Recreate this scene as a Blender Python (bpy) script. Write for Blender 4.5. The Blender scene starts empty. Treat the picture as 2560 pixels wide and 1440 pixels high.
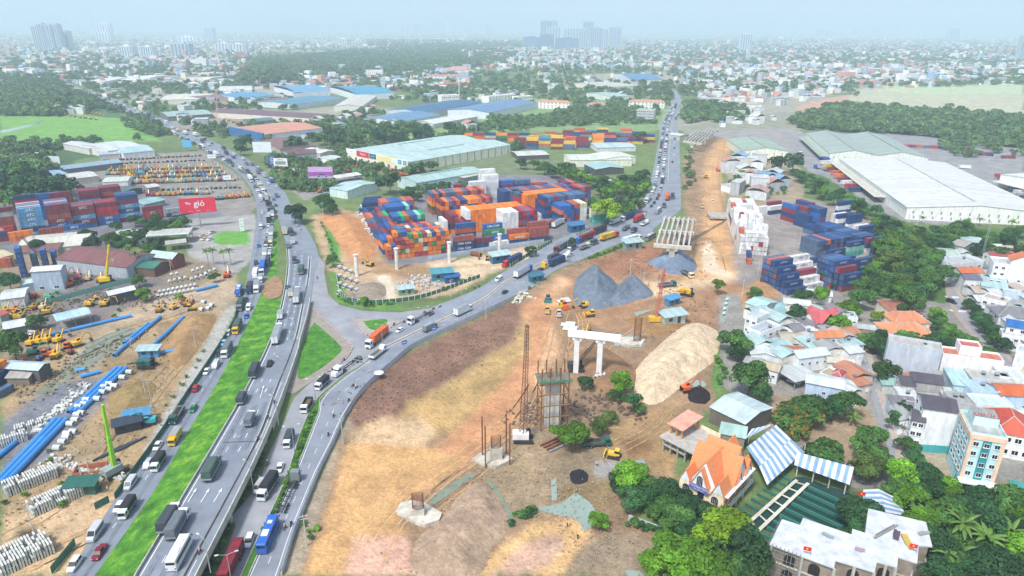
import bpy,bmesh,math,random
import numpy as np
from mathutils import Vector,Matrix
random.seed(11)
rng=np.random.default_rng(11)
SC=bpy.context.scene
COL=SC.collection
R=math.radians
# ---------------------------------------------------------------- camera
CAM_H=120.0
FPX=2560/36*24
TH=math.atan((720-64)/FPX)
ROLL=R(0.3)
_c,_s=math.cos(ROLL),math.sin(ROLL)
_r,_u,_f=Vector((1,0,0)),Vector((0,math.sin(TH),math.cos(TH))),Vector((0,math.cos(TH),-math.sin(TH)))
_X,_Y=_r*_c+_u*_s,-_r*_s+_u*_c
cd=bpy.data.cameras.new('camera')
cd.sensor_width,cd.lens,cd.clip_start,cd.clip_end=36,24,1,60000
cam=bpy.data.objects.new('camera',cd)
cam.matrix_world=Matrix(((_X.x,_Y.x,-_f.x,0),(_X.y,_Y.y,-_f.y,0),(_X.z,_Y.z,-_f.z,CAM_H),(0,0,0,1)))
COL.objects.link(cam)
SC.camera=cam
# ---------------------------------------------------------------- sky,sun,exposure
SUN_EL,SUN_AZ=R(56),R(215)            # azimuth from +Y clockwise
w=bpy.data.worlds.new('World')
SC.world=w
w.use_nodes=True
wn=w.node_tree
sky=wn.nodes.new('ShaderNodeTexSky')
sky.sky_type='NISHITA'
sky.sun_disc=False
sky.sun_elevation,sky.sun_rotation=SUN_EL,SUN_AZ
sky.air_density,sky.dust_density,sky.ozone_density,sky.altitude=1.0,2.5,1.5,0
hs=wn.nodes.new('ShaderNodeHueSaturation')
hs.inputs['Saturation'].default_value=0.8
wn.links.new(sky.outputs[0],hs.inputs['Color'])
wn.links.new(hs.outputs[0],wn.nodes['Background'].inputs[0])
wn.nodes['Background'].inputs[1].default_value=0.12
sl=bpy.data.lights.new('sun','SUN')
sl.energy,sl.angle,sl.color=2.3,R(9),(1.0,0.985,0.96)
so=bpy.data.objects.new('sun',sl)
_sd=Vector((math.sin(SUN_AZ)*math.cos(SUN_EL),math.cos(SUN_AZ)*math.cos(SUN_EL),math.sin(SUN_EL)))
so.rotation_euler=(-_sd).to_track_quat('-Z','Y').to_euler()
so.location=(0,0,400)
COL.objects.link(so)
SC.view_settings.view_transform='Standard'
SC.view_settings.look='None'
SC.view_settings.exposure=0.8
SC.view_settings.gamma=1
SC.cycles.max_bounces=5
SC.cycles.diffuse_bounces=2
SC.cycles.glossy_bounces=2
SC.cycles.transmission_bounces=2
SC.cycles.transparent_max_bounces=4
SC.cycles.volume_bounces=2
SC.cycles.use_denoising=True
SC.cycles.denoising_prefilter='NONE'
SC.cycles.use_adaptive_sampling=False
SC.cycles.caustics_reflective=SC.cycles.caustics_refractive=False
SC.render.use_persistent_data=False
# ---------------------------------------------------------------- pixel -> place
def P(x,y,z=0.0):
 """where the line of sight through photo pixel (x,y) meets height z"""
 u,v=(x-1280)/FPX,-(y-720)/FPX
 u,v=_c*u-_s*v,_s*u+_c*v
 dz=-math.sin(TH)+v*math.cos(TH)
 t=(z-CAM_H)/dz
 return Vector((u*t,(math.cos(TH)+v*math.sin(TH))*t,z))
def pix(X,Y,Z):
 """photo pixel of places (arrays)"""
 a=X
 b=Y*math.sin(TH)+(Z-CAM_H)*math.cos(TH)
 d=Y*math.cos(TH)-(Z-CAM_H)*math.sin(TH)
 u,v=a/d,b/d
 u,v=_c*u+_s*v,-_s*u+_c*v
 return 1280+u*FPX,720-v*FPX
# ---------------------------------------------------------------- materials
def lin(c):
 if isinstance(c,str):
  c=tuple(int(c[i:i+2],16)/255 for i in (0,2,4))
 return tuple(x/12.92 if x<=.04045 else ((x+.055)/1.055)**2.4 for x in c)
MATS={}
def M(hexc,rough=.65,var=.22,scale=.35,metal=0.0,stretch=None,jit=.12,bump=0,emit=0):
 """weathered paint/metal/concrete: colour with two scales of mottling"""
 key=(hexc,rough,var,scale,metal,stretch,jit,bump,emit)
 if key in MATS:
  return MATS[key]
 m=bpy.data.materials.new('surface_'+hexc)
 m.use_nodes=True
 n,l=m.node_tree.nodes,m.node_tree.links
 b=n['Principled BSDF']
 b.inputs['Roughness'].default_value=rough
 b.inputs['Metallic'].default_value=metal
 c=lin(hexc)
 tc=n.new('ShaderNodeTexCoord')
 src=tc.outputs['Object']
 if stretch:
  mp=n.new('ShaderNodeMapping')
  mp.inputs['Scale'].default_value=stretch
  l.new(src,mp.inputs[0])
  src=mp.outputs[0]
 nz=n.new('ShaderNodeTexNoise')
 nz.inputs['Scale'].default_value=scale
 nz.inputs['Detail'].default_value=7
 nz.inputs['Roughness'].default_value=.65
 l.new(src,nz.inputs['Vector'])
 mr=n.new('ShaderNodeMapRange')
 mr.inputs['From Min'].default_value,mr.inputs['From Max'].default_value=.3,.7
 mr.inputs['To Min'].default_value,mr.inputs['To Max'].default_value=1-var,1+var*.8
 l.new(nz.outputs['Fac'],mr.inputs['Value'])
 oi=n.new('ShaderNodeObjectInfo')
 mj=n.new('ShaderNodeMapRange')
 mj.inputs['To Min'].default_value,mj.inputs['To Max'].default_value=1-jit,1+jit
 l.new(oi.outputs['Random'],mj.inputs['Value'])
 mu=n.new('ShaderNodeMath')
 mu.operation='MULTIPLY'
 l.new(mr.outputs[0],mu.inputs[0])
 l.new(mj.outputs[0],mu.inputs[1])
 sc=n.new('ShaderNodeVectorMath')
 sc.operation='SCALE'
 sc.inputs[0].default_value=c
 l.new(mu.outputs[0],sc.inputs['Scale'])
 l.new(sc.outputs[0],b.inputs['Base Color'])
 if bump:
  bp=n.new('ShaderNodeBump')
  bp.inputs['Strength'].default_value=bump
  bp.inputs['Distance'].default_value=.3
  l.new(nz.outputs['Fac'],bp.inputs['Height'])
  l.new(bp.outputs[0],b.inputs['Normal'])
 MATS[key]=m
 return m
def glass(hexc='1d2a35'):
 return M(hexc,rough=.12,var=.1,jit=.2)
def attr_mat(name,rough=.8,var=.25,scales=(.05,.6),bump=0,bscale=1.5,contrast=None):
 """colour from the mesh's own 'Col' layer,mottled"""
 m=bpy.data.materials.new(name)
 m.use_nodes=True
 n,l=m.node_tree.nodes,m.node_tree.links
 b=n['Principled BSDF']
 b.inputs['Roughness'].default_value=rough
 b.inputs['Specular IOR Level'].default_value=.2
 at=n.new('ShaderNodeAttribute')
 at.attribute_name='Col'
 geo=n.new('ShaderNodeNewGeometry')
 cur=None
 for s in scales:
  nz=n.new('ShaderNodeTexNoise')
  nz.inputs['Scale'].default_value=s
  nz.inputs['Detail'].default_value=8
  nz.inputs['Roughness'].default_value=.7
  l.new(geo.outputs['Position'],nz.inputs['Vector'])
  mr=n.new('ShaderNodeMapRange')
  mr.inputs['From Min'].default_value,mr.inputs['From Max'].default_value=.3,.7
  mr.inputs['To Min'].default_value,mr.inputs['To Max'].default_value=1-var,1+var
  l.new(nz.outputs['Fac'],mr.inputs['Value'])
  if cur is None:
   cur=mr.outputs[0]
  else:
   mu=n.new('ShaderNodeMath')
   mu.operation='MULTIPLY'
   l.new(cur,mu.inputs[0])
   l.new(mr.outputs[0],mu.inputs[1])
   cur=mu.outputs[0]
 sc=n.new('ShaderNodeVectorMath')
 sc.operation='SCALE'
 l.new(at.outputs['Color'],sc.inputs[0])
 l.new(cur,sc.inputs['Scale'])
 l.new(sc.outputs[0],b.inputs['Base Color'])
 if bump:
  nb=n.new('ShaderNodeTexNoise')
  nb.inputs['Scale'].default_value=bscale
  nb.inputs['Detail'].default_value=6
  l.new(geo.outputs['Position'],nb.inputs['Vector'])
  bp=n.new('ShaderNodeBump')
  bp.inputs['Strength'].default_value=bump
  bp.inputs['Distance'].default_value=.4
  l.new(nb.outputs['Fac'],bp.inputs['Height'])
  l.new(bp.outputs[0],b.inputs['Normal'])
 return m
# ---------------------------------------------------------------- mesh building
class MB:
 """collects faces,then becomes ONE mesh"""
 def __init__(s):
  s.v,s.f,s.m,s.mats=[],[],[],[]
 def mi(s,mat):
  if mat not in s.mats:
   s.mats.append(mat)
  return s.mats.index(mat)
 def face(s,pts,mat):
  i=len(s.v)
  s.v+=[tuple(p) for p in pts]
  s.f.append(tuple(range(i,i+len(pts))))
  s.m.append(s.mi(mat))
  return s
 def box(s,c,d,mat,rz=0,top=None,taper=None,rx=0):
  """box centred on c (x,y,z) with size d; taper scales the top"""
  tx,ty=taper or (1,1)
  cs,sn=math.cos(rz),math.sin(rz)
  i=len(s.v)
  for k in (-1,1):
   for (a,b) in ((-1,-1),(1,-1),(1,1),(-1,1)):
    x,y,z=a*d[0]/2*(tx if k>0 else 1),b*d[1]/2*(ty if k>0 else 1),k*d[2]/2
    if rx:
     y,z=y*math.cos(rx)-z*math.sin(rx),y*math.sin(rx)+z*math.cos(rx)
    s.v.append((c[0]+x*cs-y*sn,c[1]+x*sn+y*cs,c[2]+z))
  a=s.mi(mat)
  t=s.mi(top) if top else a
  for f,k in (((0,3,2,1),a),((4,5,6,7),t),((0,1,5,4),a),((1,2,6,5),a),((2,3,7,6),a),((3,0,4,7),a)):
   s.f.append(tuple(i+q for q in f))
   s.m.append(k)
  return s
 def tube(s,p,q,r0,mat,r1=None,n=8,cap=True):
  p,q=Vector(p),Vector(q)
  r1=r0 if r1 is None else r1
  d=(q-p).normalized()
  a=d.orthogonal().normalized()
  b=d.cross(a)
  i=len(s.v)
  for c,r in ((p,r0),(q,r1)):
   for k in range(n):
    t=2*math.pi*k/n
    s.v.append(tuple(c+(a*math.cos(t)+b*math.sin(t))*r))
  k0=s.mi(mat)
  for k in range(n):
   j=(k+1)%n
   s.f.append((i+k,i+j,i+n+j,i+n+k))
   s.m.append(k0)
  if cap:
   s.f.append(tuple(i+k for k in range(n))[::-1])
   s.f.append(tuple(i+n+k for k in range(n)))
   s.m+=[k0,k0]
  return s
 def ring(s,p,q,r,th,mat,n=14):
  """hollow pipe"""
  p,q=Vector(p),Vector(q)
  d=(q-p).normalized()
  a=d.orthogonal().normalized()
  b=d.cross(a)
  i=len(s.v)
  for c,rr in ((p,r),(q,r),(q,r-th),(p,r-th)):
   for k in range(n):
    t=2*math.pi*k/n
    s.v.append(tuple(c+(a*math.cos(t)+b*math.sin(t))*rr))
  k0=s.mi(mat)
  for e in range(4):
   for k in range(n):
    j=(k+1)%n
    e2=(e+1)%4
    s.f.append((i+e*n+k,i+e*n+j,i+e2*n+j,i+e2*n+k))
    s.m.append(k0)
  return s
 def bar(s,p,q,wd,mat,ht=None):
  return s.tube(p,q,wd*.7,mat,n=4)
 def prism(s,pts,z0,z1,mat,top=None):
  """upright prism over a polygon of (x,y)"""
  n=len(pts)
  ar=sum(pts[i][0]*pts[(i+1)%n][1]-pts[(i+1)%n][0]*pts[i][1] for i in range(n))
  if ar<0:
   pts=pts[::-1]
  i=len(s.v)
  s.v+=[(p[0],p[1],z0) for p in pts]+[(p[0],p[1],z1) for p in pts]
  a=s.mi(mat)
  t=s.mi(top) if top else a
  s.f.append(tuple(range(i+n,i+2*n)))
  s.m.append(t)
  s.f.append(tuple(range(i,i+n))[::-1])
  s.m.append(a)
  for k in range(n):
   j=(k+1)%n
   s.f.append((i+k,i+j,i+n+j,i+n+k))
   s.m.append(a)
  return s
 def lattice(s,p,q,wd,mat,seg=10,t=.06,wd1=None):
  """square lattice mast between two points"""
  p,q=Vector(p),Vector(q)
  wd1=wd if wd1 is None else wd1
  d=(q-p).normalized()
  a=d.orthogonal().normalized()
  b=d.cross(a)
  cs=[(1,1),(-1,1),(-1,-1),(1,-1)]
  def pt(k,c):
   f=k/seg
   h=(wd+(wd1-wd)*f)/2
   return p.lerp(q,f)+a*c[0]*h+b*c[1]*h
  for c in cs:
   s.tube(pt(0,c),pt(seg,c),t,mat,n=3,cap=False)
  for k in range(seg):
   for e in range(4):
    s.tube(pt(k,cs[e]),pt(k+1,cs[(e+1)%4]),t*.6,mat,n=3,cap=False)
  return s
 def mesh(s,name,smooth=False):
  me=bpy.data.meshes.new(name)
  me.from_pydata(s.v,[],s.f)
  for m in s.mats:
   me.materials.append(m)
  me.polygons.foreach_set('material_index',s.m)
  if smooth:
   me.polygons.foreach_set('use_smooth',[True]*len(s.f))
  me.update()
  return me
 def build(s,name,parent=None,**kw):
  return ob(name,s.mesh(name),parent,**kw)
def ob(name,me,parent=None,loc=None,rz=0,label=None,cat=None,group=None,kind=None):
 o=bpy.data.objects.new(name,me)
 COL.objects.link(o)
 if parent:
  o.parent=parent
 if loc is not None:
  o.location=loc
 if rz:
  o.rotation_euler=(0,0,rz)
 tag(o,label,cat,group,kind)
 return o
def tag(o,label=None,cat=None,group=None,kind=None):
 if label: o['label']=label
 if cat: o['category']=cat
 if group: o['group']=group
 if kind: o['kind']=kind
 return o
def thing(name,label,cat,loc=(0,0,0),rz=0,group=None):
 return ob(name,None,None,loc,rz,label,cat,group)
def spawn(proto,label,loc,rz=0,group=None,scale=1):
 """a thing from a list of parts (name,mesh,[sub-parts]); meshes are shared"""
 name,cat,parts=proto
 if not isinstance(parts,list):
  o=ob(name,parts,None,loc,rz,label,cat,group)
  o.scale=(scale,)*3
  return o
 t=thing(name,label,cat,loc,rz,group)
 t.scale=(scale,)*3
 for p in parts:
  c=ob(p[0],p[1],t,loc=p[3] if len(p)>3 else None)
  if len(p)>2 and p[2]:
   for q in p[2]:
    ob(q[0],q[1],c)
 return t
def grid_mesh(name,V,F,mats,col=None,smooth=True,fm=None):
 me=bpy.data.meshes.new(name)
 V,F=np.asarray(V,np.float32),np.asarray(F,np.int32)
 me.vertices.add(len(V))
 me.vertices.foreach_set('co',V.ravel())
 k=F.shape[1]
 me.loops.add(F.size)
 me.loops.foreach_set('vertex_index',F.ravel())
 me.polygons.add(len(F))
 me.polygons.foreach_set('loop_start',np.arange(0,F.size,k,dtype=np.int32))
 me.polygons.foreach_set('use_smooth',np.full(len(F),bool(smooth)))
 for m in (mats if isinstance(mats,(list,tuple)) else [mats]):
  me.materials.append(m)
 if fm is not None:
  me.polygons.foreach_set('material_index',np.asarray(fm,np.int32))
 if col is not None:
  at=me.color_attributes.new('Col','FLOAT_COLOR','POINT')
  c4=np.ones((len(V),4),np.float32)
  c4[:,:3]=col
  at.data.foreach_set('color',c4.ravel())
 me.update(calc_edges=True)
 me.validate()
 return me
# smooth value noise for numpy arrays
def vnoise(x,y,seed=0,octv=4,gain=.5):
 out=np.zeros(np.broadcast(x,y).shape)
 amp,tot=1.,0.
 for o in range(octv):
  xi,yi=np.floor(x),np.floor(y)
  fx,fy=x-xi,y-yi
  fx,fy=fx*fx*(3-2*fx),fy*fy*(3-2*fy)
  def h(a,b):
   t=np.sin(a*127.1+b*311.7+(seed+o*17)*74.7)*43758.5453
   return t-np.floor(t)
  out+=amp*((h(xi,yi)*(1-fx)+h(xi+1,yi)*fx)*(1-fy)+(h(xi,yi+1)*(1-fx)+h(xi+1,yi+1)*fx)*fy)
  tot+=amp
  amp *= gain
  x,y=x*2.03+5.1,y*2.03+9.7
 return out/tot
def inpoly(X,Y,poly):
 ins=np.zeros(X.shape,bool)
 n=len(poly)
 for i in range(n):
  x0,y0=poly[i]
  x1,y1=poly[(i+1)%n]
  if y0==y1:
   continue
  c=((y0>Y) != (y1>Y)) & (X<(x1-x0)*(Y-y0)/(y1-y0)+x0)
  ins ^= c
 return ins
def smooth_line(pts,step=8.):
 """Catmull-Rom through points (tuples of any length)"""
 pts=[np.array(p,float) for p in pts]
 out=[]
 for i in range(len(pts)-1):
  a,b,c,d=pts[max(i-1,0)],pts[i],pts[i+1],pts[min(i+2,len(pts)-1)]
  n=max(1,int(np.linalg.norm((c-b)[:2])/step))
  for k in range(n):
   t=k/n
   out.append(.5*(2*b+(c-a)*t+(2*a-5*b+4*c-d)*t*t+(3*b-a-3*c+d)*t**3))
 out.append(pts[-1])
 return out
# ================================================================ ground
GREEN,DIRT,PAVE='5f7a3c','9a8262','8c8a86'
LAYERS=[  # (photo outline,colour,raggedness in px,roughness amplitude m)
 ([(0,285),(110,268),(240,292),(345,300),(395,340),(400,352),(230,358),(0,374)],'6fa046',3,0),
 ([(0,215),(160,225),(260,262),(330,300),(110,270),(0,290)],'4f7048',3,0),
 ([(0,372),(230,358),(330,380),(190,400),(90,480),(0,500)],'48663c',3,0),
 ([(2150,222),(2560,212),(2560,285),(2380,284),(2200,262),(2110,250)],'adae90',3,0),
 ([(2200,212),(2560,200),(2560,232),(2330,236),(2220,226)],'a9b98e',2,0),
 ([(1980,275),(2030,250),(2130,236),(2110,256),(2040,276)],'b9957a',4,0),
 ([(1700,318),(1860,290),(1960,280),(2060,285),(1960,330),(1720,345)],'8b8d78',3,0),
 ([(1200,245),(1680,250),(1640,330),(1200,330)],'79965c',4,0),
 ([(780,320),(1160,310),(1180,345),(880,372),(780,350)],'7f9a58',3,0),
 ([(380,300),(640,270),(880,290),(640,330),(460,340)],'8f8a7d',3,0),
 ([(640,340),(880,345),(1300,380),(1500,420),(1600,480),(1480,500),(900,480),(720,490),(660,420)],'6f7c56',4,0),
 ([(690,400),(880,395),(930,430),(870,470),(760,500),(690,440)],'8b8783',3,0),
 ([(130,425),(330,385),(505,378),(600,440),(645,515),(610,548),(440,522),(330,472),(200,470)],'8a857d',2,0),
 ([(0,480),(330,452),(540,525),(600,560),(480,565),(300,605),(0,645)],'76757a',2,0),
 ([(470,548),(640,535),(640,640),(585,690),(470,640)],'9b9994',3,0),
 ([(530,590),(560,580),(625,575),(620,612),(540,612)],'63a03a',2,0),
 ([(0,640),(120,600),(480,640),(600,690),(590,780),(420,830),(200,1000),(0,1090)],'8a7c68',5,.15),
 ([(180,690),(400,690),(420,705),(300,780),(120,850),(60,800)],'757071',5,.1),
 ([(330,770),(590,680),(600,745),(520,785),(340,832),(180,882),(150,868)],'b3a086',4,.05),
 ([(0,900),(300,812),(480,780),(570,770),(545,860),(400,1080),(275,1300),(165,1440),(0,1440)],'a38b66',6,.3),
 ([(225,845),(300,820),(345,845),(240,915),(150,950),(120,960),(190,880)],'a09a84',5,.1),
 ([(250,900),(420,870),(380,940),(310,1080),(240,1100),(300,960)],'8a7451',6,.3),
 ([(420,800),(530,785),(470,900),(380,920)],'9a7d57',5,.3),
 ([(0,1060),(130,960),(330,925),(180,1090),(60,1220),(0,1240)],'6d7480',3,.05),
 ([(60,1180),(300,1060),(300,1180),(190,1280),(60,1310),(0,1330),(0,1240)],'9d8765',6,.3),
 ([(0,1300),(140,1250),(210,1235),(300,1235),(215,1375),(165,1440),(0,1440)],'c3a680',6,.15),
 ([(40,1330),(90,1325),(110,1350),(60,1365)],'5e5145',4,0),
 ([(580,760),(592,770),(545,865),(470,990),(410,1080),(362,1130),(470,935),(545,805)],'a5a39b',2,0),
 # middle triangle and yard
 ([(770,540),(850,518),(925,545),(960,650),(1000,672),(1340,610),(1360,640),(1220,690),(1130,738),(980,756),(850,752),(815,680)],'b99d7c',4,.1),
 ([(795,540),(885,530),(930,590),(950,645),(880,658),(835,600)],'b8865a',4,.3),
 ([(920,650),(1100,640),(1220,650),(1080,690),(940,690)],'a3825c',5,.2),
 ([(1060,655),(1330,620),(1350,640),(1200,692),(1130,725),(1100,690)],'d3bc9a',4,.1),
 ([(945,690),(975,690),(990,745),(955,748)],'cfbfa6',2,0),
 ([(870,715),(960,700),(965,748),(880,750)],'8b8578',4,.2),
 ([(815,560),(832,570),(850,650),(830,665)],'4e9035',3,0),
 ([(825,680),(850,690),(870,750),(900,765),(1000,760),(1010,775),(900,772),(840,755)],'5f8a3c',4,0),
 ([(895,515),(1080,478),(1180,438),(1450,438),(1510,560),(1380,602),(1335,612),(1000,665),(968,655)],'7b7a7d',2,0),
 # main works
 ([(690,1440),(755,1290),(850,1080),(900,965),(1000,885),(1290,742),(1400,668),(1480,640),(1640,600),(1720,560),(1702,500),(1705,400),(1740,350),(1820,335),(1852,345),(1805,420),(1830,520),(1850,660),(1905,700),(1850,720),(1830,800),(1790,850),(1780,960),(1800,1020),(1700,1060),(1690,1200),(1560,1250),(1640,1330),(1650,1440)],'94795c',5,.3),
 ([(700,1440),(745,1300),(835,1100),(870,1030),(880,1060),(850,1110),(800,1290),(745,1440)],'a39681',4,.1),
 ([(890,990),(920,950),(990,893),(1130,824),(1295,748),(1312,775),(1280,850),(1220,882),(1100,962),(1012,1012),(1000,1047),(940,1057),(882,1078),(878,1040)],'7d5c4c',7,.5),
 ([(1310,772),(1372,760),(1382,820),(1335,930),(1200,1052),(1070,1102),(880,1102),(900,1062),(1000,1047),(1012,1012),(1110,962),(1230,882),(1290,850)],'b3945f',7,.25),
 ([(875,1078),(960,1045),(1062,1050),(1095,1085),(1060,1112),(868,1106)],'cfb088',6,.25),
 ([(1305,765),(1400,700),(1432,690),(1392,800),(1335,950),(1302,1050),(1180,1152),(1000,1262),(960,1200),(1100,1112),(1250,962),(1330,862)],'c48e63',5,.12),
 ([(866,1106),(1062,1113),(1180,1152),(1032,1240),(992,1282),(1022,1352),(1035,1440),(755,1440),(800,1322),(850,1190)],'c79c66',4,.05),
 ([(1390,690),(1420,690),(1415,740),(1380,800),(1400,880),(1350,1000),(1335,950),(1380,800)],'cfa57c',4,.1),
 ([(880,1345),(960,1335),(1022,1345),(1042,1440),(855,1440)],'cfa48c',8,.05),
 ([(1170,1440),(1250,1370),(1330,1302),(1440,1288),(1482,1330),(1430,1400),(1390,1440)],'cfa872',6,.1),
 ([(1230,1440),(1290,1370),(1390,1330),(1420,1360),(1350,1420),(1330,1440)],'cfa88f',6,.05),
 ([(1400,1440),(1490,1342),(1560,1330),(1640,1355),(1660,1440)],'8d7d66',7,.3),
 ([(1180,1150),(1330,1060),(1440,1090),(1540,1160),(1440,1230),(1340,1290),(1260,1290),(1210,1200)],'8f7d62',7,.3),
 ([(1440,1190),(1520,1180),(1540,1230),(1500,1290),(1400,1240)],'83714c',7,.3),
 ([(1480,690),(1660,640),(1700,690),(1900,680),(1870,765),(1800,808),(1640,845),(1450,805),(1390,740)],'a07a58',7,.3),
 ([(1480,645),(1640,610),(1700,660),(1560,690),(1480,680)],'9a6a4c',6,.3),
 ([(1700,720),(1760,590),(1755,460),(1770,380),(1812,345),(1850,340),(1822,380),(1802,460),(1812,560),(1842,660),(1850,690)],'c89c6b',5,.12),
 ([(1755,620),(1775,600),(1790,660),(1830,690),(1760,680)],'d9c3a4',4,0),
 ([(1540,700),(1660,705),(1850,685),(1900,672),(1900,690),(1800,708),(1700,735),(1600,745)],'d0b48f',4,.08),
 ([(1500,830),(1640,850),(1640,930),(1580,1000),(1440,960),(1440,880)],'91765a',7,.35),
 ([(1540,1060),(1690,1000),(1700,1080),(1680,1190),(1560,1150),(1480,1110)],'a08358',7,.25),
 ([(1545,1110),(1600,1090),(1640,1120),(1580,1150)],'7a5a38',6,.15),
 ([(1480,1150),(1560,1150),(1560,1190),(1490,1200)],'9f9e9c',6,.1),
 ([(1805,850),(1830,880),(1800,990),(1780,960)],'5d8a3e',4,0),
 ([(1470,600),(1560,590),(1500,640),(1470,650)],'5c8a3a',3,0),
 # right side
 ([(1830,520),(1985,490),(2195,530),(2210,720),(1960,762),(1838,705)],'8f8985',3,.05),
 ([(1700,330),(1960,320),(2060,345),(2010,400),(1940,410),(1850,350)],'93908c',3,0),
 ([(1960,335),(2300,330),(2560,375),(2560,560),(2280,560),(2060,470),(2000,405)],'8d8c8c',2,0),
 ([(1810,400),(1960,390),(2000,420),(2010,500),(1980,520),(1830,525)],'9a8b72',4,0),
 ([(1960,420),(2060,440),(2190,520),(2290,570),(2560,575),(2560,600),(2400,640),(2380,760),(2140,760),(2200,560)],'4f6f35',4,0),
 ([(1800,740),(2160,740),(2380,760),(2560,720),(2560,1200),(2260,1200),(2140,1230),(1800,960)],'8b8880',3,0),
 ([(1880,980),(2140,985),(2230,1100),(2170,1180),(2000,1110),(1900,1080)],'97836a',5,.1),
 ([(1640,1320),(1900,1240),(2140,1220),(2330,1230),(2560,1230),(2560,1440),(1640,1440)],'3f5a2a',5,.1),
 ([(2270,1120),(2380,1120),(2390,1210),(2290,1210)],'a3967c',3,0),
 ([(2380,1190),(2520,1200),(2540,1260),(2420,1250)],'8a7d6e',3,0),
]
nr,na=780,440
rr=68*np.exp(np.linspace(0,math.log(14000/68),nr))
aa=np.radians(np.linspace(-49,49,na))
GX,GY=(rr[:,None]*np.sin(aa)[None]).ravel(),(rr[:,None]*np.cos(aa)[None]).ravel()
px_,py_=pix(GX,GY,np.zeros_like(GX))
n1,n2=vnoise(GX*.02,GY*.02,1,5),vnoise(GX*.15,GY*.15,2,4)
col=np.array(lin('66784a'))[None]*(.75+.5*n1[:,None])
urb=np.clip((vnoise(GX*.004,GY*.004,5,4)-.46)*9,0,1)[:,None]*(py_[:,None]<330)
col=col*(1-urb*.8)+urb*.8*np.array(lin('a09c90'))[None]*(.8+.4*n2[:,None])
amp=np.zeros(len(GX))
wx=(vnoise(GX*.22,GY*.22,7,4)-.5)*2
wy=(vnoise(GX*.22,GY*.22,8,4)-.5)*2
for poly,hx,rag,am in LAYERS:
 pa=np.array(poly)
 x0,y0=pa.min(0)-rag-2
 x1,y1=pa.max(0)+rag+2
 ix=np.where((px_>x0) & (px_<x1) & (py_>y0) & (py_<y1))[0]
 if not len(ix):
  continue
 k=rag*2.2 if am else rag
 m=inpoly(px_[ix]+wx[ix]*k,py_[ix]+wy[ix]*k*.7,poly)
 ii=ix[m]
 c=np.array(lin(hx))
 c=(c*.9+np.array(lin('bca792'))*.1)*.92 if am else c*.9+c.mean()*.1
 v=.82+.36*n2[ii,None]
 col[ii]=c[None]*v
 amp[ii]=am
# soft transitions between kinds of earth,then finer tone
c3,a2=col.reshape(nr,na,3),(amp>0).reshape(nr,na,1)
for _ in range(3):
 m=c3.copy()
 m[1:-1,1:-1]=(c3[:-2,1:-1]+c3[2:,1:-1]+c3[1:-1,:-2]+c3[1:-1,2:]+c3[1:-1,1:-1])/5
 c3=np.where(a2,m,c3)
col=c3.reshape(-1,3)
n4,n5=vnoise(GX*.12,GY*.12,31,5,.65),vnoise(GX*.5,GY*.5,33,4,.7)
k4=(amp>0)[:,None]
col=np.where(k4,col*(.72+.56*n4[:,None])*(.76+.48*n5[:,None])*(1+(n4[:,None]-.5)*np.array([.1,0,-.1])),col)
gz=-(np.abs(vnoise(GX*.35,GY*.35,21,5,.6)-.5)*3.2*amp)-.02
V=np.stack([GX,GY,gz],1)
i0=(np.arange(nr-1)[:,None]*na+np.arange(na-1)[None]).ravel()
Fq=np.stack([i0,i0+1,i0+na+1,i0+na],1)[:,::-1]
gm=attr_mat('ground_soil',rough=.95,var=.26,scales=(.09,.8,3.),bump=1.,bscale=1.1)
ob('ground',grid_mesh('ground',V,Fq,gm,col),kind='structure')
# ================================================================ roads
ASPH=M('7d8590',rough=.85,var=.2,scale=.12,jit=.03)
ASPH2=M('848b95',rough=.85,var=.22,scale=.12,jit=.03)
ASPH3=M('909297',rough=.9,var=.24,scale=.1,jit=.03)
WHITE_PAINT=M('dfe2e2',rough=.6,var=.12,scale=.8)
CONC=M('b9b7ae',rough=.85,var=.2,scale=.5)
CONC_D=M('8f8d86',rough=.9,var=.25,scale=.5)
def turf(name,cs,scale):
 m=M(cs[1],rough=.95,var=.35,scale=2.5,jit=0,bump=1.)
 m=m.copy()
 m.name=name
 n,l=m.node_tree.nodes,m.node_tree.links
 nz,rp,tc=n.new('ShaderNodeTexNoise'),n.new('ShaderNodeValToRGB'),n.new('ShaderNodeTexCoord')
 nz.inputs['Scale'].default_value,nz.inputs['Detail'].default_value,nz.inputs['Roughness'].default_value=scale,9,.72
 for k,(q,c) in enumerate(zip((.33,.5,.6,.72),cs)):
  e=rp.color_ramp.elements[k] if k<2 else rp.color_ramp.elements.new(q)
  e.position,e.color=q,(*lin(c),1)
 l.new(tc.outputs['Object'],nz.inputs['Vector'])
 l.new(nz.outputs['Fac'],rp.inputs['Fac'])
 sc=[q for q in n if q.type=='VECT_MATH'][0]
 l.new(rp.outputs['Color'],sc.inputs[0])
 return m
GRASS_MAT=turf('grass',('2a5a0e','47851a','6aa01e','a09a58'),.22)
def resample(pts,n):
 d=np.r_[0,np.cumsum([np.linalg.norm((np.array(b)-np.array(a))[:2]) for a,b in zip(pts,pts[1:])])]
 t=np.linspace(0,d[-1],n)
 a=np.array([tuple(p) for p in pts])
 return np.stack([np.interp(t,d,a[:,k]) for k in range(a.shape[1])],1)
def W(pts,z=0.,smooth=True,step=6):
 """photo polyline -> places; a point may carry its own height as third value"""
 p=[(q[0],q[1],q[2] if len(q)>2 else z) for q in pts]
 w3=[tuple(P(*q)) for q in p]
 return [Vector(q) for q in (smooth_line(w3,step) if smooth else w3)]
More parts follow.
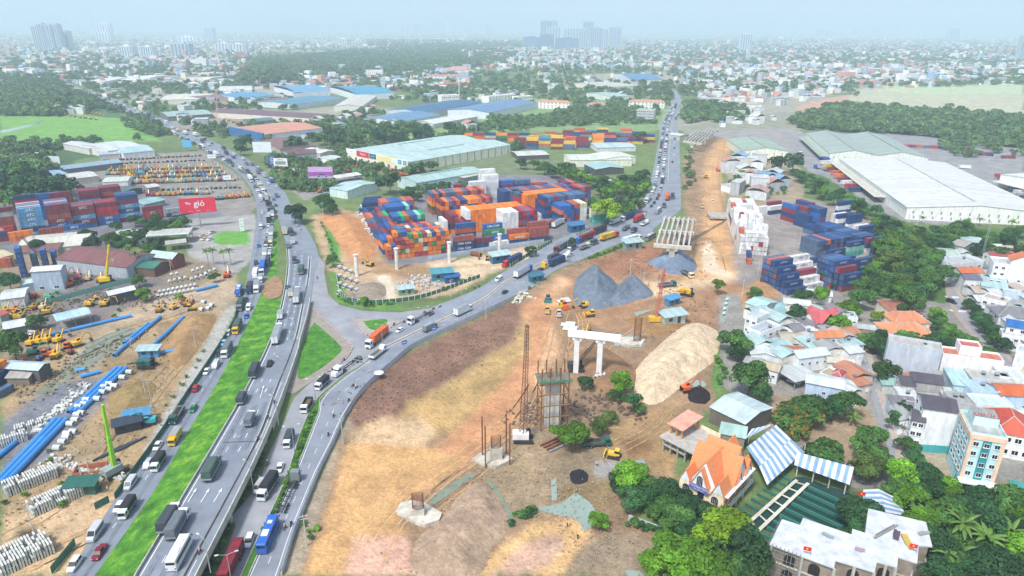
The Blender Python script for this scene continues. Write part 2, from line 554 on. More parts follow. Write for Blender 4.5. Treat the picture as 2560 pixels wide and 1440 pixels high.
def ribbon(name,L,Rr,mat,parent=None,n=None,cross=1,**kw):
 n=n or max(len(L),len(Rr))
 a,b=resample(L,n),resample(Rr,n)
 V=np.concatenate([a+(b-a)*(k/cross) for k in range(cross+1)])
 F=[]
 for c in range(cross):
  i=np.arange(n-1)
  F.append(np.stack([c*n+i,(c+1)*n+i,(c+1)*n+i+1,c*n+i+1],1))
 F=np.concatenate(F)
 p0,p1,p3=V[F[0][0]],V[F[0][1]],V[F[0][3]]
 if np.cross(p1-p0,p3-p0)[2]<0:
  F=F[:,::-1]
 return ob(name,grid_mesh(name,V,F,mat,smooth=False),parent,**kw)
def offset_line(pts,d):
 out=[]
 for i,p in enumerate(pts):
  a,b=pts[max(i-1,0)],pts[min(i+1,len(pts)-1)]
  t=(Vector(b)-Vector(a))
  t.z=0
  t.normalize()
  out.append(Vector(p)+Vector((-t.y,t.x,0))*d)
 return out
def stripe(name,line,wd,mat,parent,lift=.012):
 up=Vector((0,0,lift))
 return ribbon(name,[p+up for p in offset_line(line,wd/2)],[p+up for p in offset_line(line,-wd/2)],mat,parent)
def dashes(name,line,wd,mat,parent,on=3.,off=6.,lift=.012):
 d=np.r_[0,np.cumsum([(b-a).length for a,b in zip(line,line[1:])])]
 A=np.array([tuple(p) for p in line])
 mb=MB()
 s=0.
 while s+on<d[-1]:
  p,q=[Vector([np.interp(t,d,A[:,k]) for k in range(3)]) for t in (s,s+on)]
  t=(q-p).normalized()
  nn=Vector((-t.y,t.x,0))*wd/2
  up=Vector((0,0,lift))
  mb.face([p-nn+up,q-nn+up,q+nn+up,p+nn+up][::1],mat)
  s+=on+off
 return mb.build(name,parent)
def wall(name,line,h,th,mat,parent=None,base=0.,cap=None,**kw):
 """a wall of height h along places"""
 mb=MB()
 L,Rr=offset_line(line,th/2),offset_line(line,-th/2)
 up=Vector((0,0,h))
 for i in range(len(line)-1):
  a,b,c,d=L[i],L[i+1],Rr[i+1],Rr[i]
  mb.face([a+up,d+up,c+up,b+up],cap or mat)
  mb.face([a,a+up,b+up,b],mat)
  mb.face([d,c,c+up,d+up],mat)
 mb.face([L[0],Rr[0],Rr[0]+up,L[0]+up],mat)
 mb.face([L[-1],L[-1]+up,Rr[-1]+up,Rr[-1]],mat)
 return mb.build(name,parent,**kw)
def panel_fence(name,line,h,mats,pw,label,cat='fence',post=None,th=.06,group=None,post_h=0):
 """fence built of single panels (and posts) along places"""
 d=np.r_[0,np.cumsum([(b-a).length for a,b in zip(line,line[1:])])]
 A=np.array([tuple(p) for p in line])
 n=max(1,int(d[-1]/pw))
 real=d[-1]/n
 t=thing(name,label,cat,A[0],group=group)
 t0=Vector(A[0])
 cache={}
 for k in range(n):
  p,q=[Vector([np.interp(s,d,A[:,j]) for j in range(3)]) for s in (k*real,(k+1)*real)]
  m=mats[rng.integers(len(mats))]
  if m not in cache:
   cache[m]=MB().box((0,0,h/2),(real*.97,th,h),m).mesh('panel')
  o=ob('panel',cache[m],t,(p+q)/2-t0,math.atan2(q.y-p.y,q.x-p.x))
  if post:
   if post not in cache:
    cache[post]=MB().box((0,0,(h+post_h)/2),(.22,.22,h+post_h),post).mesh('post')
   ob('post',cache[post],t,p-t0)
 return t
# --- highway,left carriageway (level)
hl_L=[(150,1470),(165,1440),(212,1372),(282,1255),(405,1083),(470,985),(550,866),(592,790),(612,720),(628,640),(640,560),(642,530),(637,495),(618,456),(585,424),(545,398),(500,371),(440,340),(372,309),(270,265),(200,233),(140,204)]
hl_R=[(214,1470),(236,1440),(390,1220),(470,1080),(560,927),(635,775),(667,695),(682,620),(687,530),(682,510),(670,485),(642,446),(606,421),(566,402),(528,382),(480,358),(415,327),(350,297),(262,259),(196,229),(146,203)]
hlL,hlR=W(hl_L,.05),W(hl_R,.05)
road_l=ribbon('road',hlL,hlR,ASPH,kind='structure',n=160)
# --- grass median and the raised right carriageway
def DZ(y):
 return float(np.interp(y,[640,770,900,1050,1180,1440,1500],[.05,.3,1.7,3.8,4.7,5.2,5.2]))
hr_L=[(325,1470),(340,1440),(555,1080),(612,980),(672,860),(704,760),(718,670),(716,615),(703,567),(690,528),(673,485),(646,442),(612,417),(572,399),(534,379),(486,355),(421,324),(355,295),(266,257),(198,228),(148,202)]
hr_B=[(445,1470),(460,1440),(640,1105),(687,980),(735,857),(757,757),(769,697)]
hr_R=[(478,1470),(492,1440),(640,1145),(710,977),(755,845),(772,780),(776,755),(785,690),(797,640),(772,580),(735,530),(720,495),(700,465),(667,440),(630,405),(595,385),(558,366),(510,343),(440,312),(372,284),(280,249),(206,222),(152,200)]
zd=lambda pts: [(x,y,DZ(y)) for x,y in pts]
hrL,hrB,hrR=W(zd(hr_L)),W(zd(hr_B)),W(zd(hr_R))
road_r=ribbon('road',hrL,hrR,ASPH,kind='structure',n=180)
tag(road_r,'raised right carriageway of the highway with dashed lane lines')
gl=[p+Vector((0,0,.03)) for p in W(hl_R[:9],.05)]
gr=[Vector((p.x,p.y,p.z-.25)) for p in W(zd(hr_L[:10]))]
ribbon('median_grass',gl,gr,GRASS_MAT,n=70,cross=10,kind='structure')
lawn_=MB()
q=W([(665,702),(690,690),(706,706),(702,738),(672,746),(655,728),(665,702)],.32,True,1.)[:-1]
lawn_.prism([(p.x,p.y) for p in q],-.1,.32,M('93755a',rough=1.,var=.4,scale=.5)).build('bare_patch',kind='structure')
# lane lines
def between(A,B,f,n=140):
 a,b=resample(A,n),resample(B,n)
 return [Vector(p) for p in a+(b-a)*f]
rL7=W(zd(hr_L[:8]))
rB7=[Vector(p) for p in W(zd(hr_B+[(774,640)]))]
for f in (.38,.68):
 dashes('lane_dashes',between(rL7,rB7,f),.2,WHITE_PAINT,road_r,2.5,5.)
stripe('edge_line',between(rL7,rB7,.09),.22,WHITE_PAINT,road_r)
stripe('edge_line',between(rL7,rB7,.965),.18,WHITE_PAINT,road_r)
stripe('edge_line',[p+Vector((.9,0,0)) for p in rB7],.18,WHITE_PAINT,road_r)
dashes('lane_dashes',between(W(hl_L[:12],.05),W(hl_R[:9],.05),.5),.15,WHITE_PAINT,road_l,2.,8.)
for x,y in ((470,1255),(502,1256),(534,1255),(650,995)):   # straight-ahead arrows
 p=P(x,y,DZ(y)+.03)
 q=P(x+16 if y>1100 else x+8,y-26,DZ(y)+.03)
 t=(q-p).normalized()
 nn=Vector((-t.y,t.x,0))
 t.z=0
 mb=MB()
 mb.face([p-nn*.1,p+nn*.1,q+nn*.1,q-nn*.1][::-1],WHITE_PAINT)
 mb.face([q-nn*.4,q+nn*.4,q+t*1.6][::-1],WHITE_PAINT)
 mb.build('arrow_marking',road_r)
WEAR=M('6c737d',rough=.7,var=.4,scale=.4,jit=.1)
for f in (.2,.27,.5,.57,.78,.85):
 stripe('wheel_path',between(rL7,rB7,f),.5,WEAR,road_r,.005)
for f in (.22,.3,.62,.7):
 stripe('wheel_path',between(W(hl_L[:12],.05),W(hl_R[:9],.05),f),.5,WEAR,road_l,.005)
pj,qj=P(556,1106,DZ(1106)+.01),P(638,1103,DZ(1103)+.01)
stripe('expansion_joint',[pj,qj],.35,M('3a3d42',rough=.8),road_r,.004)
# barriers on the raised road
wall('barrier',[p for p in rL7[::1]],.75,.25,CONC,label='low concrete parapet between grass median and raised carriageway',cat='barrier')
wall('barrier',rB7[:-1],.6,.22,CONC_D,label='narrow concrete divider beside the motorbike lane of the raised carriageway',cat='barrier')
ow=W(zd(hr_R[:7]))
wall('barrier',[p-Vector((0,0,1.4)) if p.z>1.5 else p for p in ow],2.3,.3,M('bdbcb0',rough=.85,var=.25),label='cream concrete parapet along the right edge of the flyover ramp',cat='barrier')
rw=[p for p in ow if p.y>181]
mb=MB()
for a,b in zip(rw,rw[1:]):
 mb.face([Vector((a.x-.1,a.y,-.2)),Vector((b.x-.1,b.y,-.2)),b-Vector((.1,0,.2)),a-Vector((.1,0,.2))],M('cdc8b2',rough=.9,var=.2))
mb.build('retaining_wall',label='cream retaining wall of the flyover ramp above the service road',cat='wall')
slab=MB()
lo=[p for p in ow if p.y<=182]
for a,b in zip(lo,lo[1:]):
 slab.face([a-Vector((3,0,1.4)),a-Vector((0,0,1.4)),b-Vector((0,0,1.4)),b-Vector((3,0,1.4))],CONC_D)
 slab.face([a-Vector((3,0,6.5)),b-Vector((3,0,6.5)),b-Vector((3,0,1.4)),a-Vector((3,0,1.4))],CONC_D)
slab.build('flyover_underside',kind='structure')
for ip,q in enumerate((lo[1],lo[len(lo) // 2],lo[-1])):
 MB().tube((q.x-1.2,q.y,-.2),(q.x-1.2,q.y,q.z-1.5),.7,CONC,n=12).build('bridge_pier',label='round concrete pier under the flyover edge, %s from the bottom'%{0: 'lowest',1: 'second',2: 'third'}[ip],cat='pier',group='piers under the flyover')
# --- service road,planted strip,curving road to the right
sv_L=[(500,1470),(537,1440),(590,1312),(579,1290),(642,1219),(669,1140),(710,1057),(736,994),(775,958),(830,915),(882,872)]
st_L=[(590,1470),(603,1440),(645,1345),(680,1275),(712,1205),(752,1080),(772,1031),(794,995),(866,934),(905,911),(957,868)]
st_R=[(607,1470),(621,1440),(663,1345),(694,1275),(732,1196),(778,1080),(797,1031),(800,998),(870,936),(908,913),(960,869)]
rr_R=[(685,1470),(697,1440),(731,1331),(757,1267),(794,1177),(832,1102),(858,1042),(896,986),(937,945),(989,900),(1019,874),(1087,839),(1202,786),(1290,742),(1335,716),(1388,676),(1440,655),(1500,628),(1565,603),(1618,590),(1645,562),(1696,530),(1702,512),(1702,455),(1699,380),(1698,342),(1694,305),(1704,280),(1702,245),(1690,225)]
rr_M=st_R+[(1060,820),(1200,752),(1260,707),(1322,672),(1390,640),(1470,605),(1560,570),(1625,540),(1660,500),(1668,455),(1672,380),(1676,342),(1680,305),(1692,280),(1697,245),(1686,225)]
rr_L=[(880,872),(898,850),(965,843),(1010,806),(1072,772),(1135,747),(1200,719),(1260,679),(1322,645),(1377,607),(1447,579),(1530,547),(1586,524),(1604,505),(1622,472),(1634,420),(1646,355),(1653,312),(1668,280),(1684,245),(1678,225)]
ribbon('service_road',W(sv_L,.04),W(st_L,.04),ASPH3,kind='structure',n=90)
ribbon('curving_road',W(rr_M,.055),W(rr_R,.055),ASPH2,kind='structure',n=220)
ribbon('far_road',W(rr_L[1:],.045),W(rr_M[10:],.045),ASPH2,kind='structure',n=150)
# junction surface of the three roads
J=W([(797,640),(812,660),(811,685),(821,737),(848,762),(910,777),(997,781),(1072,771),(1140,745),(1135,790),(957,869),(880,875),(850,900),(800,930),(775,760),(785,690)],.03,smooth=False)
MB().face(J[::-1],ASPH3).build('junction_road',kind='structure')
# triangle pavement,its grass,small island
tri=W([(776,768),(790,775),(883,868),(880,880),(862,900),(800,940),(733,985),(716,980),(757,848)],.14,smooth=False)
mb=MB()
mb.prism([(p.x,p.y) for p in tri],-.1,.15,M('8d867c',rough=.95,var=.25,scale=.3))
mb.build('pavement',kind='structure')
GRASS2=turf('lawn',('2a5a16','3f801c','558f22','8a9456'),.25)
def lawn(name,pts,z,label=None):
 q=W(pts+[pts[0]],z,True,2.)[:-1]
 return MB().prism([(p.x,p.y) for p in q],z-.2,z,GRASS2).build(name,kind='structure')
lawn('grass_triangle',[(786,806),(815,830),(852,867),(843,887),(800,922),(752,947),(744,930),(750,885),(765,840)],.25)
isl=W([(880,797),(950,800),(1007,803),(960,828),(922,838),(905,826)],.14,smooth=False)
MB().prism([(p.x,p.y) for p in isl],-.1,.15,M('98928a',rough=.95,var=.2)).build('pavement',kind='structure')
lawn('grass_patch',[(908,803),(965,798),(962,815),(940,825),(925,822)],.24)
# planted strip between the roads
q1,q2=W(st_L[:9],.05),W(st_R[:9],.05)
ribbon('planted_strip',[p+Vector((0,0,.15)) for p in q1],[p+Vector((0,0,.15)) for p in q2],M('3d6d1e',rough=.95,var=.4,scale=.5,jit=0),kind='structure',n=60)
wall('kerb',q1,.28,.15,CONC,label='pale kerb on the service road side of the planted strip',cat='kerb')
wall('kerb',q2,.28,.15,CONC,label='pale kerb on the right road side of the planted strip',cat='kerb')
# concrete median of the right road
cm=W([(960,868),(1060,820),(1200,752),(1260,707),(1322,672),(1390,640)],.05)
wall('road_divider',cm,.35,.9,M('b5a58e',rough=.9,var=.3),label='sandy concrete divider strip along the middle of the right road',cat='divider')
cm2=W([(1670,455),(1673,380),(1677,342),(1681,305)],.05)
wall('road_divider',cm2,.5,.6,CONC,label='pale concrete divider on the far straight road',cat='divider')
cm3=W([(687,530),(672,485),(644,444),(609,419),(569,400),(531,381),(483,357),(418,326)],.05)
wall('road_divider',cm3,.7,.5,CONC,label='pale concrete divider splitting the two highway directions',cat='divider')
# red and white kerb blocks round the islands
RED_P=M('b5504a',rough=.8)
def kerb_blocks(pts,label):
 L=W(pts,.05,True,1.0)
 d=np.r_[0,np.cumsum([(b-a).length for a,b in zip(L,L[1:])])]
 A=np.array([tuple(p) for p in L])
 t=thing('kerb',label,'kerb',A[0])
 me=[MB().box((0,0,.16),(.96,.25,.32),m).mesh('kerb_block') for m in (M('cfcac2',rough=.9),RED_P)]
 for k in range(int(d[-1])):
  p=Vector([np.interp(k+.5,d,A[:,j]) for j in range(3)])
  q=Vector([np.interp(k+.9,d,A[:,j]) for j in range(3)])
  ob('kerb_block',me[k%2],t,p-Vector(A[0]),math.atan2((q-p).y,(q-p).x))
kerb_blocks([(883,868),(862,900),(800,942)],'red and white kerb on the lower edge of the big traffic triangle')
kerb_blocks([(778,768),(883,868)],'worn red and white kerb on the slip road edge of the big triangle')
kerb_blocks([(880,797),(905,826),(922,838),(960,828),(1007,803)],'red and white kerb round the small triangular island')
# street on the right with its pavements,second street
s1L=[(2118,842),(2135,880),(2160,940),(2185,1010),(2200,1060),(2222,1130),(2232,1190)]
s1R=[(2165,852),(2180,890),(2200,950),(2222,1020),(2238,1070),(2258,1130),(2268,1190)]
st1=ribbon('street',W(s1L,.05),W(s1R,.05),ASPH3,kind='structure')
dashes('lane_dashes',between(W(s1L,.05),W(s1R,.05),.5,60),.15,WHITE_PAINT,st1,1.5,2.5)
s2L=[(2362,700),(2366,740),(2390,790),(2430,840),(2480,890),(2560,960),(2620,1020)]
s2R=[(2385,700),(2410,745),(2440,795),(2490,850),(2540,905),(2620,985),(2680,1050)]
st2=ribbon('street',W(s2L,.05),W(s2R,.05),ASPH3,kind='structure')
for (a,b) in (((2366,742),(2408,744)),((2378,776),(2428,780))):   # zebra crossings
 mb=MB()
 for k in range(9):
  p=P(a[0]+(b[0]-a[0])*k/8,a[1]+(b[1]-a[1])*k/8,.07)
  mb.face([p+Vector(q) for q in ((-.35,-1.2,0),(.35,-1.2,0),(.35,1.2,0),(-.35,1.2,0))],WHITE_PAINT)
 mb.build('zebra_crossing',st2)
PAV=M('a59a90',rough=.95,var=.2)
for n_,pts in (('pavement',s1R),('pavement',s2L),('pavement',s2R)):
 L=W(pts,.12)
 sgn=-1 if pts is not s2L else 1
 ribbon(n_,L,offset_line(L,2.2*sgn if pts[0][1]<pts[-1][1] else -2.2*sgn),PAV,kind='structure')
for A_,d_ in ((rr_R[:15],.7),(st_R,-.5),(rr_M[10:17],-.9)):
 stripe('edge_line',offset_line(W(A_,.055),d_),.15,WHITE_PAINT,bpy.data.objects['curving_road'])
for k in range(26):   # mended places in the asphalt
 rd,A_,B_=((road_l,hlL,hlR),(road_r,rL7,rB7),(bpy.data.objects['curving_road'],W(rr_M[:17],.055),W(rr_R[:16],.055)))[k%3]
 i=random.randrange(8,110)
 f=random.uniform(.15,.8)
 stripe('road_patch',between(A_,B_,f,140)[i:i+random.randrange(2,4)],random.uniform(.8,2.),M(['6a717b','8d949d','767d86'][k%3],rough=.9,var=.3),rd,.007)
# dashed lines on the curving road
cr=between(W(rr_M[:10],.055),W(rr_R[:10],.055),.5,80)
dashes('lane_dashes',cr,.15,WHITE_PAINT,None,2.5,5.).parent=bpy.data.objects['curving_road']
for L_,f in ((W(rr_M[11:16],.055),.5),):
 dashes('lane_dashes',between(L_,W(rr_R[11:16],.055),f,80),.15,WHITE_PAINT,bpy.data.objects['curving_road'],2.,6.)
# ================================================================ still water
WATER=M('8fa096',rough=.1,var=.1,scale=.2,jit=0)
WATER_G=M('7d8672',rough=.2,var=.2,scale=.3,jit=0)
def pool(name,pts,z=.02,mat=None,label=None):
 q=W(pts+[pts[0]],z,True,1.5)[:-1]
 mb=MB()
 a=sum(q[i].x*q[i-1].y-q[i-1].x*q[i].y for i in range(len(q)))
 mb.face(q[::-1] if a>0 else q,mat or WATER)
 return mb.build(name,kind='structure')
pool('muddy_pond',[(1335,1270),(1400,1258),(1440,1232),(1460,1245),(1480,1262),(1490,1290),(1478,1318),(1462,1330),(1440,1300),(1380,1285)])
pool('puddle',[(1378,1200),(1390,1196),(1392,1250),(1380,1252)])
pool('ditch_water',[(1100,1225),(1170,1185),(1196,1183),(1160,1210),(1085,1262),(1070,1255)],mat=WATER_G)
pool('ditch_water',[(1210,1190),(1240,1215),(1268,1260),(1290,1300),(1280,1308),(1255,1265),(1228,1222)],mat=WATER_G)
pool('puddle',[(1560,842),(1580,835),(1600,842),(1612,862),(1590,868),(1530,862)])
pool('puddle',[(1585,782),(1620,775),(1645,785),(1640,796),(1600,796)])
pool('puddle',[(1722,955),(1745,948),(1765,958),(1760,968),(1735,968)])
pool('puddle',[(1580,1155),(1608,1148),(1612,1165),(1590,1172)])
pool('ditch_water',[(1800,800),(1818,738),(1828,740),(1815,795),(1806,806)],mat=WATER)
pool('ditch_water',[(190,895),(240,850),(320,820),(340,835),(260,890),(200,935),(150,948)],mat=WATER_G)
pool('ditch_water',[(105,965),(145,950),(140,975),(90,985)],mat=WATER_G)
pool('puddle',[(1560,1425),(1600,1428),(1610,1440),(1570,1440)])
pool('stream',[(0,327),(40,318),(80,310),(102,303),(100,310),(60,320),(10,332)],z=.05)
# tyre tracks pressed into the works ground
TRK=[M(h,rough=1.,var=.45,scale=.5,jit=.25) for h in ('ab8560','b8966e','a0825f')]
gnd=bpy.data.objects['ground']
for k,(pts,off,sp) in enumerate((([(1400,700),(1370,800),(1330,930),(1240,1060),(1100,1170),(960,1270),(880,1360)],(0,3,6),2),([(1345,900),(1290,1010),(1180,1110),(1060,1190),(940,1300),(860,1440)],(0,4),2),([(1190,1215),(1165,1290),(1100,1370),(1030,1390)],(0,),2),([(1790,350),(1775,450),(1785,560),(1810,680)],(0,4),2.2),([(1700,745),(1600,800),(1520,850),(1470,930)],(0,3),2),([(1545,1140),(1600,1110),(1660,1080),(1690,1030)],(0,2.5),2),([(560,720),(460,775),(330,815),(200,870),(120,900)],(0,4),2.2),([(300,1280),(200,1330),(100,1380),(0,1400)],(0,3),2),([(430,890),(340,1000),(260,1120),(120,1270),(0,1330)],(0,3.5),2),([(1290,655),(1100,668),(960,680)],(0,),2.2),([(1420,760),(1450,800),(1440,860),(1400,900)],(0,),2))):
 L=W(pts,.02)
 for o in off:
  for s_ in (0,sp):
   ph=random.uniform(0,6)
   Q=[p+Vector((math.sin(i*.11+ph)*1.3+math.sin(i*.31+ph)*.3,0,0)) for i,p in enumerate(offset_line(L,o*1.6))]
   i0=random.randrange(0,len(Q) // 3)
   stripe('tyre_track',offset_line(Q[i0:len(Q)-random.randrange(0,len(Q) // 4)],s_),random.uniform(.3,.5),TRK[k%3],gnd,.0)
# ================================================================ vegetation
def leaf_material(name,rough=.7):
 m=bpy.data.materials.new(name)
 m.use_nodes=True
 n,l=m.node_tree.nodes,m.node_tree.links
 b=n['Principled BSDF']
 b.inputs['Roughness'].default_value=rough
 b.inputs['Specular IOR Level'].default_value=.25
 at=n.new('ShaderNodeAttribute')
 at.attribute_name='Col'
 oi=n.new('ShaderNodeObjectInfo')
 mu=n.new('ShaderNodeVectorMath')
 mu.operation='MULTIPLY'
 l.new(at.outputs['Color'],mu.inputs[0])
 l.new(oi.outputs['Color'],mu.inputs[1])
 rm=n.new('ShaderNodeMapRange')
 rm.inputs['To Min'].default_value,rm.inputs['To Max'].default_value=.7,1.35
 l.new(oi.outputs['Random'],rm.inputs['Value'])
 sv=n.new('ShaderNodeVectorMath')
 sv.operation='SCALE'
 l.new(mu.outputs[0],sv.inputs[0])
 l.new(rm.outputs[0],sv.inputs['Scale'])
 l.new(sv.outputs[0],b.inputs['Base Color'])
 return m
LEAF=leaf_material('leaves')
BARK=M('6b5a48',rough=.95,var=.3,scale=2)
def crown_mesh(name,seed,n,rad=1.,h=.75,lobes=9,leaf=.13,flat=0.,bottom=-.45,tint=None):
 """leaves spread through the volume of several lobes; unit crown radius 1"""
 g=np.random.default_rng(seed)
 L=[]
 for k in range(lobes):
  a,e=g.uniform(0,2*math.pi),g.uniform(-.3,1.05)
  d=g.uniform(.3,.8)
  L.append((math.cos(a)*d*(1-.4*max(e,0)),math.sin(a)*d*(1-.4*max(e,0)),e*h*.8,g.uniform(.2,.42)))
 L.append((g.uniform(-.2,.2),g.uniform(-.2,.2),h*.35,.45))
 L=np.array(L)
 wts=L[:,3]**2
 which=g.choice(len(L),n,p=wts/wts.sum())
 d=g.normal(size=(n,3))
 d /= np.linalg.norm(d,axis=1)[:,None]
 d[:,2]=np.where(d[:,2]<-.5,-d[:,2],d[:,2])
 r=g.uniform(.72,1.08,n)**.6
 C=L[which,:3]+d*(L[which,3]*r)[:,None]*[1,1,.8]
 C[:,2]=np.maximum(C[:,2],bottom+g.uniform(0,.15,n))
 C[:,2] *= (1-flat)
 nn=d+g.normal(size=(n,3))*.55+[0,0,.25]
 nn /= np.linalg.norm(nn,axis=1)[:,None]
 t=np.cross(nn,g.normal(size=(n,3)))
 t /= np.linalg.norm(t,axis=1)[:,None]
 b=np.cross(nn,t)
 s=leaf*g.uniform(.6,1.35,n)[:,None]
 V=np.stack([C-t*s,C-b*s*.6,C+t*s,C+b*s*.6],1).reshape(-1,3)
 F=np.arange(4*n).reshape(n,4)
 lobe_v=g.uniform(.65,1.4,len(L))[which]
 val=lobe_v*g.uniform(.7,1.3,n)
 col=np.stack([val*g.uniform(.85,1.25,n),val,val*g.uniform(.7,1.1,n)],1)
 if tint is not None:
  k=(g.random(n)<.3) & (lobe_v>1.)
  col[k]=np.array(tint)[None]*g.uniform(.8,1.2,k.sum())[:,None]
 return grid_mesh(name,V,F,LEAF,np.repeat(col,4,0),smooth=False)
def trunk_mesh(name,seed,h=1.,r=.06,limbs=5,top=1.1):
 g=random.Random(seed)
 mb=MB()
 k=Vector((g.uniform(-.05,.05),g.uniform(-.05,.05),h*.6))
 mb.tube((0,0,-.1),k,r,BARK,r*.75,n=6)
 for i in range(limbs):
  a=i*6.283/limbs+g.uniform(-.4,.4)
  e=k+Vector((math.cos(a)*g.uniform(.3,.55),math.sin(a)*g.uniform(.3,.55),g.uniform(.35,.8)*top))
  mid=k.lerp(e,.5)+Vector((0,0,.06))
  mb.tube(k,mid,r*.5,BARK,r*.35,n=5,cap=False)
  mb.tube(mid,e,r*.35,BARK,r*.1,n=4,cap=False)
 return mb.mesh(name)
CROWN_N=[crown_mesh('crown',s,3400,lobes=13+s%6,h=.6+.09*(s%4),leaf=.066) for s in range(6)]
CROWN_M=[crown_mesh('crown',20+s,900,lobes=10+s%5,h=.6+.1*(s%3),leaf=.11) for s in range(5)]
CROWN_FLAT=[crown_mesh('crown',40+s,2400,lobes=12,h=.34,leaf=.075,bottom=-.1) for s in range(2)]
CROWN_FLAME=crown_mesh('crown',50,4200,lobes=13,h=.5,leaf=.06,tint=(5.2,1.0,.5))
TRUNKS=[trunk_mesh('trunk',s) for s in range(3)]
# leaf colours as multipliers (linear)
LC=dict(mid=(.05,.13,.028),dark=(.026,.084,.028),bright=(.085,.21,.014),lime=(.16,.29,.012),olive=(.062,.11,.022),teal=(.02,.07,.03),grey=(.06,.095,.055))
ORD=['first','second','third','fourth','fifth','sixth','seventh','eighth','ninth','tenth','eleventh','twelfth','thirteenth','fourteenth','fifteenth','sixteenth','seventeenth','eighteenth','nineteenth','twentieth']
def ordn(i):
 if i<20:
  return ORD[i]
 n=i+1
 return '%d%s'%(n,'th' if n%100 in (11,12,13) else {1: 'st',2: 'nd',3: 'rd'}.get(n%10,'th'))
TREE_AT=[]
def tree(p,rad,hgt,kind,label,group=None,near=True,crown=None,name='broadleaf_tree'):
 """p=place of the base; rad crown radius; hgt total height"""
 k=len(TREE_AT)
 TREE_AT.append(p)
 c=LC[kind]
 j=random.uniform(.8,1.25)
 t=thing(name,label,'tree',p,random.uniform(0,6.28),group)
 cr=crown or (CROWN_N if near else CROWN_M)[k%(6 if near else 5)]
 o=ob('crown',cr,t,(0,0,hgt-rad*.8))
 o.scale=(rad*random.uniform(1.1,1.3),rad*random.uniform(1.1,1.3),rad*random.uniform(.95,1.2))
 o.color=(c[0]*j,c[1]*j,c[2]*j,1)
 q=ob('trunk',TRUNKS[k%3],t)
 q.scale=(max(rad*.8,1),max(rad*.8,1),max(hgt-rad*.5,1.5))
 return t
def T(px,py,rad,kind,label,hgt=None,crown=None,near=True,group=None):
 """tree whose crown centre shows at (px,py)"""
 hgt=hgt or rad*1.7
 p=P(px,py,hgt-rad*.6)
 return tree(Vector((p.x,p.y,0)),rad,hgt,kind,label,group,near,crown)
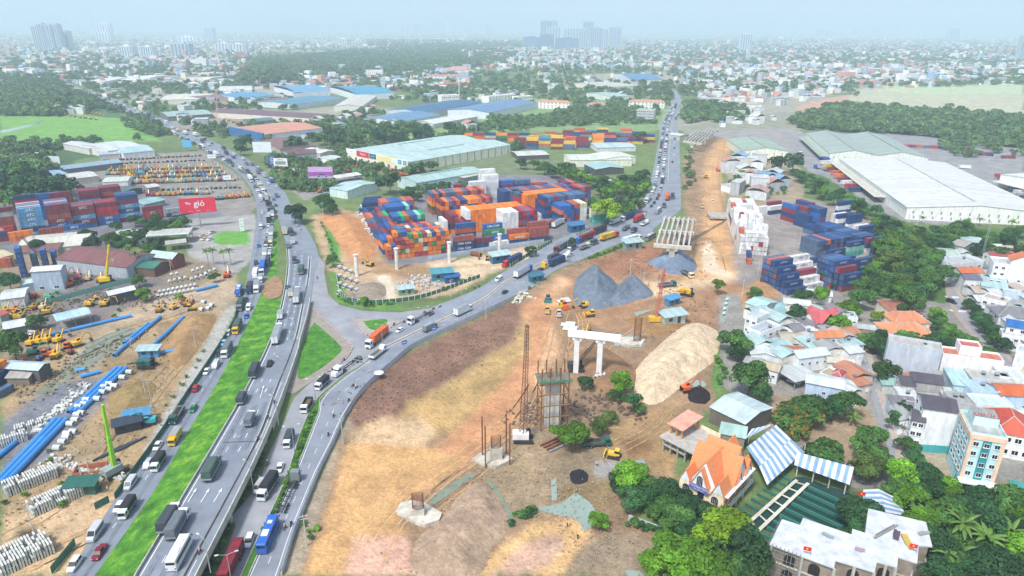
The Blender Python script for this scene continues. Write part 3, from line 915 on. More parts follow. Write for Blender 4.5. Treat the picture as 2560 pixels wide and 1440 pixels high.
# single trees one can tell apart
for a in [
 (1830,850,6.2,'mid','round green tree between the sand heap and the white flat-roofed house'),
 (1845,880,4.,'dark','dark lower tree at the foot of the round tree by the white house'),
 (1875,945,7.,'mid','spreading green tree beside the dusty car park and tin shelter'),
 (1905,985,3.5,'dark','small dark tree below the spreading tree by the car park'),
 (2120,1000,5.,'mid','tall green tree in front of the pale blue wall',10),
 (2085,1020,4.6,'dark','dark bushy tree on the left of the pale blue house group'),
 (2180,1100,5.2,'mid','round tree at the kerb below the vacant lot'),
 (2175,1165,4.8,'olive','rounded tree beside the end of the narrow street'),
 (2190,1145,4.6,'mid','tree leaning over the street edge above the jungle'),
 (2215,930,4.6,'mid','street tree in front of the blank grey house wall'),
 (2260,1030,4.,'mid','street tree before the dark tiled house row'),
 (2245,1050,3.4,'dark','dark street tree beside the white terraced house'),
 (2265,1110,3.,'mid','small tree at the corner of the walled sandy plot'),
 (2285,1145,3.4,'dark','dark tree by the turquoise plot wall'),
 (1990,785,4.8,'dark','dense dark tree beside the red gabled house'),
 (2100,810,4.4,'bright','bright green tree right of the red gabled house'),
 (2200,790,3.4,'lime','slim light green tree in the temple yard'),
 (1890,735,3.6,'mid','green tree above the pale tin roofs by the brown bank'),
 (2010,740,5.,'mid','green tree just below the stepped navy containers'),
 (2055,735,4.2,'bright','bright tree below the stacked navy containers'),
 (2085,690,6.5,'dark','dark tree in front of the right navy container stack',9),
 (2150,745,5.5,'mid','tree between the container yard and the temple roofs'),
 (2120,770,5.,'bright','light green thicket tree left of the temple roofs'),
 (1555,955,4.6,'bright','lone bright green tree standing on bare ground by the pier'),
 (1540,985,2.6,'mid','small green tree below the lone bright tree'),
 (1463,955,2.8,'dark','small dark tree beside the brown pipes'),
 (1585,1000,3.2,'dark','hanging-root tree on the dark heap of soil',7),
 (1600,1020,2.2,'mid','low leafy clump beside the hanging-root tree'),
 (1435,1085,5.,'bright','bright airy tree left of the loaded dump truck',9),
 (1500,1065,3.,'olive','thin olive tree above the loaded dump truck'),
 (1525,1040,2.6,'olive','thin olive sapling near the timber heap'),
 (1580,1185,5.,'bright','light green tree at the end of the dark garden trees'),
 (1795,710,3.,'bright','thin lone tree beside the yellow mobile crane',7),
 (1495,1300,2.6,'bright','small bright bush tree at the edge of the muddy pond'),
 (1810,1310,6.4,'lime','glowing lime green tree in front of the fish pond',15),
 (1765,1350,4.,'lime','lower lime green tree at the left of the glowing one',9),
 (1680,1380,6.6,'bright','big bright green tree at the bottom left of the garden',12),
 (1640,1410,4.4,'bright','bright green tree at the bottom frame edge by the gravel'),
 (1760,1420,6.,'bright','bright green tree at the bottom middle of the garden',11),
 (1850,1370,6.4,'dark','dark green tree left of the building under construction',12),
 (1880,1410,5.6,'mid','green tree touching the scaffolded building corner',10),
 (1820,1430,5.,'mid','green tree at the bottom edge beside the scaffolding'),
 (1720,1330,4.,'dark','dark tree behind the pale garden wall'),
 (2145,1280,6.,'dark','dark tree at the corner of the fish pond',9),
 (2140,1325,4.,'dark','dark tree overhanging the open pond water'),
 (30,860,6.2,'mid','round green tree by the white low-loader lorry at the left edge'),
 (22,700,6.,'dark','dark tree left of the grey shed and blue containers',10),
 (92,615,5.5,'dark','round tree by the tall thin mast at the left'),
 (380,620,6.4,'mid','round tree in front of the fuel station canopy'),
 (305,615,5.,'dark','dark tree between the tin roof and the fuel station'),
 (355,735,3.6,'bright','bright bush tree by the long green fence'),
 (345,700,3.6,'mid','green tree behind the green fence end'),
 (536,690,3.,'bright','small tree growing among the concrete pipes'),
 (448,745,2.6,'bright','small bright tree in front of the stacked pipes'),
 (90,800,4.,'mid','green tree behind the light blue tin shed'),
 (457,555,5.2,'mid','round tree under the red billboard'),
 (975,450,9.,'dark','big dark tree between the two pale green halls',17),
 (1515,525,9.,'lime','vivid lime green tree at the edge of the middle container yard',15),
 (1560,500,7.,'grey','greyish tree beside the vivid lime tree',12),
 (1490,510,6.,'mid','green tree behind the vivid lime tree'),
 (1080,410,6.,'mid','round tree in front of the long pale hall',10),
 (1050,415,6.,'mid','rounded tree left of the twin by the long pale hall',10),
 (735,530,7.,'dark','dark tree beside the road at the yard entrance'),
 (810,505,7.,'dark','dark tree left of the low grey gatehouse'),
 (830,520,5.,'mid','tree on the verge above the sandy triangle'),
 (830,650,3.8,'mid','dense green tree on the verge beside the works entrance'),
 (910,750,2.4,'bright','small round tree before the green site fence'),
 (1325,625,3.6,'dark','small dark tree by the blue office beside the red lorry'),
 (1430,605,3.2,'dark','small tree at the container yard gate'),
 (1985,400,9.,'dark','tall dark tree beside the two-storey pale house',18),
 (1945,400,8.,'dark','tall dark tree left of its twin near the pale hall',17),
 (615,350,9.,'dark','dark roadside tree by the white billboard',15),
 (600,370,7.,'dark','dark tree lower by the roadside near the white billboard',12),
 (1600,340,8.,'dark','dark tree beside the far coloured containers',13),
 (1545,345,6.,'dark','tree among the far coloured containers'),
]:
 T(*a[:4],a[4],a[5] if len(a)>5 else None,near=a[1]>500)
T(2002,1030,9.5,'mid','wide flame tree with orange blossom on the vacant lot',10,CROWN_FLAME)
T(2065,1130,8.,'mid','flat-topped spreading tree beside the striped shed roof',8,CROWN_FLAT[0])
T(1410,1075,3.4,'bright','airy bright crown left of the steel bars',8,CROWN_FLAT[1])
# belts: each tree stands alone; named by its order along the belt
def belt(poly,n,rad,kinds,phrase,group,hf=1.7,near=True,mind=1.):
 pa=np.array(poly,float)
 pts,tries=[],0
 while len(pts)<n and tries<6000:
  tries+=1
  x,y=rng.uniform(*pa[:,0][[pa[:,0].argmin(),pa[:,0].argmax()]]),rng.uniform(pa[:,1].min(),pa[:,1].max())
  if not inpoly(np.array([x]),np.array([y]),poly)[0]:
   continue
  r=rng.uniform(*rad)
  p=P(x,y,r*hf-r*.6)
  if all((p-q[0]).length>(r+q[1])*.62*mind for q in pts):
   pts.append((p,r,x))
 pts.sort(key=lambda t: t[2])
 for i,(p,r,x) in enumerate(pts):
  kd=kinds[rng.integers(len(kinds))]
  word={'mid': 'green','dark': 'dark green','bright': 'bright green','lime': 'lime green','olive': 'olive','teal': 'deep green','grey': 'greyish'}[kd]
  tree(Vector((p.x,p.y,0)),r,r*hf,kd,'%s tree, %s from the left %s'%(word,ordn(i),phrase),group,near)
belt([(2195,560),(2290,580),(2370,640),(2365,715),(2300,755),(2235,745),(2150,720),(2195,640)],34,(4.5,7.),['mid','mid','dark','bright','olive'],'in the wood beside the navy container yard','wood right of the navy containers',2.)
belt([(2295,560),(2560,575),(2560,640),(2480,640),(2380,625),(2300,600)],24,(4.,6.),['mid','dark','mid'],'below the palms of the big white hall','trees below the white hall')
belt([(1975,425),(2060,450),(2200,525),(2290,580),(2230,600),(2160,540),(2060,490),(1985,450)],30,(3.,6.),['mid','dark','bright','mid'],'in the green strip along the white hall','green strip beside the white hall')
belt([(1540,1190),(1650,1205),(1770,1265),(1800,1300),(1770,1330),(1640,1280),(1560,1230)],20,(3.2,4.6),['dark','dark','mid'],'in the dark row before the orange roofed restaurant','dark garden row',1.5)
belt([(2230,1180),(2330,1190),(2420,1240),(2560,1240),(2560,1440),(2360,1440),(2330,1320),(2240,1240)],40,(3.2,5.4),['mid','dark','bright','dark','mid'],'in the jungle at the bottom right corner','bottom right jungle',1.8)
belt([(180,590),(240,570),(330,540),(470,545),(480,560),(400,580),(330,600),(230,620)],20,(3.6,5.),['mid','dark','mid'],'in the row below the left container stacks','trees below the left container stacks')
belt([(0,425),(90,420),(190,470),(180,490),(60,480),(0,495)],22,(6.,9.),['dark','mid','teal'],'behind the left container stacks','wood behind the left container stacks',2.,near=False)
belt([(1010,475),(1090,462),(1150,455),(1165,468),(1100,480),(1020,492)],10,(4.,6.),['mid','dark'],'behind the middle container yard','trees behind the middle container yard',near=False)
belt([(1290,405),(1420,415),(1470,440),(1600,445),(1640,385),(1612,480),(1570,520),(1500,470),(1380,430)],34,(4.5,7.5),['mid','dark','mid','bright'],'between the middle yard and the far straight road','trees west of the far road',near=False)
belt([(2140,840),(2200,835),(2230,850),(2350,830),(2420,850),(2400,870),(2200,880)],14,(3.4,4.8),['mid','dark'],'behind the tall blank grey house','trees behind the blank grey house')
belt([(2420,755),(2470,800),(2520,870),(2500,860),(2440,800)],10,(2.6,3.6),['dark','mid'],'along the right pavement of the second street','street trees of the second street')
belt([(2340,780),(2400,830),(2480,880),(2460,885),(2380,850),(2330,800)],9,(2.8,4.),['mid','bright'],'along the left side of the second street','trees left of the second street')
belt([(700,360),(800,330),(1150,310),(1170,335),(1000,355),(800,345)],30,(6.,10.),['dark','mid','teal'],'behind the long pale hall','tree line behind the long pale hall',near=False)
# palms
def palm_meshes(seed,nf=20,L=3.2):
 g=random.Random(seed)
 mb=MB()
 pm=M('587a2e',rough=.6,var=.3,scale=1.)
 for i in range(nf):
  a=i*6.283/nf+g.uniform(-.2,.2)
  e=g.uniform(.1,1.1)
  pr,wd=Vector((0,0,0)),.12
  d=Vector((math.cos(a)*math.cos(e),math.sin(a)*math.cos(e),math.sin(e)))
  side=Vector((-math.sin(a),math.cos(a),0))
  for s in range(5):
   nx=pr+d*(L/5)
   w2=[.28,.36,.32,.22,.04][s]
   for sg in (-1,1):
    mb.face([pr,nx,nx+side*sg*w2-Vector((0,0,w2*.5)),pr+side*sg*wd-Vector((0,0,wd*.5))],pm)
   pr,wd=nx,w2
   d=(d+Vector((0,0,-.28))).normalized()
 return mb.mesh('fronds')
PALM_F=[palm_meshes(s) for s in range(3)]
PALM_T=MB().tube((0,0,-.2),(.15,.1,1),.16,M('8d8271',rough=.95),.1,n=7).mesh('trunk')
def palm(px,py,h,label,s=1.,group=None):
 p=P(px,py,h)
 t=thing('palm_tree',label,'palm',(p.x,p.y,0),random.uniform(0,6),group)
 o=ob('fronds',PALM_F[len(TREE_AT)%3],t,(.15,.1,h))
 o.scale=(s,)*3
 TREE_AT.append(p)
 q=ob('trunk',PALM_T,t)
 q.scale=(1,1,h)
for a in [(322,620,13,'tall leaning palm beside the brown tin roof'),(337,634,11,'second tall palm by the brown tin roof'),
   (516,628,8,'leftmost palm at the road corner by the pipes'),(530,625,9,'second palm from the left at the road corner'),(557,630,8,'third palm from the left at the road corner'),(573,625,8,'rightmost palm at the road corner'),
   (2420,552,4,'first palm in front of the white hall'),(2306,545,4,'palm at the left corner of the white hall front'),(2452,548,4.5,'second palm in front of the white hall'),(2533,555,4.5,'rightmost palm in front of the white hall'),(2280,560,3.5,'low palm left of the white hall corner'),
   (2318,1285,6,'broad palm at the back of the bottom right jungle',1.5),(2410,1310,7,'large palm in the middle of the bottom right jungle',1.6),(2465,1345,6,'large palm right of centre in the jungle',1.6),(2375,1390,6,'low palm near the white roof corner',1.4),(2530,1330,6,'palm at the right frame edge of the jungle',1.4),
   (2395,1385,5,'drooping palm at the bottom of the jungle',1.5),(2135,1040,3.5,'banana-like palm beside the narrow street'),(2265,1015,4,'small palm before the dark tiled row')]:
 palm(*a[:4],*(a[4:5] or [1.]))
# shrubs along the roads
SHRUB=[crown_mesh('shrub',70+s,420,lobes=6,h=.5,leaf=.14,bottom=-.3) for s in range(3)]
def shrub(p,r,kind,label,group):
 c,j=LC[kind],random.uniform(.8,1.3)
 o=ob('shrub',SHRUB[random.randrange(3)],None,(p.x,p.y,p.z+r*.45),random.uniform(0,6),label,'shrub',group)
 o.scale=(r,r*random.uniform(.8,1.2),r*random.uniform(.7,1.1))
 o.color=(c[0]*j,c[1]*j,c[2]*j,1)
def shrubs(line,n,rad,kinds,phrase,group,spread=.6,z=.1):
 L=resample([tuple(q) for q in W(line,z)],n)
 for i,q in enumerate(L):
  shrub(Vector(q)+Vector((random.uniform(-spread,spread),random.uniform(-spread,spread),0)),random.uniform(*rad),kinds[i%len(kinds)],'%s shrub counted from the %s'%(ordn(i),phrase),group)
mid_strip=[((a[0]+b[0])/2,(a[1]+b[1])/2) for a,b in zip(st_L[:9],st_R[:9])]
shrubs(mid_strip[2:7],26,(.9,1.5),['bright','mid','mid'],'bottom end of the hedge in the planted strip','hedge in the planted strip',.3)
shrubs([(530,1440),(550,1390),(560,1340),(575,1320)],10,(1.,1.8),['mid','dark','bright'],'bottom frame edge in the wedge beside the flyover','bushes in the wedge under the flyover',1.)
shrubs([(600,1260),(625,1220),(650,1170),(660,1140)],9,(.9,1.5),['dark','mid'],'lower end of the verge under the flyover span','bushes under the flyover span',.8)
shrubs([(845,745),(880,760),(930,765),(980,760)],12,(1.,1.7),['mid','bright'],'left end of the fence corner verge','bushes at the green fence corner')
shrubs([(1110,725),(1140,712),(1175,700)],6,(1.2,1.8),['mid','dark'],'left in the row along the green site fence','bushes along the green fence')
shrubs([(1470,648),(1500,638),(1530,628),(1560,612)],14,(1.2,2.),['bright','mid'],'left in the hedge by the small tin office','hedge by the tin office',.6)
shrubs([(806,560),(818,590),(832,625),(845,655)],12,(1.,1.7),['bright','mid'],'top of the verge left of the sandy triangle','verge bushes by the sandy triangle',.5)
shrubs([(1335,690),(1350,685),(1310,745),(1290,755)],6,(1.,1.6),['mid'],'top by the blue tarpaulin at the road edge','bushes at the works road edge',.6)
shrubs([(505,880),(480,930),(430,990),(395,1045)],8,(.7,1.3),['mid','bright'],'top of the rubble bank by the green road fence','bushes on the rubble bank',.8)
shrubs([(120,1130),(135,1180),(170,1260),(30,1240),(20,1260)],9,(1.,1.7),['mid','bright'],'top among the concrete block stacks','bushes among the concrete blocks',1.)
shrubs([(765,1310),(775,1350),(790,1330)],4,(.8,1.3),['mid','bright'],'left on the verge by the fence end','bushes by the metal fence',.5)
shrubs([(1300,1290),(1340,1275),(1280,1310)],6,(1.2,2.),['mid','dark'],'left at the muddy pond bank','bushes on the pond bank',1.)
shrubs([(1790,900),(1810,930),(1800,960)],8,(1.4,2.4),['bright','mid'],'top on the green bank below the sand heap','bushes below the sand heap',1.)
shrubs([(1860,500),(1900,490),(1960,485)],8,(2.,3.),['mid','bright'],'left behind the white container stack','bushes behind the white containers',1.)
shrubs([(250,640),(130,745),(340,760),(240,790),(300,790)],8,(1.2,2.),['mid'],'left in the machine yard','bushes in the machine yard',2.)
shrubs([(1590,1310),(1620,1325),(1650,1320)],6,(1.5,2.4),['mid','dark'],'left beside the pale garden wall','bushes by the garden wall',1.)
# ================================================================ shipping containers
def paint(name,rough=.5,var=.22,stretch=(.6,.6,.15),scale=1.2):
 """paint in the object's own colour,weathered"""
 m=bpy.data.materials.new(name)
 m.use_nodes=True
 n,l=m.node_tree.nodes,m.node_tree.links
 b=n['Principled BSDF']
 b.inputs['Roughness'].default_value=rough
 oi=n.new('ShaderNodeObjectInfo')
 tc=n.new('ShaderNodeTexCoord')
 mp=n.new('ShaderNodeMapping')
 mp.inputs['Scale'].default_value=stretch
 ad=n.new('ShaderNodeVectorMath')
 ad.operation='ADD'
 l.new(tc.outputs['Object'],ad.inputs[0])
 l.new(oi.outputs['Location'],ad.inputs[1])
 l.new(ad.outputs[0],mp.inputs[0])
 nz=n.new('ShaderNodeTexNoise')
 nz.inputs['Scale'].default_value=scale
 nz.inputs['Detail'].default_value=6
 l.new(mp.outputs[0],nz.inputs['Vector'])
 mr=n.new('ShaderNodeMapRange')
 mr.inputs['From Min'].default_value,mr.inputs['From Max'].default_value=.3,.7
 mr.inputs['To Min'].default_value,mr.inputs['To Max'].default_value=1-var,1+var*.7
 l.new(nz.outputs['Fac'],mr.inputs['Value'])
 sc=n.new('ShaderNodeVectorMath')
 sc.operation='SCALE'
 l.new(oi.outputs['Color'],sc.inputs[0])
 l.new(mr.outputs[0],sc.inputs['Scale'])
 l.new(sc.outputs[0],b.inputs['Base Color'])
 return m
PAINT=paint('container_paint',var=.38)
CARPAINT=paint('vehicle_paint',rough=.28,var=.08)
DARKSTEEL=M('3a3d40',rough=.6,var=.2)
STEEL=M('8f9498',rough=.5,var=.2)
def setc(o,hexc,j=.0):
 c=lin(hexc)
 k=1+random.uniform(-j,j)
 o.color=(c[0]*k,c[1]*k,c[2]*k,1)
 return o
def cont_body(L,h):
 mb=MB()
 w_=2.38
 # corrugated sides: shallow vertical folds
 nf=int(L/1.0)
 for sg in (-1,1):
  for k in range(nf):
   x0,x1=-L/2+.15+(L-.3)*k/nf,-L/2+.15+(L-.3)*(k+1)/nf
   y=sg*(w_/2-(.06 if k%2 else 0))
   pts=[(x0,y,.2),(x1,y,.2),(x1,y,h-.18),(x0,y,h-.18)]
   mb.face(pts if sg<0 else pts[::-1],PAINT)
 mb.box((0,0,h/2-.02),(L-.3,w_-.14,h-.34),PAINT)
 mb.box((0,0,h-.13),(L-.02,w_,.1),PAINT)
 for sg in (-1,1):
  mb.box((0,sg*(w_/2-.04),h-.1),(L-.02,.1,.16),PAINT)
  mb.box((0,sg*(w_/2-.04),.12),(L-.02,.1,.2),PAINT)
  for sx in (-1,1):
   mb.box((sx*(L/2-.09),sg*(w_/2-.05),h/2),(.16,.13,h-.04),PAINT)
 mb.box((L/2-.06,0,h/2),(.08,w_-.2,h-.3),PAINT)
 return mb.mesh('body')
def cont_door(L,h):
 mb=MB()
 mb.box((-L/2+.05,0,h/2),(.1,2.1,h-.34),PAINT)
 for y in (-.75,-.3,.3,.75):
  mb.tube((-L/2-.03,y,.25),(-L/2-.03,y,h-.25),.035,STEEL,n=4,cap=False)
 mb.box((-L/2-.02,0,h/2),(.04,.06,h-.4),DARKSTEEL)
 return mb.mesh('door')
C40,D40=cont_body(12.19,2.86),cont_door(12.19,2.86)
C20,D20=cont_body(6.06,2.57),cont_door(6.06,2.57)
TXT={}
def text_mesh(s,size,hexc,italic=0.,bold=0.02,mat=None):
 key=(s,size,hexc,italic)
 if key in TXT:
  return TXT[key]
 cu=bpy.data.curves.new('lettering','FONT')
 cu.body,cu.size,cu.align_x,cu.align_y,cu.shear,cu.offset,cu.resolution_u=s,size,'CENTER','CENTER',italic,bold,2
 o=bpy.data.objects.new('tmp',cu)
 COL.objects.link(o)
 bpy.context.view_layer.update()
 me=bpy.data.meshes.new_from_object(o.evaluated_get(bpy.context.evaluated_depsgraph_get()))
 bpy.data.objects.remove(o)
 me.transform(Matrix.Rotation(math.pi/2,4,'X'))
 me.materials.clear()
 me.materials.append(mat or M(hexc,rough=.6,var=.05,jit=.02))
 me.name='lettering'
 TXT[key]=me
 return me
CN={'navy': '1d3c6e','blue': '22579c','lblue': '4d93c0','maroon': '7c2738','red': 'b5222f','brown': '99493c','orange': 'ec7a1e','rust': 'c05a3c','green': '2f7d3f','brightgreen': '17a050','teal': '3f9e8e','white': 'dcdfdd','grey': 'a3aba9','cream': 'd6d2b0','yellow': 'd9b23c','slate': '4a5f7d','darkgreen': '2a5a2a','mint': '7fc3b0'}
for k_,v_ in CN.items():
 CN[k_]=''.join('%02x'%int(int(v_[i:i+2],16)*.9+182*.1) for i in (0,2,4))
CW={'lblue': 'light blue','brightgreen': 'bright green','darkgreen': 'dark green','navy': 'navy blue','rust': 'rust red'}
TIER=['bottom','second','third','fourth','fifth','sixth','seventh']
N_CONT=[0]
def container(pos,rz,L,h,colr,label,group,txt=None,tcol='e8eaea',tside=-1,tsize=None,italic=.25):
 t=thing('shipping_container',label,'container',pos,rz,group)
 j=random.uniform(-.12,.12)
 c=lin(CN[colr])
 c=tuple(x*(1+j) for x in c)+(1,)
 ob('body',C40 if L>8 else C20,t).color=c
 d=ob('door',D40 if L>8 else D20,t)
 d.color=c
 if random.random()<.5:
  d.rotation_euler=(0,0,math.pi)
 if txt:
  w_=ob('lettering',text_mesh(txt,tsize or 1.7,tcol,italic),t,(0,tside*1.235,h*.52))
  if tside>0:
   w_.rotation_euler=(0,0,math.pi)
 N_CONT[0]+=1
 return t
class Yard:
 def __init__(s,px,py,ang):
  s.o=P(px,py)
  s.a=R(ang)
  s.u,s.v=Vector((math.cos(s.a),math.sin(s.a),0)),Vector((-math.sin(s.a),math.cos(s.a),0))
 def at(s,u,v,z=0):
  return s.o+s.u*u+s.v*v+Vector((0,0,z))
# --- left yard: long sides face us
LY=Yard(60,594,36)
LH=2.9
left=[  # u,v,colours bottom to top with writing,landmark
 (-8.5,11.,['brown','maroon','brown','brown','grey','maroon'],{},'leftmost tall stack at the left frame edge'),
 (5.8,1.2,['lblue','navy','lblue','lblue','lblue','lblue'],{0: 'TC',2: 'SITC',3: 'SITC',4: 'SITC',5: 'SITC'},'tall stack of light blue lettered boxes'),
 (20.,1.2,['maroon','blue','maroon','brown','maroon','maroon'],{0: 'SITC',1: 'SITC',2: 'SITC'},'tall maroon stack right of the light blue one'),
 (33.,3.,['blue','maroon','lblue','maroon','maroon'],{1: 'SITC',2: 'SITC',4: 'SITC'},'fourth tall stack from the left'),
 (46.,4.,['blue','blue','red','red','maroon'],{0: 'SIPG',1: 'SIPG'},'fifth tall stack with two red boxes'),
 (58.5,5.,['maroon','lblue','navy','lblue','maroon','navy'],{0: 'SITC',1: 'SITC',2: 'SITC',3: 'SITC'},'rightmost tall stack with the navy top'),
 (71.5,2.5,['red','red','maroon'],{0: 'ABL',1: 'ABL'},'low stack with the red lettered boxes'),
 (85.,1.5,['navy','grey'],{0: 'SWIFT'},'low stack right of the red lettered boxes'),
 (97.,4.,['navy'],{},'far right single row of the left yard'),
 (26.,-8.,['grey','blue'],{1: 'SIPG'},'low boxes in front of the maroon stack'),
 (14.,-8.,['rust','brown'],{},'brown pair in front of the maroon stack'),
 (-10.,-2.,['maroon','navy','red'],{2: 'ABL'},'short stack at the left frame edge'),
 (-1.,-6.,['orange','orange'],{},'orange pair below the light blue stack'),
]
for u,v,cs,tx,mark in left:
 for k,c in enumerate(cs):
  container(LY.at(u,v,k*LH),LY.a,12.2,LH,c,'%s container, %s layer of the %s'%(CW.get(c,c),TIER[k],mark),'containers of the left yard',tx.get(k),italic=.3 if tx.get(k) in ('SITC','TC') else 0,tsize=2.1)
back=[(5.8,7,['lblue','maroon','grey','slate']),(20,7,['maroon','slate','maroon','lblue','grey']),(33,4,['maroon','brown','slate']),(46,4,['maroon','maroon','red']),(58.5,4,['slate','navy','navy'])]
STUFFC=[]   # rest of the boxes: (pos,rz,L,h,colour)
for (u,n,cs),(_,v0,tall,_,_) in zip(back,left[1:6]):
 for k in range(1,n):
  for t in range(2):
   STUFFC.append((LY.at(u,v0+k*2.5,(len(tall)-1-t)*LH),LY.a,12.2,LH,cs[(k+t)%len(cs)]))
 for t in range(len(tall)):
  STUFFC.append((LY.at(u,v0+n*2.5,t*LH),LY.a,12.2,LH,cs[t%len(cs)]))
for u,v,cs,tx,mark in [(5,42,['red','navy'],{},'rear pair behind the light blue stack'),(17,40,['blue','blue'],{},'rear blue pair behind the maroon stack'),(24,38,['maroon','maroon'],{},'rear maroon pair of the left yard'),
       (40,34,['maroon','brown','lblue','lblue','maroon','maroon'],{3: 'SITC'},'rear tall stack left of its twin'),(53,37,['maroon','brown','maroon','maroon','brown','maroon'],{3: 'SITC'},'rear tall twin stack on the right')]:
 for k,c in enumerate(cs):
  z=k*LH if len(cs)>2 else (k+4)*LH
  if z>9:
   container(LY.at(u,v,z),LY.a,12.2,LH,c,'%s container, %s of the %s'%(CW.get(c,c),'top' if k==len(cs)-1 else TIER[k]+' layer',mark),'containers of the left yard',tx.get(k),italic=.3)
  else:
   STUFFC.append((LY.at(u,v,z),LY.a,12.2,LH,c))
 for k in range(len(cs) if len(cs)>2 else 6):
  for q in (1,2,3):
   if len(cs)>2 or q==1:
    STUFFC.append((LY.at(u,v+2.5*q-(0 if len(cs)>2 else 2.5),k*LH-(0 if len(cs)>2 else 2*LH)) if k*LH>=(0 if len(cs)>2 else 2*LH) else LY.at(u,v+2.5*q,0),LY.a,12.2,LH,cs[k%len(cs)]))
# --- middle yard
CY=Yard(970,652,22.7)
SH=2.6
wallc=['orange']*9+['rust','maroon','navy','brown','red','green','blue','cream','rust']
def colname(i):
 return '%s column from the left'%ordn(i)
ends=CY.a+math.pi/2
tops=['orange','blue','maroon','maroon','rust','green','orange','green','maroon','cream','navy','orange','slate','orange']
for c in range(14):
 nt=3 if c<2 else 4 if c<5 else 5
 for t in range(nt):
  k=tops[c] if t==nt-1 else wallc[rng.integers(len(wallc))]
  container(CY.at(1.3+c*2.55,4.2,t*SH),ends,6.06,SH,k,'%s box end, %s layer, %s of the orange front wall'%(CW.get(k,k),TIER[t],colname(c)),'front wall of the middle yard')
def blk(u0,v0,n,tiers,cols,L=12.2,h=LH,axis='v',depth=1,base=0,stepc=None):
 """block of boxes standing end-on; joins the rest"""
 rz=ends if axis=='v' else CY.a
 for c in range(n):
  for d in range(depth):
   for t in range(base,tiers):
    if d and t<tiers-1:
     continue
    k=cols[rng.integers(len(cols))] if stepc is None else stepc(c,t)
    p=(u0+c*2.52,v0+L/2+d*(L+.3)) if axis=='v' else (u0+L/2+d*(L+.3),v0+c*2.52)
    STUFFC.append((CY.at(p[0],p[1],t*h),rz,L,h,k))
mix=['maroon','navy','orange','orange','rust','slate','blue','cream','brown']
blk(7,8,11,5,mix,6.06,SH,base=2)
blk(6,15,12,5,mix,6.06,SH,base=2)
blk(4,8,1,4,['maroon','orange'],6.06,SH)
blk(15,28,8,3,['maroon','brown','rust'],base=1)
blk(15.5,46,8,4,None,stepc=lambda c,t: ['blue','blue','brightgreen','rust','slate','blue','mint','brightgreen','maroon'][c] if t==3 else ['blue','maroon','rust','navy'][(c+t)%4])
blk(17,70,7,4,None,stepc=lambda c,t: ['blue','blue','blue','blue','blue','mint','navy'][c] if t==3 else ['blue','navy','maroon'][(c+t)%3])
blk(19.5,96,9,3,None,stepc=lambda c,t: ['rust','rust','slate','blue','blue','slate','rust','brown','brown'][c])
for r,(u,cl) in enumerate(((1.2,['navy','orange','blue','navy','maroon','slate','rust']),(3.9,['navy','navy','blue','maroon','navy','navy']),(6.6,['brown','maroon','maroon','navy','blue','navy']),(9.3,['maroon','brightgreen','navy','maroon','brown']))):
 for k in range(len(cl)):
  for t in range(3-(k>4)+(r>1 and k<5)):
   STUFFC.append((CY.at(u+k*.9,17+r+k*12.5,t*LH),ends,12.2,LH,cl[(k+t)%len(cl)]))
for k,c in enumerate(['navy','grey','white','slate']):
 STUFFC.append((CY.at(11+k*1.5,108+k*5,0),CY.a,12.2,LH,c))
 STUFFC.append((CY.at(14+k*1.5,112+k*5,LH),CY.a,12.2,LH,'navy'))
blk(50.5,60,14,5,None,stepc=lambda c,t: ['maroon','orange','slate','maroon','rust','navy','navy','orange','orange','orange','rust','maroon','rust','maroon'][c] if t==4 else ['navy','darkgreen','maroon','orange','maroon'][t] if c==0 else ['maroon','orange','blue','rust','navy'][(c*3+t)%5])
blk(51,84,15,5,None,stepc=lambda c,t: ['slate','rust','navy','rust','slate','slate','slate','rust','rust','slate','maroon','rust','rust','maroon','rust'][c] if t==4 else ['brown','darkgreen','orange','rust'][t] if c==0 else ['maroon','navy','rust'][(c+t)%3])
blk(70,51,8,3,['white'],base=2)
blk(60,50,3,3,['orange','brightgreen','orange'],base=1)
# big orange wall
blk(58.2,33,15,5,None,stepc=lambda c,t: ('white' if t>2 else 'maroon' if t>1 else 'navy') if c==0 else 'orange')
blk(49,36,2,4,None,stepc=lambda c,t: ['orange','navy','maroon','maroon'][t])
blk(44.5,36,1,3,['white'])
blk(77,20,4,5,None,stepc=lambda c,t: 'white' if t<(3,3,5,5)[c] else 'white',base=0)
blk(87.2,20,5,5,None,stepc=lambda c,t: ['slate','maroon','maroon','maroon','red'][(t*2+c)%5] if c<3 else ['blue','navy','red','maroon','blue'][(t+c)%5])
blk(100,20,1,4,['white'])
blk(50,20,1,4,None,stepc=lambda c,t: ['orange','navy','navy','maroon'][t])
# rear right block
blk(98,72,20,5,None,stepc=lambda c,t: 'navy' if c<2 else ['slate','rust','slate','maroon','blue'][c%5])
blk(105,64,2,5,None,stepc=lambda c,t: ['maroon','maroon','red','red','slate'][t])
blk(108,58,15,5,None,stepc=lambda c,t: 'orange' if c<3 or t==4 and c<13 else ['navy','maroon','blue','navy','navy'][(c+t*2)%5])
blk(117,47,13,5,None,stepc=lambda c,t: 'slate' if t==4 and c%3 else ['navy','blue','navy','maroon','navy','blue','rust'][(c*2+t)%7])
blk(122,33,4,4,None,stepc=lambda c,t: ['blue','navy','rust','blue','blue'][(c+t)%5])
blk(132,34,2,4,None,stepc=lambda c,t: ['maroon','maroon','blue','rust'][t])
blk(137,34,2,4,['white','cream'])
blk(140,24,1,2,['rust','teal'],axis='u')
blk(141,30,1,3,['teal','cream'],axis='u',L=6.06)
blk(150,66,5,5,['rust','maroon','slate','navy','brown'],L=12.2)
blk(150,82,4,5,['rust','navy','maroon'])
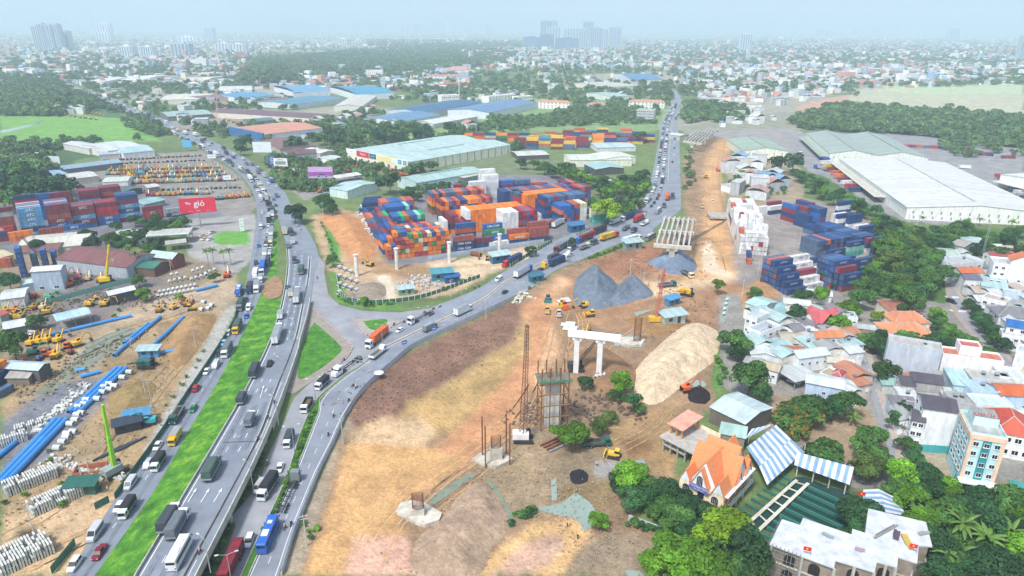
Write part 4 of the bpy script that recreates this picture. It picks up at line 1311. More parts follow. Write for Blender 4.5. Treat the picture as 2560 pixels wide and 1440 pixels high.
for u,v,cs in ((92,110,['white']*5),(104,116,['white']*6),(104,122,['white']*7),(117,118,['navy','navy','maroon','blue']),(130,116,['white','rust','navy','slate']),(143,112,['blue','blue','maroon']),(138,116,['rust','rust','rust']),(160,104,['maroon','red','red']),(80,118,['maroon']*4),(72,118,['maroon','red','red'])):
 for t,c in enumerate(cs):
  for q in (0,2.5):
   STUFFC.append((CY.at(u,v+q,t*LH),CY.a,12.2 if u>90 else 6.06,LH,c))
# front stacks,long sides to us
for u,v,cs,tx,mark in [
 (44.5,2.6,['navy','navy','brown'],{0: 'CMA CGM',1: 'CMA CGM'},'front stack next to the orange wall'),
 (56.,4.,['navy','maroon'],{},'short pair right of the lettered navy stack'),
 (66.,3.2,['white'],{},'front row behind the second concrete column'),(66.,5.8,['blue','blue'],{1: 'APL'},'second step behind the white front box'),(65.5,8.4,['green','green','green'],{2: 'LANG'},'third step behind the white front box'),(65.2,11,['teal','navy','blue','blue'],{3: 'CMA CGM'},'top step behind the white front box'),
 (79.,3.,['navy','orange'],{1: 'MAERSK'},'front stack with the orange lettered box'),(78.5,5.6,['rust','rust','brown'],{},'brown stack behind the orange lettered box'),
 (92.,3.,['navy','brown','brown'],{},'right end front stack'),(91.5,5.6,['brown','brown','brown','brown'],{},'tall brown stack at the right end'),
 (51.,18.,['rust','navy','rust','blue'],{1: 'CMA CGM'},'stack before the big orange wall')]:
 for k,c in enumerate(cs):
  container(CY.at(u,v,k*LH),CY.a,12.2,LH,c,'%s container, %s layer, %s in mid picture'%(CW.get(c,c),TIER[k],mark),'front stacks of the middle yard',tx.get(k),italic=0)
# --- right yard: navy boxes
RY=Yard(1910,722,24.5)
def rstack(u,v,cs,axis,mark,L=12.2,tx='COSCO',first=0):
 rz=RY.a if axis=='u' else RY.a+math.pi/2
 for k,c in enumerate(cs):
  if c and k>=first:
   container(RY.at(u,v,k*LH),rz,L,LH,c,'%s container, %s layer, %s'%(CW.get(c,c),TIER[k],mark),'containers of the right yard',(tx if c in ('navy','blue') else 'FESCO' if c=='white' and tx else None) if axis=='u' else None,tcol='c9d6e6' if c != 'white' else '47525c',italic=.2,tsize=1.3)
  elif c:
   STUFFC.append((RY.at(u,v,k*LH),rz,L,LH,c))
nav=['navy','navy','blue','navy','slate','navy','maroon']
def rn():
 return nav[rng.integers(len(nav))]
u0=8.6
for i,v in enumerate((4.5,2.,-.5)):
 rstack(u0,v,[rn(),rn(),rn(),rn(),['slate','rust','navy'][i]],'u','%s full row of the stepped front block'%ORD[i],tx='COSCO' if i==2 else None)
for i,n in enumerate((4,3,2,1)):
 rstack(u0+.3*i,-3.-2.5*i,[rn() for _ in range(n-1)]+['navy'],'u','step %s of the stepped front block'%['one','two','three','four'][i])
 rstack(u0+12.6+.3*i,-1.5-2.5*i,(['white']*4)[:n-1]+[['white','maroon','white','white'][i]],'u','white step %s beside the stepped front block'%['one','two','three','four'][i])
rstack(u0+12.6,1.,['white','white','white','rust','white'],'u','tallest white row beside the stepped front block')
for i,v in enumerate((-5.,-7.5,-10.,-12.5)):
 rstack(35,v,[rn(),rn(),rn(),rn(),['navy','slate','blue','navy'][i]],'u','%s of four rows of the second front block'%ORD[i],tx='COSCO' if i==3 else None)
for i,cs in enumerate((['navy','navy','navy','maroon'],['maroon','navy','navy'])):
 rstack(36+i,-15-2.5*i,cs,'u','%s lower step of the second front block'%ORD[i])
rstack(29,-3.5,['rust','white','white'],'u','white pair behind the second front block',6.06)
for i in range(3):
 rstack(48+i*3,-4-2.5*i,['navy','navy','navy','navy'][:4-i%2],'u','rear right navy row %s next to the wood'%ORD[i])
for c in range(11):
 rstack(64.5+c*2.5,33,[rn(),rn(),['slate','navy','navy','rust','navy','navy','navy','blue','navy','navy','navy'][c]],'v','%s column of the navy block facing the paved yard'%ORD[c])
for k,(u,v,cs) in enumerate(((58,20,['navy']),(70,20,['navy','navy']),(84,20,['teal','mint','navy']),(97,14,['navy','navy','navy','navy']),(100,21,['white','navy','maroon']))):
 rstack(u,v,cs,'u','loose navy stack %s from the left in mid yard'%ORD[k])
for r in range(13):
 for t in range(3):
  STUFFC.append((RY.at(97.5+(r>9)*1.5,55-r*2.5,t*LH),RY.a,12.2,LH,rn()))
for k,(u,v,n) in enumerate(((106,90,4),(109,84,4),(103.5,76,3),(113,78,4),(115.5,78,4),(118,78,4),(95,60,2),(98,60,2),(120,92,4),(122.5,92,4),(125,90,3))):
 for t in range(n):
  STUFFC.append((RY.at(u,v,t*LH),RY.a+math.pi/2,12.2,LH,rn()))
for k,(u,v,cs) in enumerate(((133,62,['white','navy','navy']),(146,82,['navy','navy','white','navy']),(136,76,['white','white']),(125,50,['navy','white']),(128,66,['slate','white','navy']),(118,40,['white','blue','navy']),(112,108,['navy','white']),(100,110,['white','white']),(88,108,['navy','white']),(120,118,['white','maroon']))):
 for t,c in enumerate(cs):
  STUFFC.append((RY.at(u,v,t*LH),RY.a,12.2,LH,c))
# white reefer stack
WY=Yard(1846,636,-12)
for c in range(6):
 for t in range(5-(c in (0,5))):
  k='red' if (c,t) in ((2,1),(4,2)) else 'white'
  container(WY.at(1.3+c*2.5,3,t*SH),WY.a+math.pi/2,6.06,SH,k,'%s box, %s layer, %s column of the white stack front'%(k,TIER[t],ORD[c]),'white stack front')
for r in range(1,13):
 for c in range(6):
  nt=5+int(rng.integers(-1,2)) if r<9 else 6-(r>11)
  for t in range(max(0,nt-2) if 0<c<5 else 0,nt):
   k='white' if rng.random()<.93 else ['maroon','navy','rust'][rng.integers(3)]
   STUFFC.append((WY.at(1.3+c*2.5-r*.1,3+r*6.15,t*SH),WY.a+math.pi/2,6.06,SH,k))
for k,c in enumerate(['rust','navy','white','white']):
 container(WY.at(4+.2*k,-14+4*k,0 if k<2 else (k-1)*0),WY.a+math.pi/2,6.06,SH,c,'%s single box %s from the bottom before the white stack'%(CW.get(c,c),ORD[k]),'loose boxes before the white stack') if k in (0,2) else STUFFC.append((WY.at(4+.2*k,-14+4*k,SH),WY.a+math.pi/2,6.06,SH,c))
# --- far yard,behind the halls
FY=Yard(1300,372,-4)
for r,(v,x0,n) in enumerate(((0,0,5),(14,14,5),(28,18,8),(44,36,8),(58,50,8))):
 for k in range(n):
  for t in range(int(rng.integers(3,6))):
   c=['maroon','yellow','maroon','rust','orange','maroon','slate','yellow','teal','navy'][rng.integers(10)]
   STUFFC.append((FY.at(x0+k*12.8,v,t*LH),FY.a+R(-2),12.2,LH,c))
   STUFFC.append((FY.at(x0+k*12.8,v+2.6,t*LH),FY.a+R(-2),12.2,LH,c))
F2=Yard(1168,352,-4)
for k in range(6):
 for t in range(3):
  STUFFC.append((F2.at(k*12.7,k*1.5,t*LH),F2.a,12.2,LH,['navy','green','orange','rust','maroon','grey'][(k*2+t)%6]))
# blue stack and odd boxes at the far left
BY=Yard(62,690,30)
for k,(u,v,n,c) in enumerate(((0,0,6,'blue'),(5,6,4,'slate'),(9,10,4,'blue'),(13,14,3,'blue'))):
 for t in range(n):
  container(BY.at(u,v,t*SH),BY.a+math.pi/2,6.06,SH,c,'%s box, %s layer, %s column beside the grey shed'%(CW.get(c,c),TIER[t],ORD[k]),'blue boxes by the grey shed')
for k,(x,y,z,c,a) in enumerate(((15,668,0,'rust',20),(15,668,SH,'rust',20),(5,960,0,'navy',80),(5,960,SH,'navy',80),(4,955,2*SH,'orange',80),(12,985,0,'slate',80))):
 p=P(x,y)
 container(p+Vector((0,0,z)),R(a),6.06,SH,c,'%s box, %s at the left frame edge %s'%(CW.get(c,c),['lower','upper','lower','middle','top','nearest'][k],'by the yellow shed' if k<2 else 'beside the tin workshop'),'odd boxes at the left edge')
def box_stuff(name,items,mat,w_=2.42):
 n=len(items)
 base=np.array([(-1,-1,0),(1,-1,0),(1,1,0),(-1,1,0),(-1,-1,1),(1,-1,1),(1,1,1),(-1,1,1)],float)
 Fb=np.array([(0,3,2,1),(4,5,6,7),(0,1,5,4),(1,2,6,5),(2,3,7,6),(3,0,4,7)])
 V,F,Cc=[],[],[]
 for i,(p,rz,L,h,c) in enumerate(items):
  b=base*[L/2-.05,w_/2-.03,h-.05]
  cs,sn=math.cos(rz),math.sin(rz)
  V.append(np.stack([b[:,0]*cs-b[:,1]*sn+p.x,b[:,0]*sn+b[:,1]*cs+p.y,b[:,2]+p.z],1))
  F.append(Fb+8*i)
  k=1+random.uniform(-.18,.18)
  Cc.append(np.tile(np.array(lin(CN[c]))*k,(8,1)))
 return ob(name,grid_mesh(name,np.concatenate(V),np.concatenate(F),mat,np.concatenate(Cc),smooth=False),kind='stuff')
box_stuff('stacked_containers',STUFFC,attr_mat('container_rows_paint',rough=.55,var=.24,scales=(.35,2.)))
# ================================================================ vehicles (x forward,origin on the road)
TYRE=M('202123',rough=.9,var=.2)
GLS=M('1b242c',rough=.1,var=.1,jit=.1)
TRIM=M('2b2d30',rough=.6)
LAMP=M('e9e6da',rough=.2,var=.05)
TAIL=M('a51f22',rough=.3,var=.05)
def wheel_mesh(r,w_):
 return MB().tube((0,-w_/2,0),(0,w_/2,0),r,TYRE,n=10).tube((0,-w_/2-.01,0),(0,w_/2+.01,0),r*.5,STEEL,n=8).mesh('wheel')
WH_C,WH_T=wheel_mesh(.33,.22),wheel_mesh(.5,.32)
def loft(mb,secs,mat):
 """closed loft through cross-sections,each a list of (x,y,z)"""
 for a,b in zip(secs,secs[1:]):
  n=len(a)
  for k in range(n):
   j=(k+1)%n
   mb.face([a[k],a[j],b[j],b[k]],mat)
 mb.face(secs[0][::-1],mat)
 mb.face(secs[-1],mat)
def sec(x,w_,z0,z1,tuck=.93):
 return [(x,-w_/2,z0),(x,w_/2,z0),(x,w_/2,(z0+z1)/2),(x,w_/2*tuck,z1),(x,-w_/2*tuck,z1),(x,-w_/2,(z0+z1)/2)]
def car_parts(L,w_,h,hood,boot,belt=.95):
 b=MB()
 loft(b,[sec(-L/2,w_*.86,.35,belt*.9),sec(-L/2+.25,w_*.97,.25,belt),sec(0,w_,.22,belt),sec(L/2-.7,w_*.97,.25,belt*.88),sec(L/2,w_*.82,.35,belt*.68)],CARPAINT)
 x0,x1=-L/2+boot,L/2-hood
 b.box(((x0+x1)/2-.15,0,h-.04),((x1-x0)*.68,w_*.74,.09),CARPAINT)
 for x in (x0+.35,(x0+x1)/2,x1-.75):
  for s in (-1,1):
   b.tube((x,s*w_*.45,belt-.05),(x-.02,s*w_*.38,h-.05),.05,CARPAINT,n=4)
 g=MB()
 loft(g,[[(x0-.05,-w_*.44,belt-.03),(x0-.05,w_*.44,belt-.03),(x0+.45,w_*.36,h-.06),(x0+.45,-w_*.36,h-.06)],
    [(x1+.05,-w_*.45,belt-.06),(x1+.05,w_*.45,belt-.06),(x1-.75,w_*.36,h-.06),(x1-.75,-w_*.36,h-.06)]],GLS)
 l,r=MB().box((0,0,0),(.2,.34,.16),LAMP).mesh('headlight'),MB().box((0,0,0),(.16,.25,.2),TAIL).mesh('tail_light')
 wx=L*.31
 return [('body',b.mesh('body')),('windows',g.mesh('windows'))]+[q for s in (-1,1) for q in (('headlight',l,None,(L/2-.12,s*w_*.33,belt*.64)),('tail_light',r,None,(-L/2+.1,s*w_*.36,belt*.75)))]+[('wheel',WH_C,None,(sx*wx,sy*w_*.42,.33)) for sx in (-1,1) for sy in (-1,1)]
def van_parts(L,w_,h):
 b=MB()
 loft(b,[sec(-L/2,w_*.95,.35,h*.97),sec(-L/2+.2,w_,.3,h),sec(L/2-1.6,w_,.3,h),sec(L/2-.75,w_*.96,.3,h*.58),sec(L/2,w_*.85,.35,h*.42)],CARPAINT)
 g=MB()
 z=h*.68
 for s in (-1,1):
  g.box((-.35,s*(w_/2-.01),z),(L*.7,.05,h*.24),GLS)
 g.face([(L/2-.72,-w_*.4,h*.6),(L/2-.72,w_*.4,h*.6),(L/2-1.52,w_*.38,h*.97),(L/2-1.52,-w_*.38,h*.97)],GLS)
 g.box((-L/2-.01,0,z),(.05,w_*.7,h*.2),GLS)
 l=MB().box((0,0,0),(.16,.3,.18),LAMP).mesh('headlight')
 wx=L*.31
 return [('body',b.mesh('body')),('windows',g.mesh('windows'))]+[('headlight',l,None,(L/2-.08,s*w_*.33,h*.34)) for s in (-1,1)]+[('wheel',WH_C,None,(sx*wx,sy*w_*.42,.33)) for sx in (-1,1) for sy in (-1,1)]
def cab_mesh(x,Lc,w_,h,nose=0):
 b=MB()
 if nose:
  loft(b,[sec(x-Lc/2,w_,.6,h),sec(x+.2,w_,.6,h),sec(x+.5,w_*.96,.6,h*.62),sec(x+Lc/2,w_*.9,.6,h*.52)],CARPAINT)
  ws=[(x+.5,-w_*.4,h*.63),(x+.5,w_*.4,h*.63),(x+.22,w_*.4,h*.96),(x+.22,-w_*.4,h*.96)]
 else:
  loft(b,[sec(x-Lc/2,w_,.6,h),sec(x+Lc/2-.35,w_,.55,h),sec(x+Lc/2,w_*.98,.5,h*.55)],CARPAINT)
  ws=[(x+Lc/2+.02,-w_*.44,h*.56),(x+Lc/2+.02,w_*.44,h*.56),(x+Lc/2-.3,w_*.44,h*.93),(x+Lc/2-.3,-w_*.44,h*.93)]
 g=MB()
 g.face(ws,GLS)
 for s in (-1,1):
  g.box((x+(0 if not nose else -.2),s*w_/2,h*.72),(Lc*.5,.05,h*.24),GLS)
 return b.mesh('cab'),[('window',g.mesh('window'))]+[(nm,MB().box((x+Lc/2+dx,s*yy,zz),sz,mt).mesh(nm)) for s in (-1,1) for nm,dx,yy,zz,sz,mt in (('headlight',0,w_*.36,.85,(.08,.35,.2),LAMP),('mirror',-.1,w_/2+.18,h*.72,(.1,.18,.5),TRIM))]
def wheels(xs,w_):
 return [('wheel',WH_T,None,(x,s*(w_/2-.2),.5)) for x in xs for s in (-1,1)]
TARP={k: M(c,rough=.8,var=.25,scale=.8,jit=.15) for k,c in dict(dark='3b434b',grey='6b747b',green='41564f',black='25292e',blue='2a4f86',brown='6a5a4a').items()}
def tarp_truck(L,w_,h,tarp,Lc=1.9,cabh=2.5,cargo='tarp',nose=0):
 cab,sub=cab_mesh(L/2-Lc/2,Lc,w_*.95,cabh,nose)
 b=MB()
 Lb=L-Lc-.15
 xb=-L/2+Lb/2
 m=TARP.get(tarp,CARPAINT)
 if cargo=='tarp':
  b.box((xb,0,(h+1.)/2),(Lb,w_,h-1.0),m)
  b.box((xb,0,h+.06),(Lb*.98,w_*.8,.14),m)
  b.box((xb,0,1.25),(Lb+.04,w_+.06,.5),STEEL)
  for k in range(5):
   b.box((xb-Lb/2+.3+k*(Lb-.6)/4,0,(h+1)/2+.03),(.09,w_+.07,h-1.0),m)
 elif cargo=='box':
  b.box((xb,0,(h+.9)/2),(Lb,w_,h-.9),CARPAINT)
  b.box((xb,0,h),(Lb+.05,w_+.05,.08),STEEL)
  b.box((xb-Lb/2,0,(h+.9)/2),(.06,.08,h-1.),TRIM)
 elif cargo=='open':
  b.box((xb,0,1.05),(Lb,w_,.12),TARP['brown'])
  for s in (-1,1):
   b.box((xb,s*w_/2,1.5),(Lb,.08,h-1.),m)
  b.box((xb-Lb/2,0,1.5),(.08,w_,h-1.),m)
  b.box((xb+Lb/2,0,1.7),(.08,w_,h-.6),m)
 elif cargo=='dump':
  b.box((xb,0,1.6),(Lb,w_,.9),m,taper=(1.02,1.))
  b.box((xb,0,2.05),(Lb*.9,w_*.85,.25),M('3a2c22',rough=1.,var=.4,scale=1.),taper=(.7,.6))
  b.box((xb+Lb/2+.2,0,2.3),(.5,w_*.95,.1),m)
 elif cargo=='tank':
  b.tube((-L/2,0,1.9),(xb+Lb/2,0,1.9),1.05,CARPAINT,n=14)
  for k in range(4):
   b.tube((xb-Lb/3+k*Lb/4.5,0,2.9),(xb-Lb/3+k*Lb/4.5,0,3.1),.3,STEEL)
 f=MB().box((0,0,.78),(L-.6,.9,.35),DARKSTEEL).box((-L/2+.1,0,.6),(.15,w_,.2),DARKSTEEL)
 xs=[L/2-1.2,-L/2+1.4]+([-L/2+2.6] if L>8 else [])
 return [('cab',cab,sub),('cargo_body' if cargo != 'tank' else 'tank',b.mesh('cargo_body')),('chassis',f.mesh('chassis'))]+wheels(xs,w_)
def semi_parts(load,nose=0,L2=12.2):
 cab,sub=cab_mesh(7.2 if not nose else 7.6,2.3 if not nose else 4.2,2.5,3.5,nose)
 f=MB().box((6.,0,.8),(5.5,1.,.3),DARKSTEEL)
 t=MB()
 for s in (-1,1):
  t.box((-1.2,s*.55,1.15),(12.4,.18,.28),DARKSTEEL)
 for k in range(7):
  t.box((-7.2+k*2.,0,1.12),(.18,2.3 if k%2 else 1.2,.2),DARKSTEEL)
 out=[('cab',cab,sub),('chassis',f.mesh('chassis')),('trailer',t.mesh('trailer'))]
 if load=='box':
  c=C40.copy()
  c.transform(Matrix.Translation((-1.2,0,1.32)))
  out.append(('cargo_body',c))
 elif load=='white':
  b=MB().box((-1.2,0,2.75),(12.4,2.5,2.8),CARPAINT).box((-1.2,0,4.16),(12.45,2.54,.05),STEEL).box((-7.42,0,2.75),(.05,.08,2.7),TRIM)
  out.append(('cargo_body',b.mesh('cargo_body')))
 return out+wheels([7.3,4.9,3.7,-4.,-5.3,-6.6],2.5)
def bus_parts(L,h,w_=2.5):
 b=MB()
 loft(b,[sec(-L/2,w_*.95,.4,h*.95,.9),sec(-L/2+.3,w_,.35,h,.9),sec(L/2-.6,w_,.35,h,.9),sec(L/2,w_*.95,.4,h*.62,.95)],CARPAINT)
 b.box((-L*.15,0,h+.1),(2.2,1.6,.25),M('e4e4e0',rough=.6))
 b.box((L*.2,0,h+.06),(1.2,1.2,.15),M('c9c9c4',rough=.6))
 g=MB()
 for s in (-1,1):
  g.box((0,s*(w_/2-.02),h*.66),(L*.88,.06,h*.28),GLS)
  g.box((L/2+.1,s*w_*.5,h*.7),(.15,.25,.5),TRIM)
 g.face([(L/2+.01,-w_*.44,h*.45),(L/2+.01,w_*.44,h*.45),(L/2-.45,w_*.42,h*.93),(L/2-.45,-w_*.42,h*.93)],GLS)
 g.box((-L/2-.01,0,h*.75),(.05,w_*.8,h*.2),GLS)
 l,r=MB().box((0,0,0),(.06,.4,.25),LAMP).mesh('headlight'),MB().box((0,0,0),(.05,.3,.4),TAIL).mesh('tail_light')
 return [('body',b.mesh('body')),('windows',g.mesh('windows'))]+[q for s in (-1,1) for q in (('headlight',l,None,(L/2,s*w_*.36,h*.25)),('tail_light',r,None,(-L/2,s*w_*.38,h*.3)))]+wheels([L*.32,-L*.28],w_)
VP={
 'sedan': ('car','car',car_parts(4.5,1.8,1.45,1.15,.7)),'suv': ('car','car',car_parts(4.8,1.9,1.8,1.2,.25,1.05)),
 'pickup': ('pickup_truck','pickup',car_parts(5.3,1.85,1.75,1.3,1.7,1.05)),'mpv': ('car','car',car_parts(4.6,1.8,1.7,.9,.15,1.)),
 'van': ('van','van',van_parts(5.3,1.95,2.1)),'minibus': ('minibus','minibus',van_parts(6.,2.05,2.6)),
 'bus': ('bus','bus',bus_parts(11.5,3.3)),'coach': ('coach','coach',bus_parts(9.5,3.2)),
 'tanker': ('tanker_truck','tanker',tarp_truck(9.5,2.5,3.2,'grey',cargo='tank',cabh=2.9)),
 'boxtruck': ('box_truck','truck',tarp_truck(7.,2.2,3.1,None,cargo='box')),'boxbig': ('box_truck','truck',tarp_truck(10.,2.5,3.8,None,cargo='box',cabh=2.9)),
 'semi': ('container_lorry','lorry',semi_parts('box')),'semin': ('container_lorry','lorry',semi_parts('box',1)),'semiw': ('trailer_lorry','lorry',semi_parts('white')),
 'skel': ('trailer_lorry','lorry',semi_parts(None,0)),'skeln': ('trailer_lorry','lorry',semi_parts(None,1)),
 'dump': ('dump_truck','dump truck',tarp_truck(9.,2.5,2.4,'grey',cargo='dump',cabh=2.9,Lc=2.1)),
 'dumpg': ('dump_truck','dump truck',tarp_truck(9.,2.5,2.4,'green',cargo='dump',cabh=2.9,Lc=2.1)),
 'flat': ('flatbed_truck','truck',tarp_truck(9.5,2.4,1.9,None,cargo='open',cabh=2.8)),
}
for k in TARP:
 VP['tarp_'+k]=('tarpaulin_truck','truck',tarp_truck(7.,2.2,3.,k))
 VP['big_'+k]=('tarpaulin_truck','truck',tarp_truck(9.5,2.5,3.6,k,cabh=2.9,Lc=2.1))
VP['open_dark']=('open_truck','truck',tarp_truck(8.,2.4,2.2,'dark',cargo='open',cabh=2.7))
# the same vehicles as one mesh,for where they are a few pixels long
def merge_parts(parts):
 V,F,Mi,mats=[],[],[],[]
 def add(me,off):
  b=len(V)
  for v in me.vertices:
   V.append((v.co.x+off[0],v.co.y+off[1],v.co.z+off[2]))
  for p in me.polygons:
   m=me.materials[p.material_index]
   if m not in mats:
    mats.append(m)
   F.append(tuple(b+i for i in p.vertices))
   Mi.append(mats.index(m))
 for p in parts:
  off=p[3] if len(p)>3 else (0,0,0)
  if p[0]=='wheel':
   mb=MB().tube((0,-.15,0),(0,.15,0),.42,TYRE,n=6)
   add(mb.mesh('w'),off)
   continue
  add(p[1],off)
  for q in (p[2] if len(p)>2 and p[2] else []):
   add(q[1],off)
 me=bpy.data.meshes.new('vehicle')
 me.from_pydata(V,[],F)
 for m in mats:
  me.materials.append(m)
 me.polygons.foreach_set('material_index',Mi)
 return me
VFAR={}
for k in ('sedan','suv','mpv','van','minibus','boxtruck','tarp_dark','tarp_grey','big_dark','big_green','bus','semiw','semi','boxbig','tanker','pickup'):
 VFAR[k]=(VP[k][0],VP[k][1],merge_parts(VP[k][2]))
VC=dict(white='dfe2e3',silver='b9bec2',black='2a2c30',red='b3242d',maroon='7d1f2b',blue='2b62b8',navy='24406f',green='2e7a5c',yellow='e3b21e',orange='d8652c',grey='7c8286',teal='2f7f78',cream='dcd3b4',lblue='7fc0d8',brown='8d4a3a',pink='d64a9a',dgreen='2b5d50')
PAINTED={'body','cab','cargo_body','tank'}
def vehicle(kind,colr,pos,rz,label,group,far=False,cargo=None):
 proto=(VFAR if far and kind in VFAR else VP)[kind]
 t=spawn(proto,label,pos,rz,group)
 setc(t,VC[colr],.06)
 for c in t.children:
  nm=c.name.split('.')[0]
  if nm in PAINTED:
   setc(c,VC[cargo] if cargo and nm=='cargo_body' else VC[colr],.05)
 return t
# headings along the roads
def mids(A,B,n=200):
 return between(A,B,.5,n)
LINES={'L': mids(hlL,hlR),'R': mids(hrL,hrR),'S': mids(W(sv_L,.04),W(st_L,.04)),'C': mids(W(rr_M,.055),W(rr_R,.055)),'F': mids(W(rr_L[1:],.045),W(rr_M[10:],.045))}
def heading(road,p):
 L=LINES[road]
 i=min(range(len(L)-1),key=lambda k: (L[k].x-p.x)**2+(L[k].y-p.y)**2)
 d=L[i+1]-L[i]
 return math.atan2(d.y,d.x),(L[i+1]-L[i])
SURF={'L': .06,'S': .05,'C': .065,'F': .055}
PLACED=[]
def V_(kind,colr,x,y,road,label,turn=0,cargo=None,group=None):
 """vehicle whose middle stands on pixel (x,y); turn 180=towards us"""
 z=DZ(y) if road=='R' else SURF.get(road,.0)
 p=P(x,y,z)
 if road in LINES:
  a,d=heading(road,p)
 else:
  a,d=R(road) if not isinstance(road,str) else 0,None
 PLACED.append((p.x,p.y))
 return vehicle(kind,colr,p,a+R(turn),label,group or {'L': 'traffic on the left carriageway','R': 'traffic on the raised carriageway','S': 'traffic on the service road','C': 'traffic on the curving road','F': 'traffic on the far road'}.get(road),cargo=cargo)
T_=180
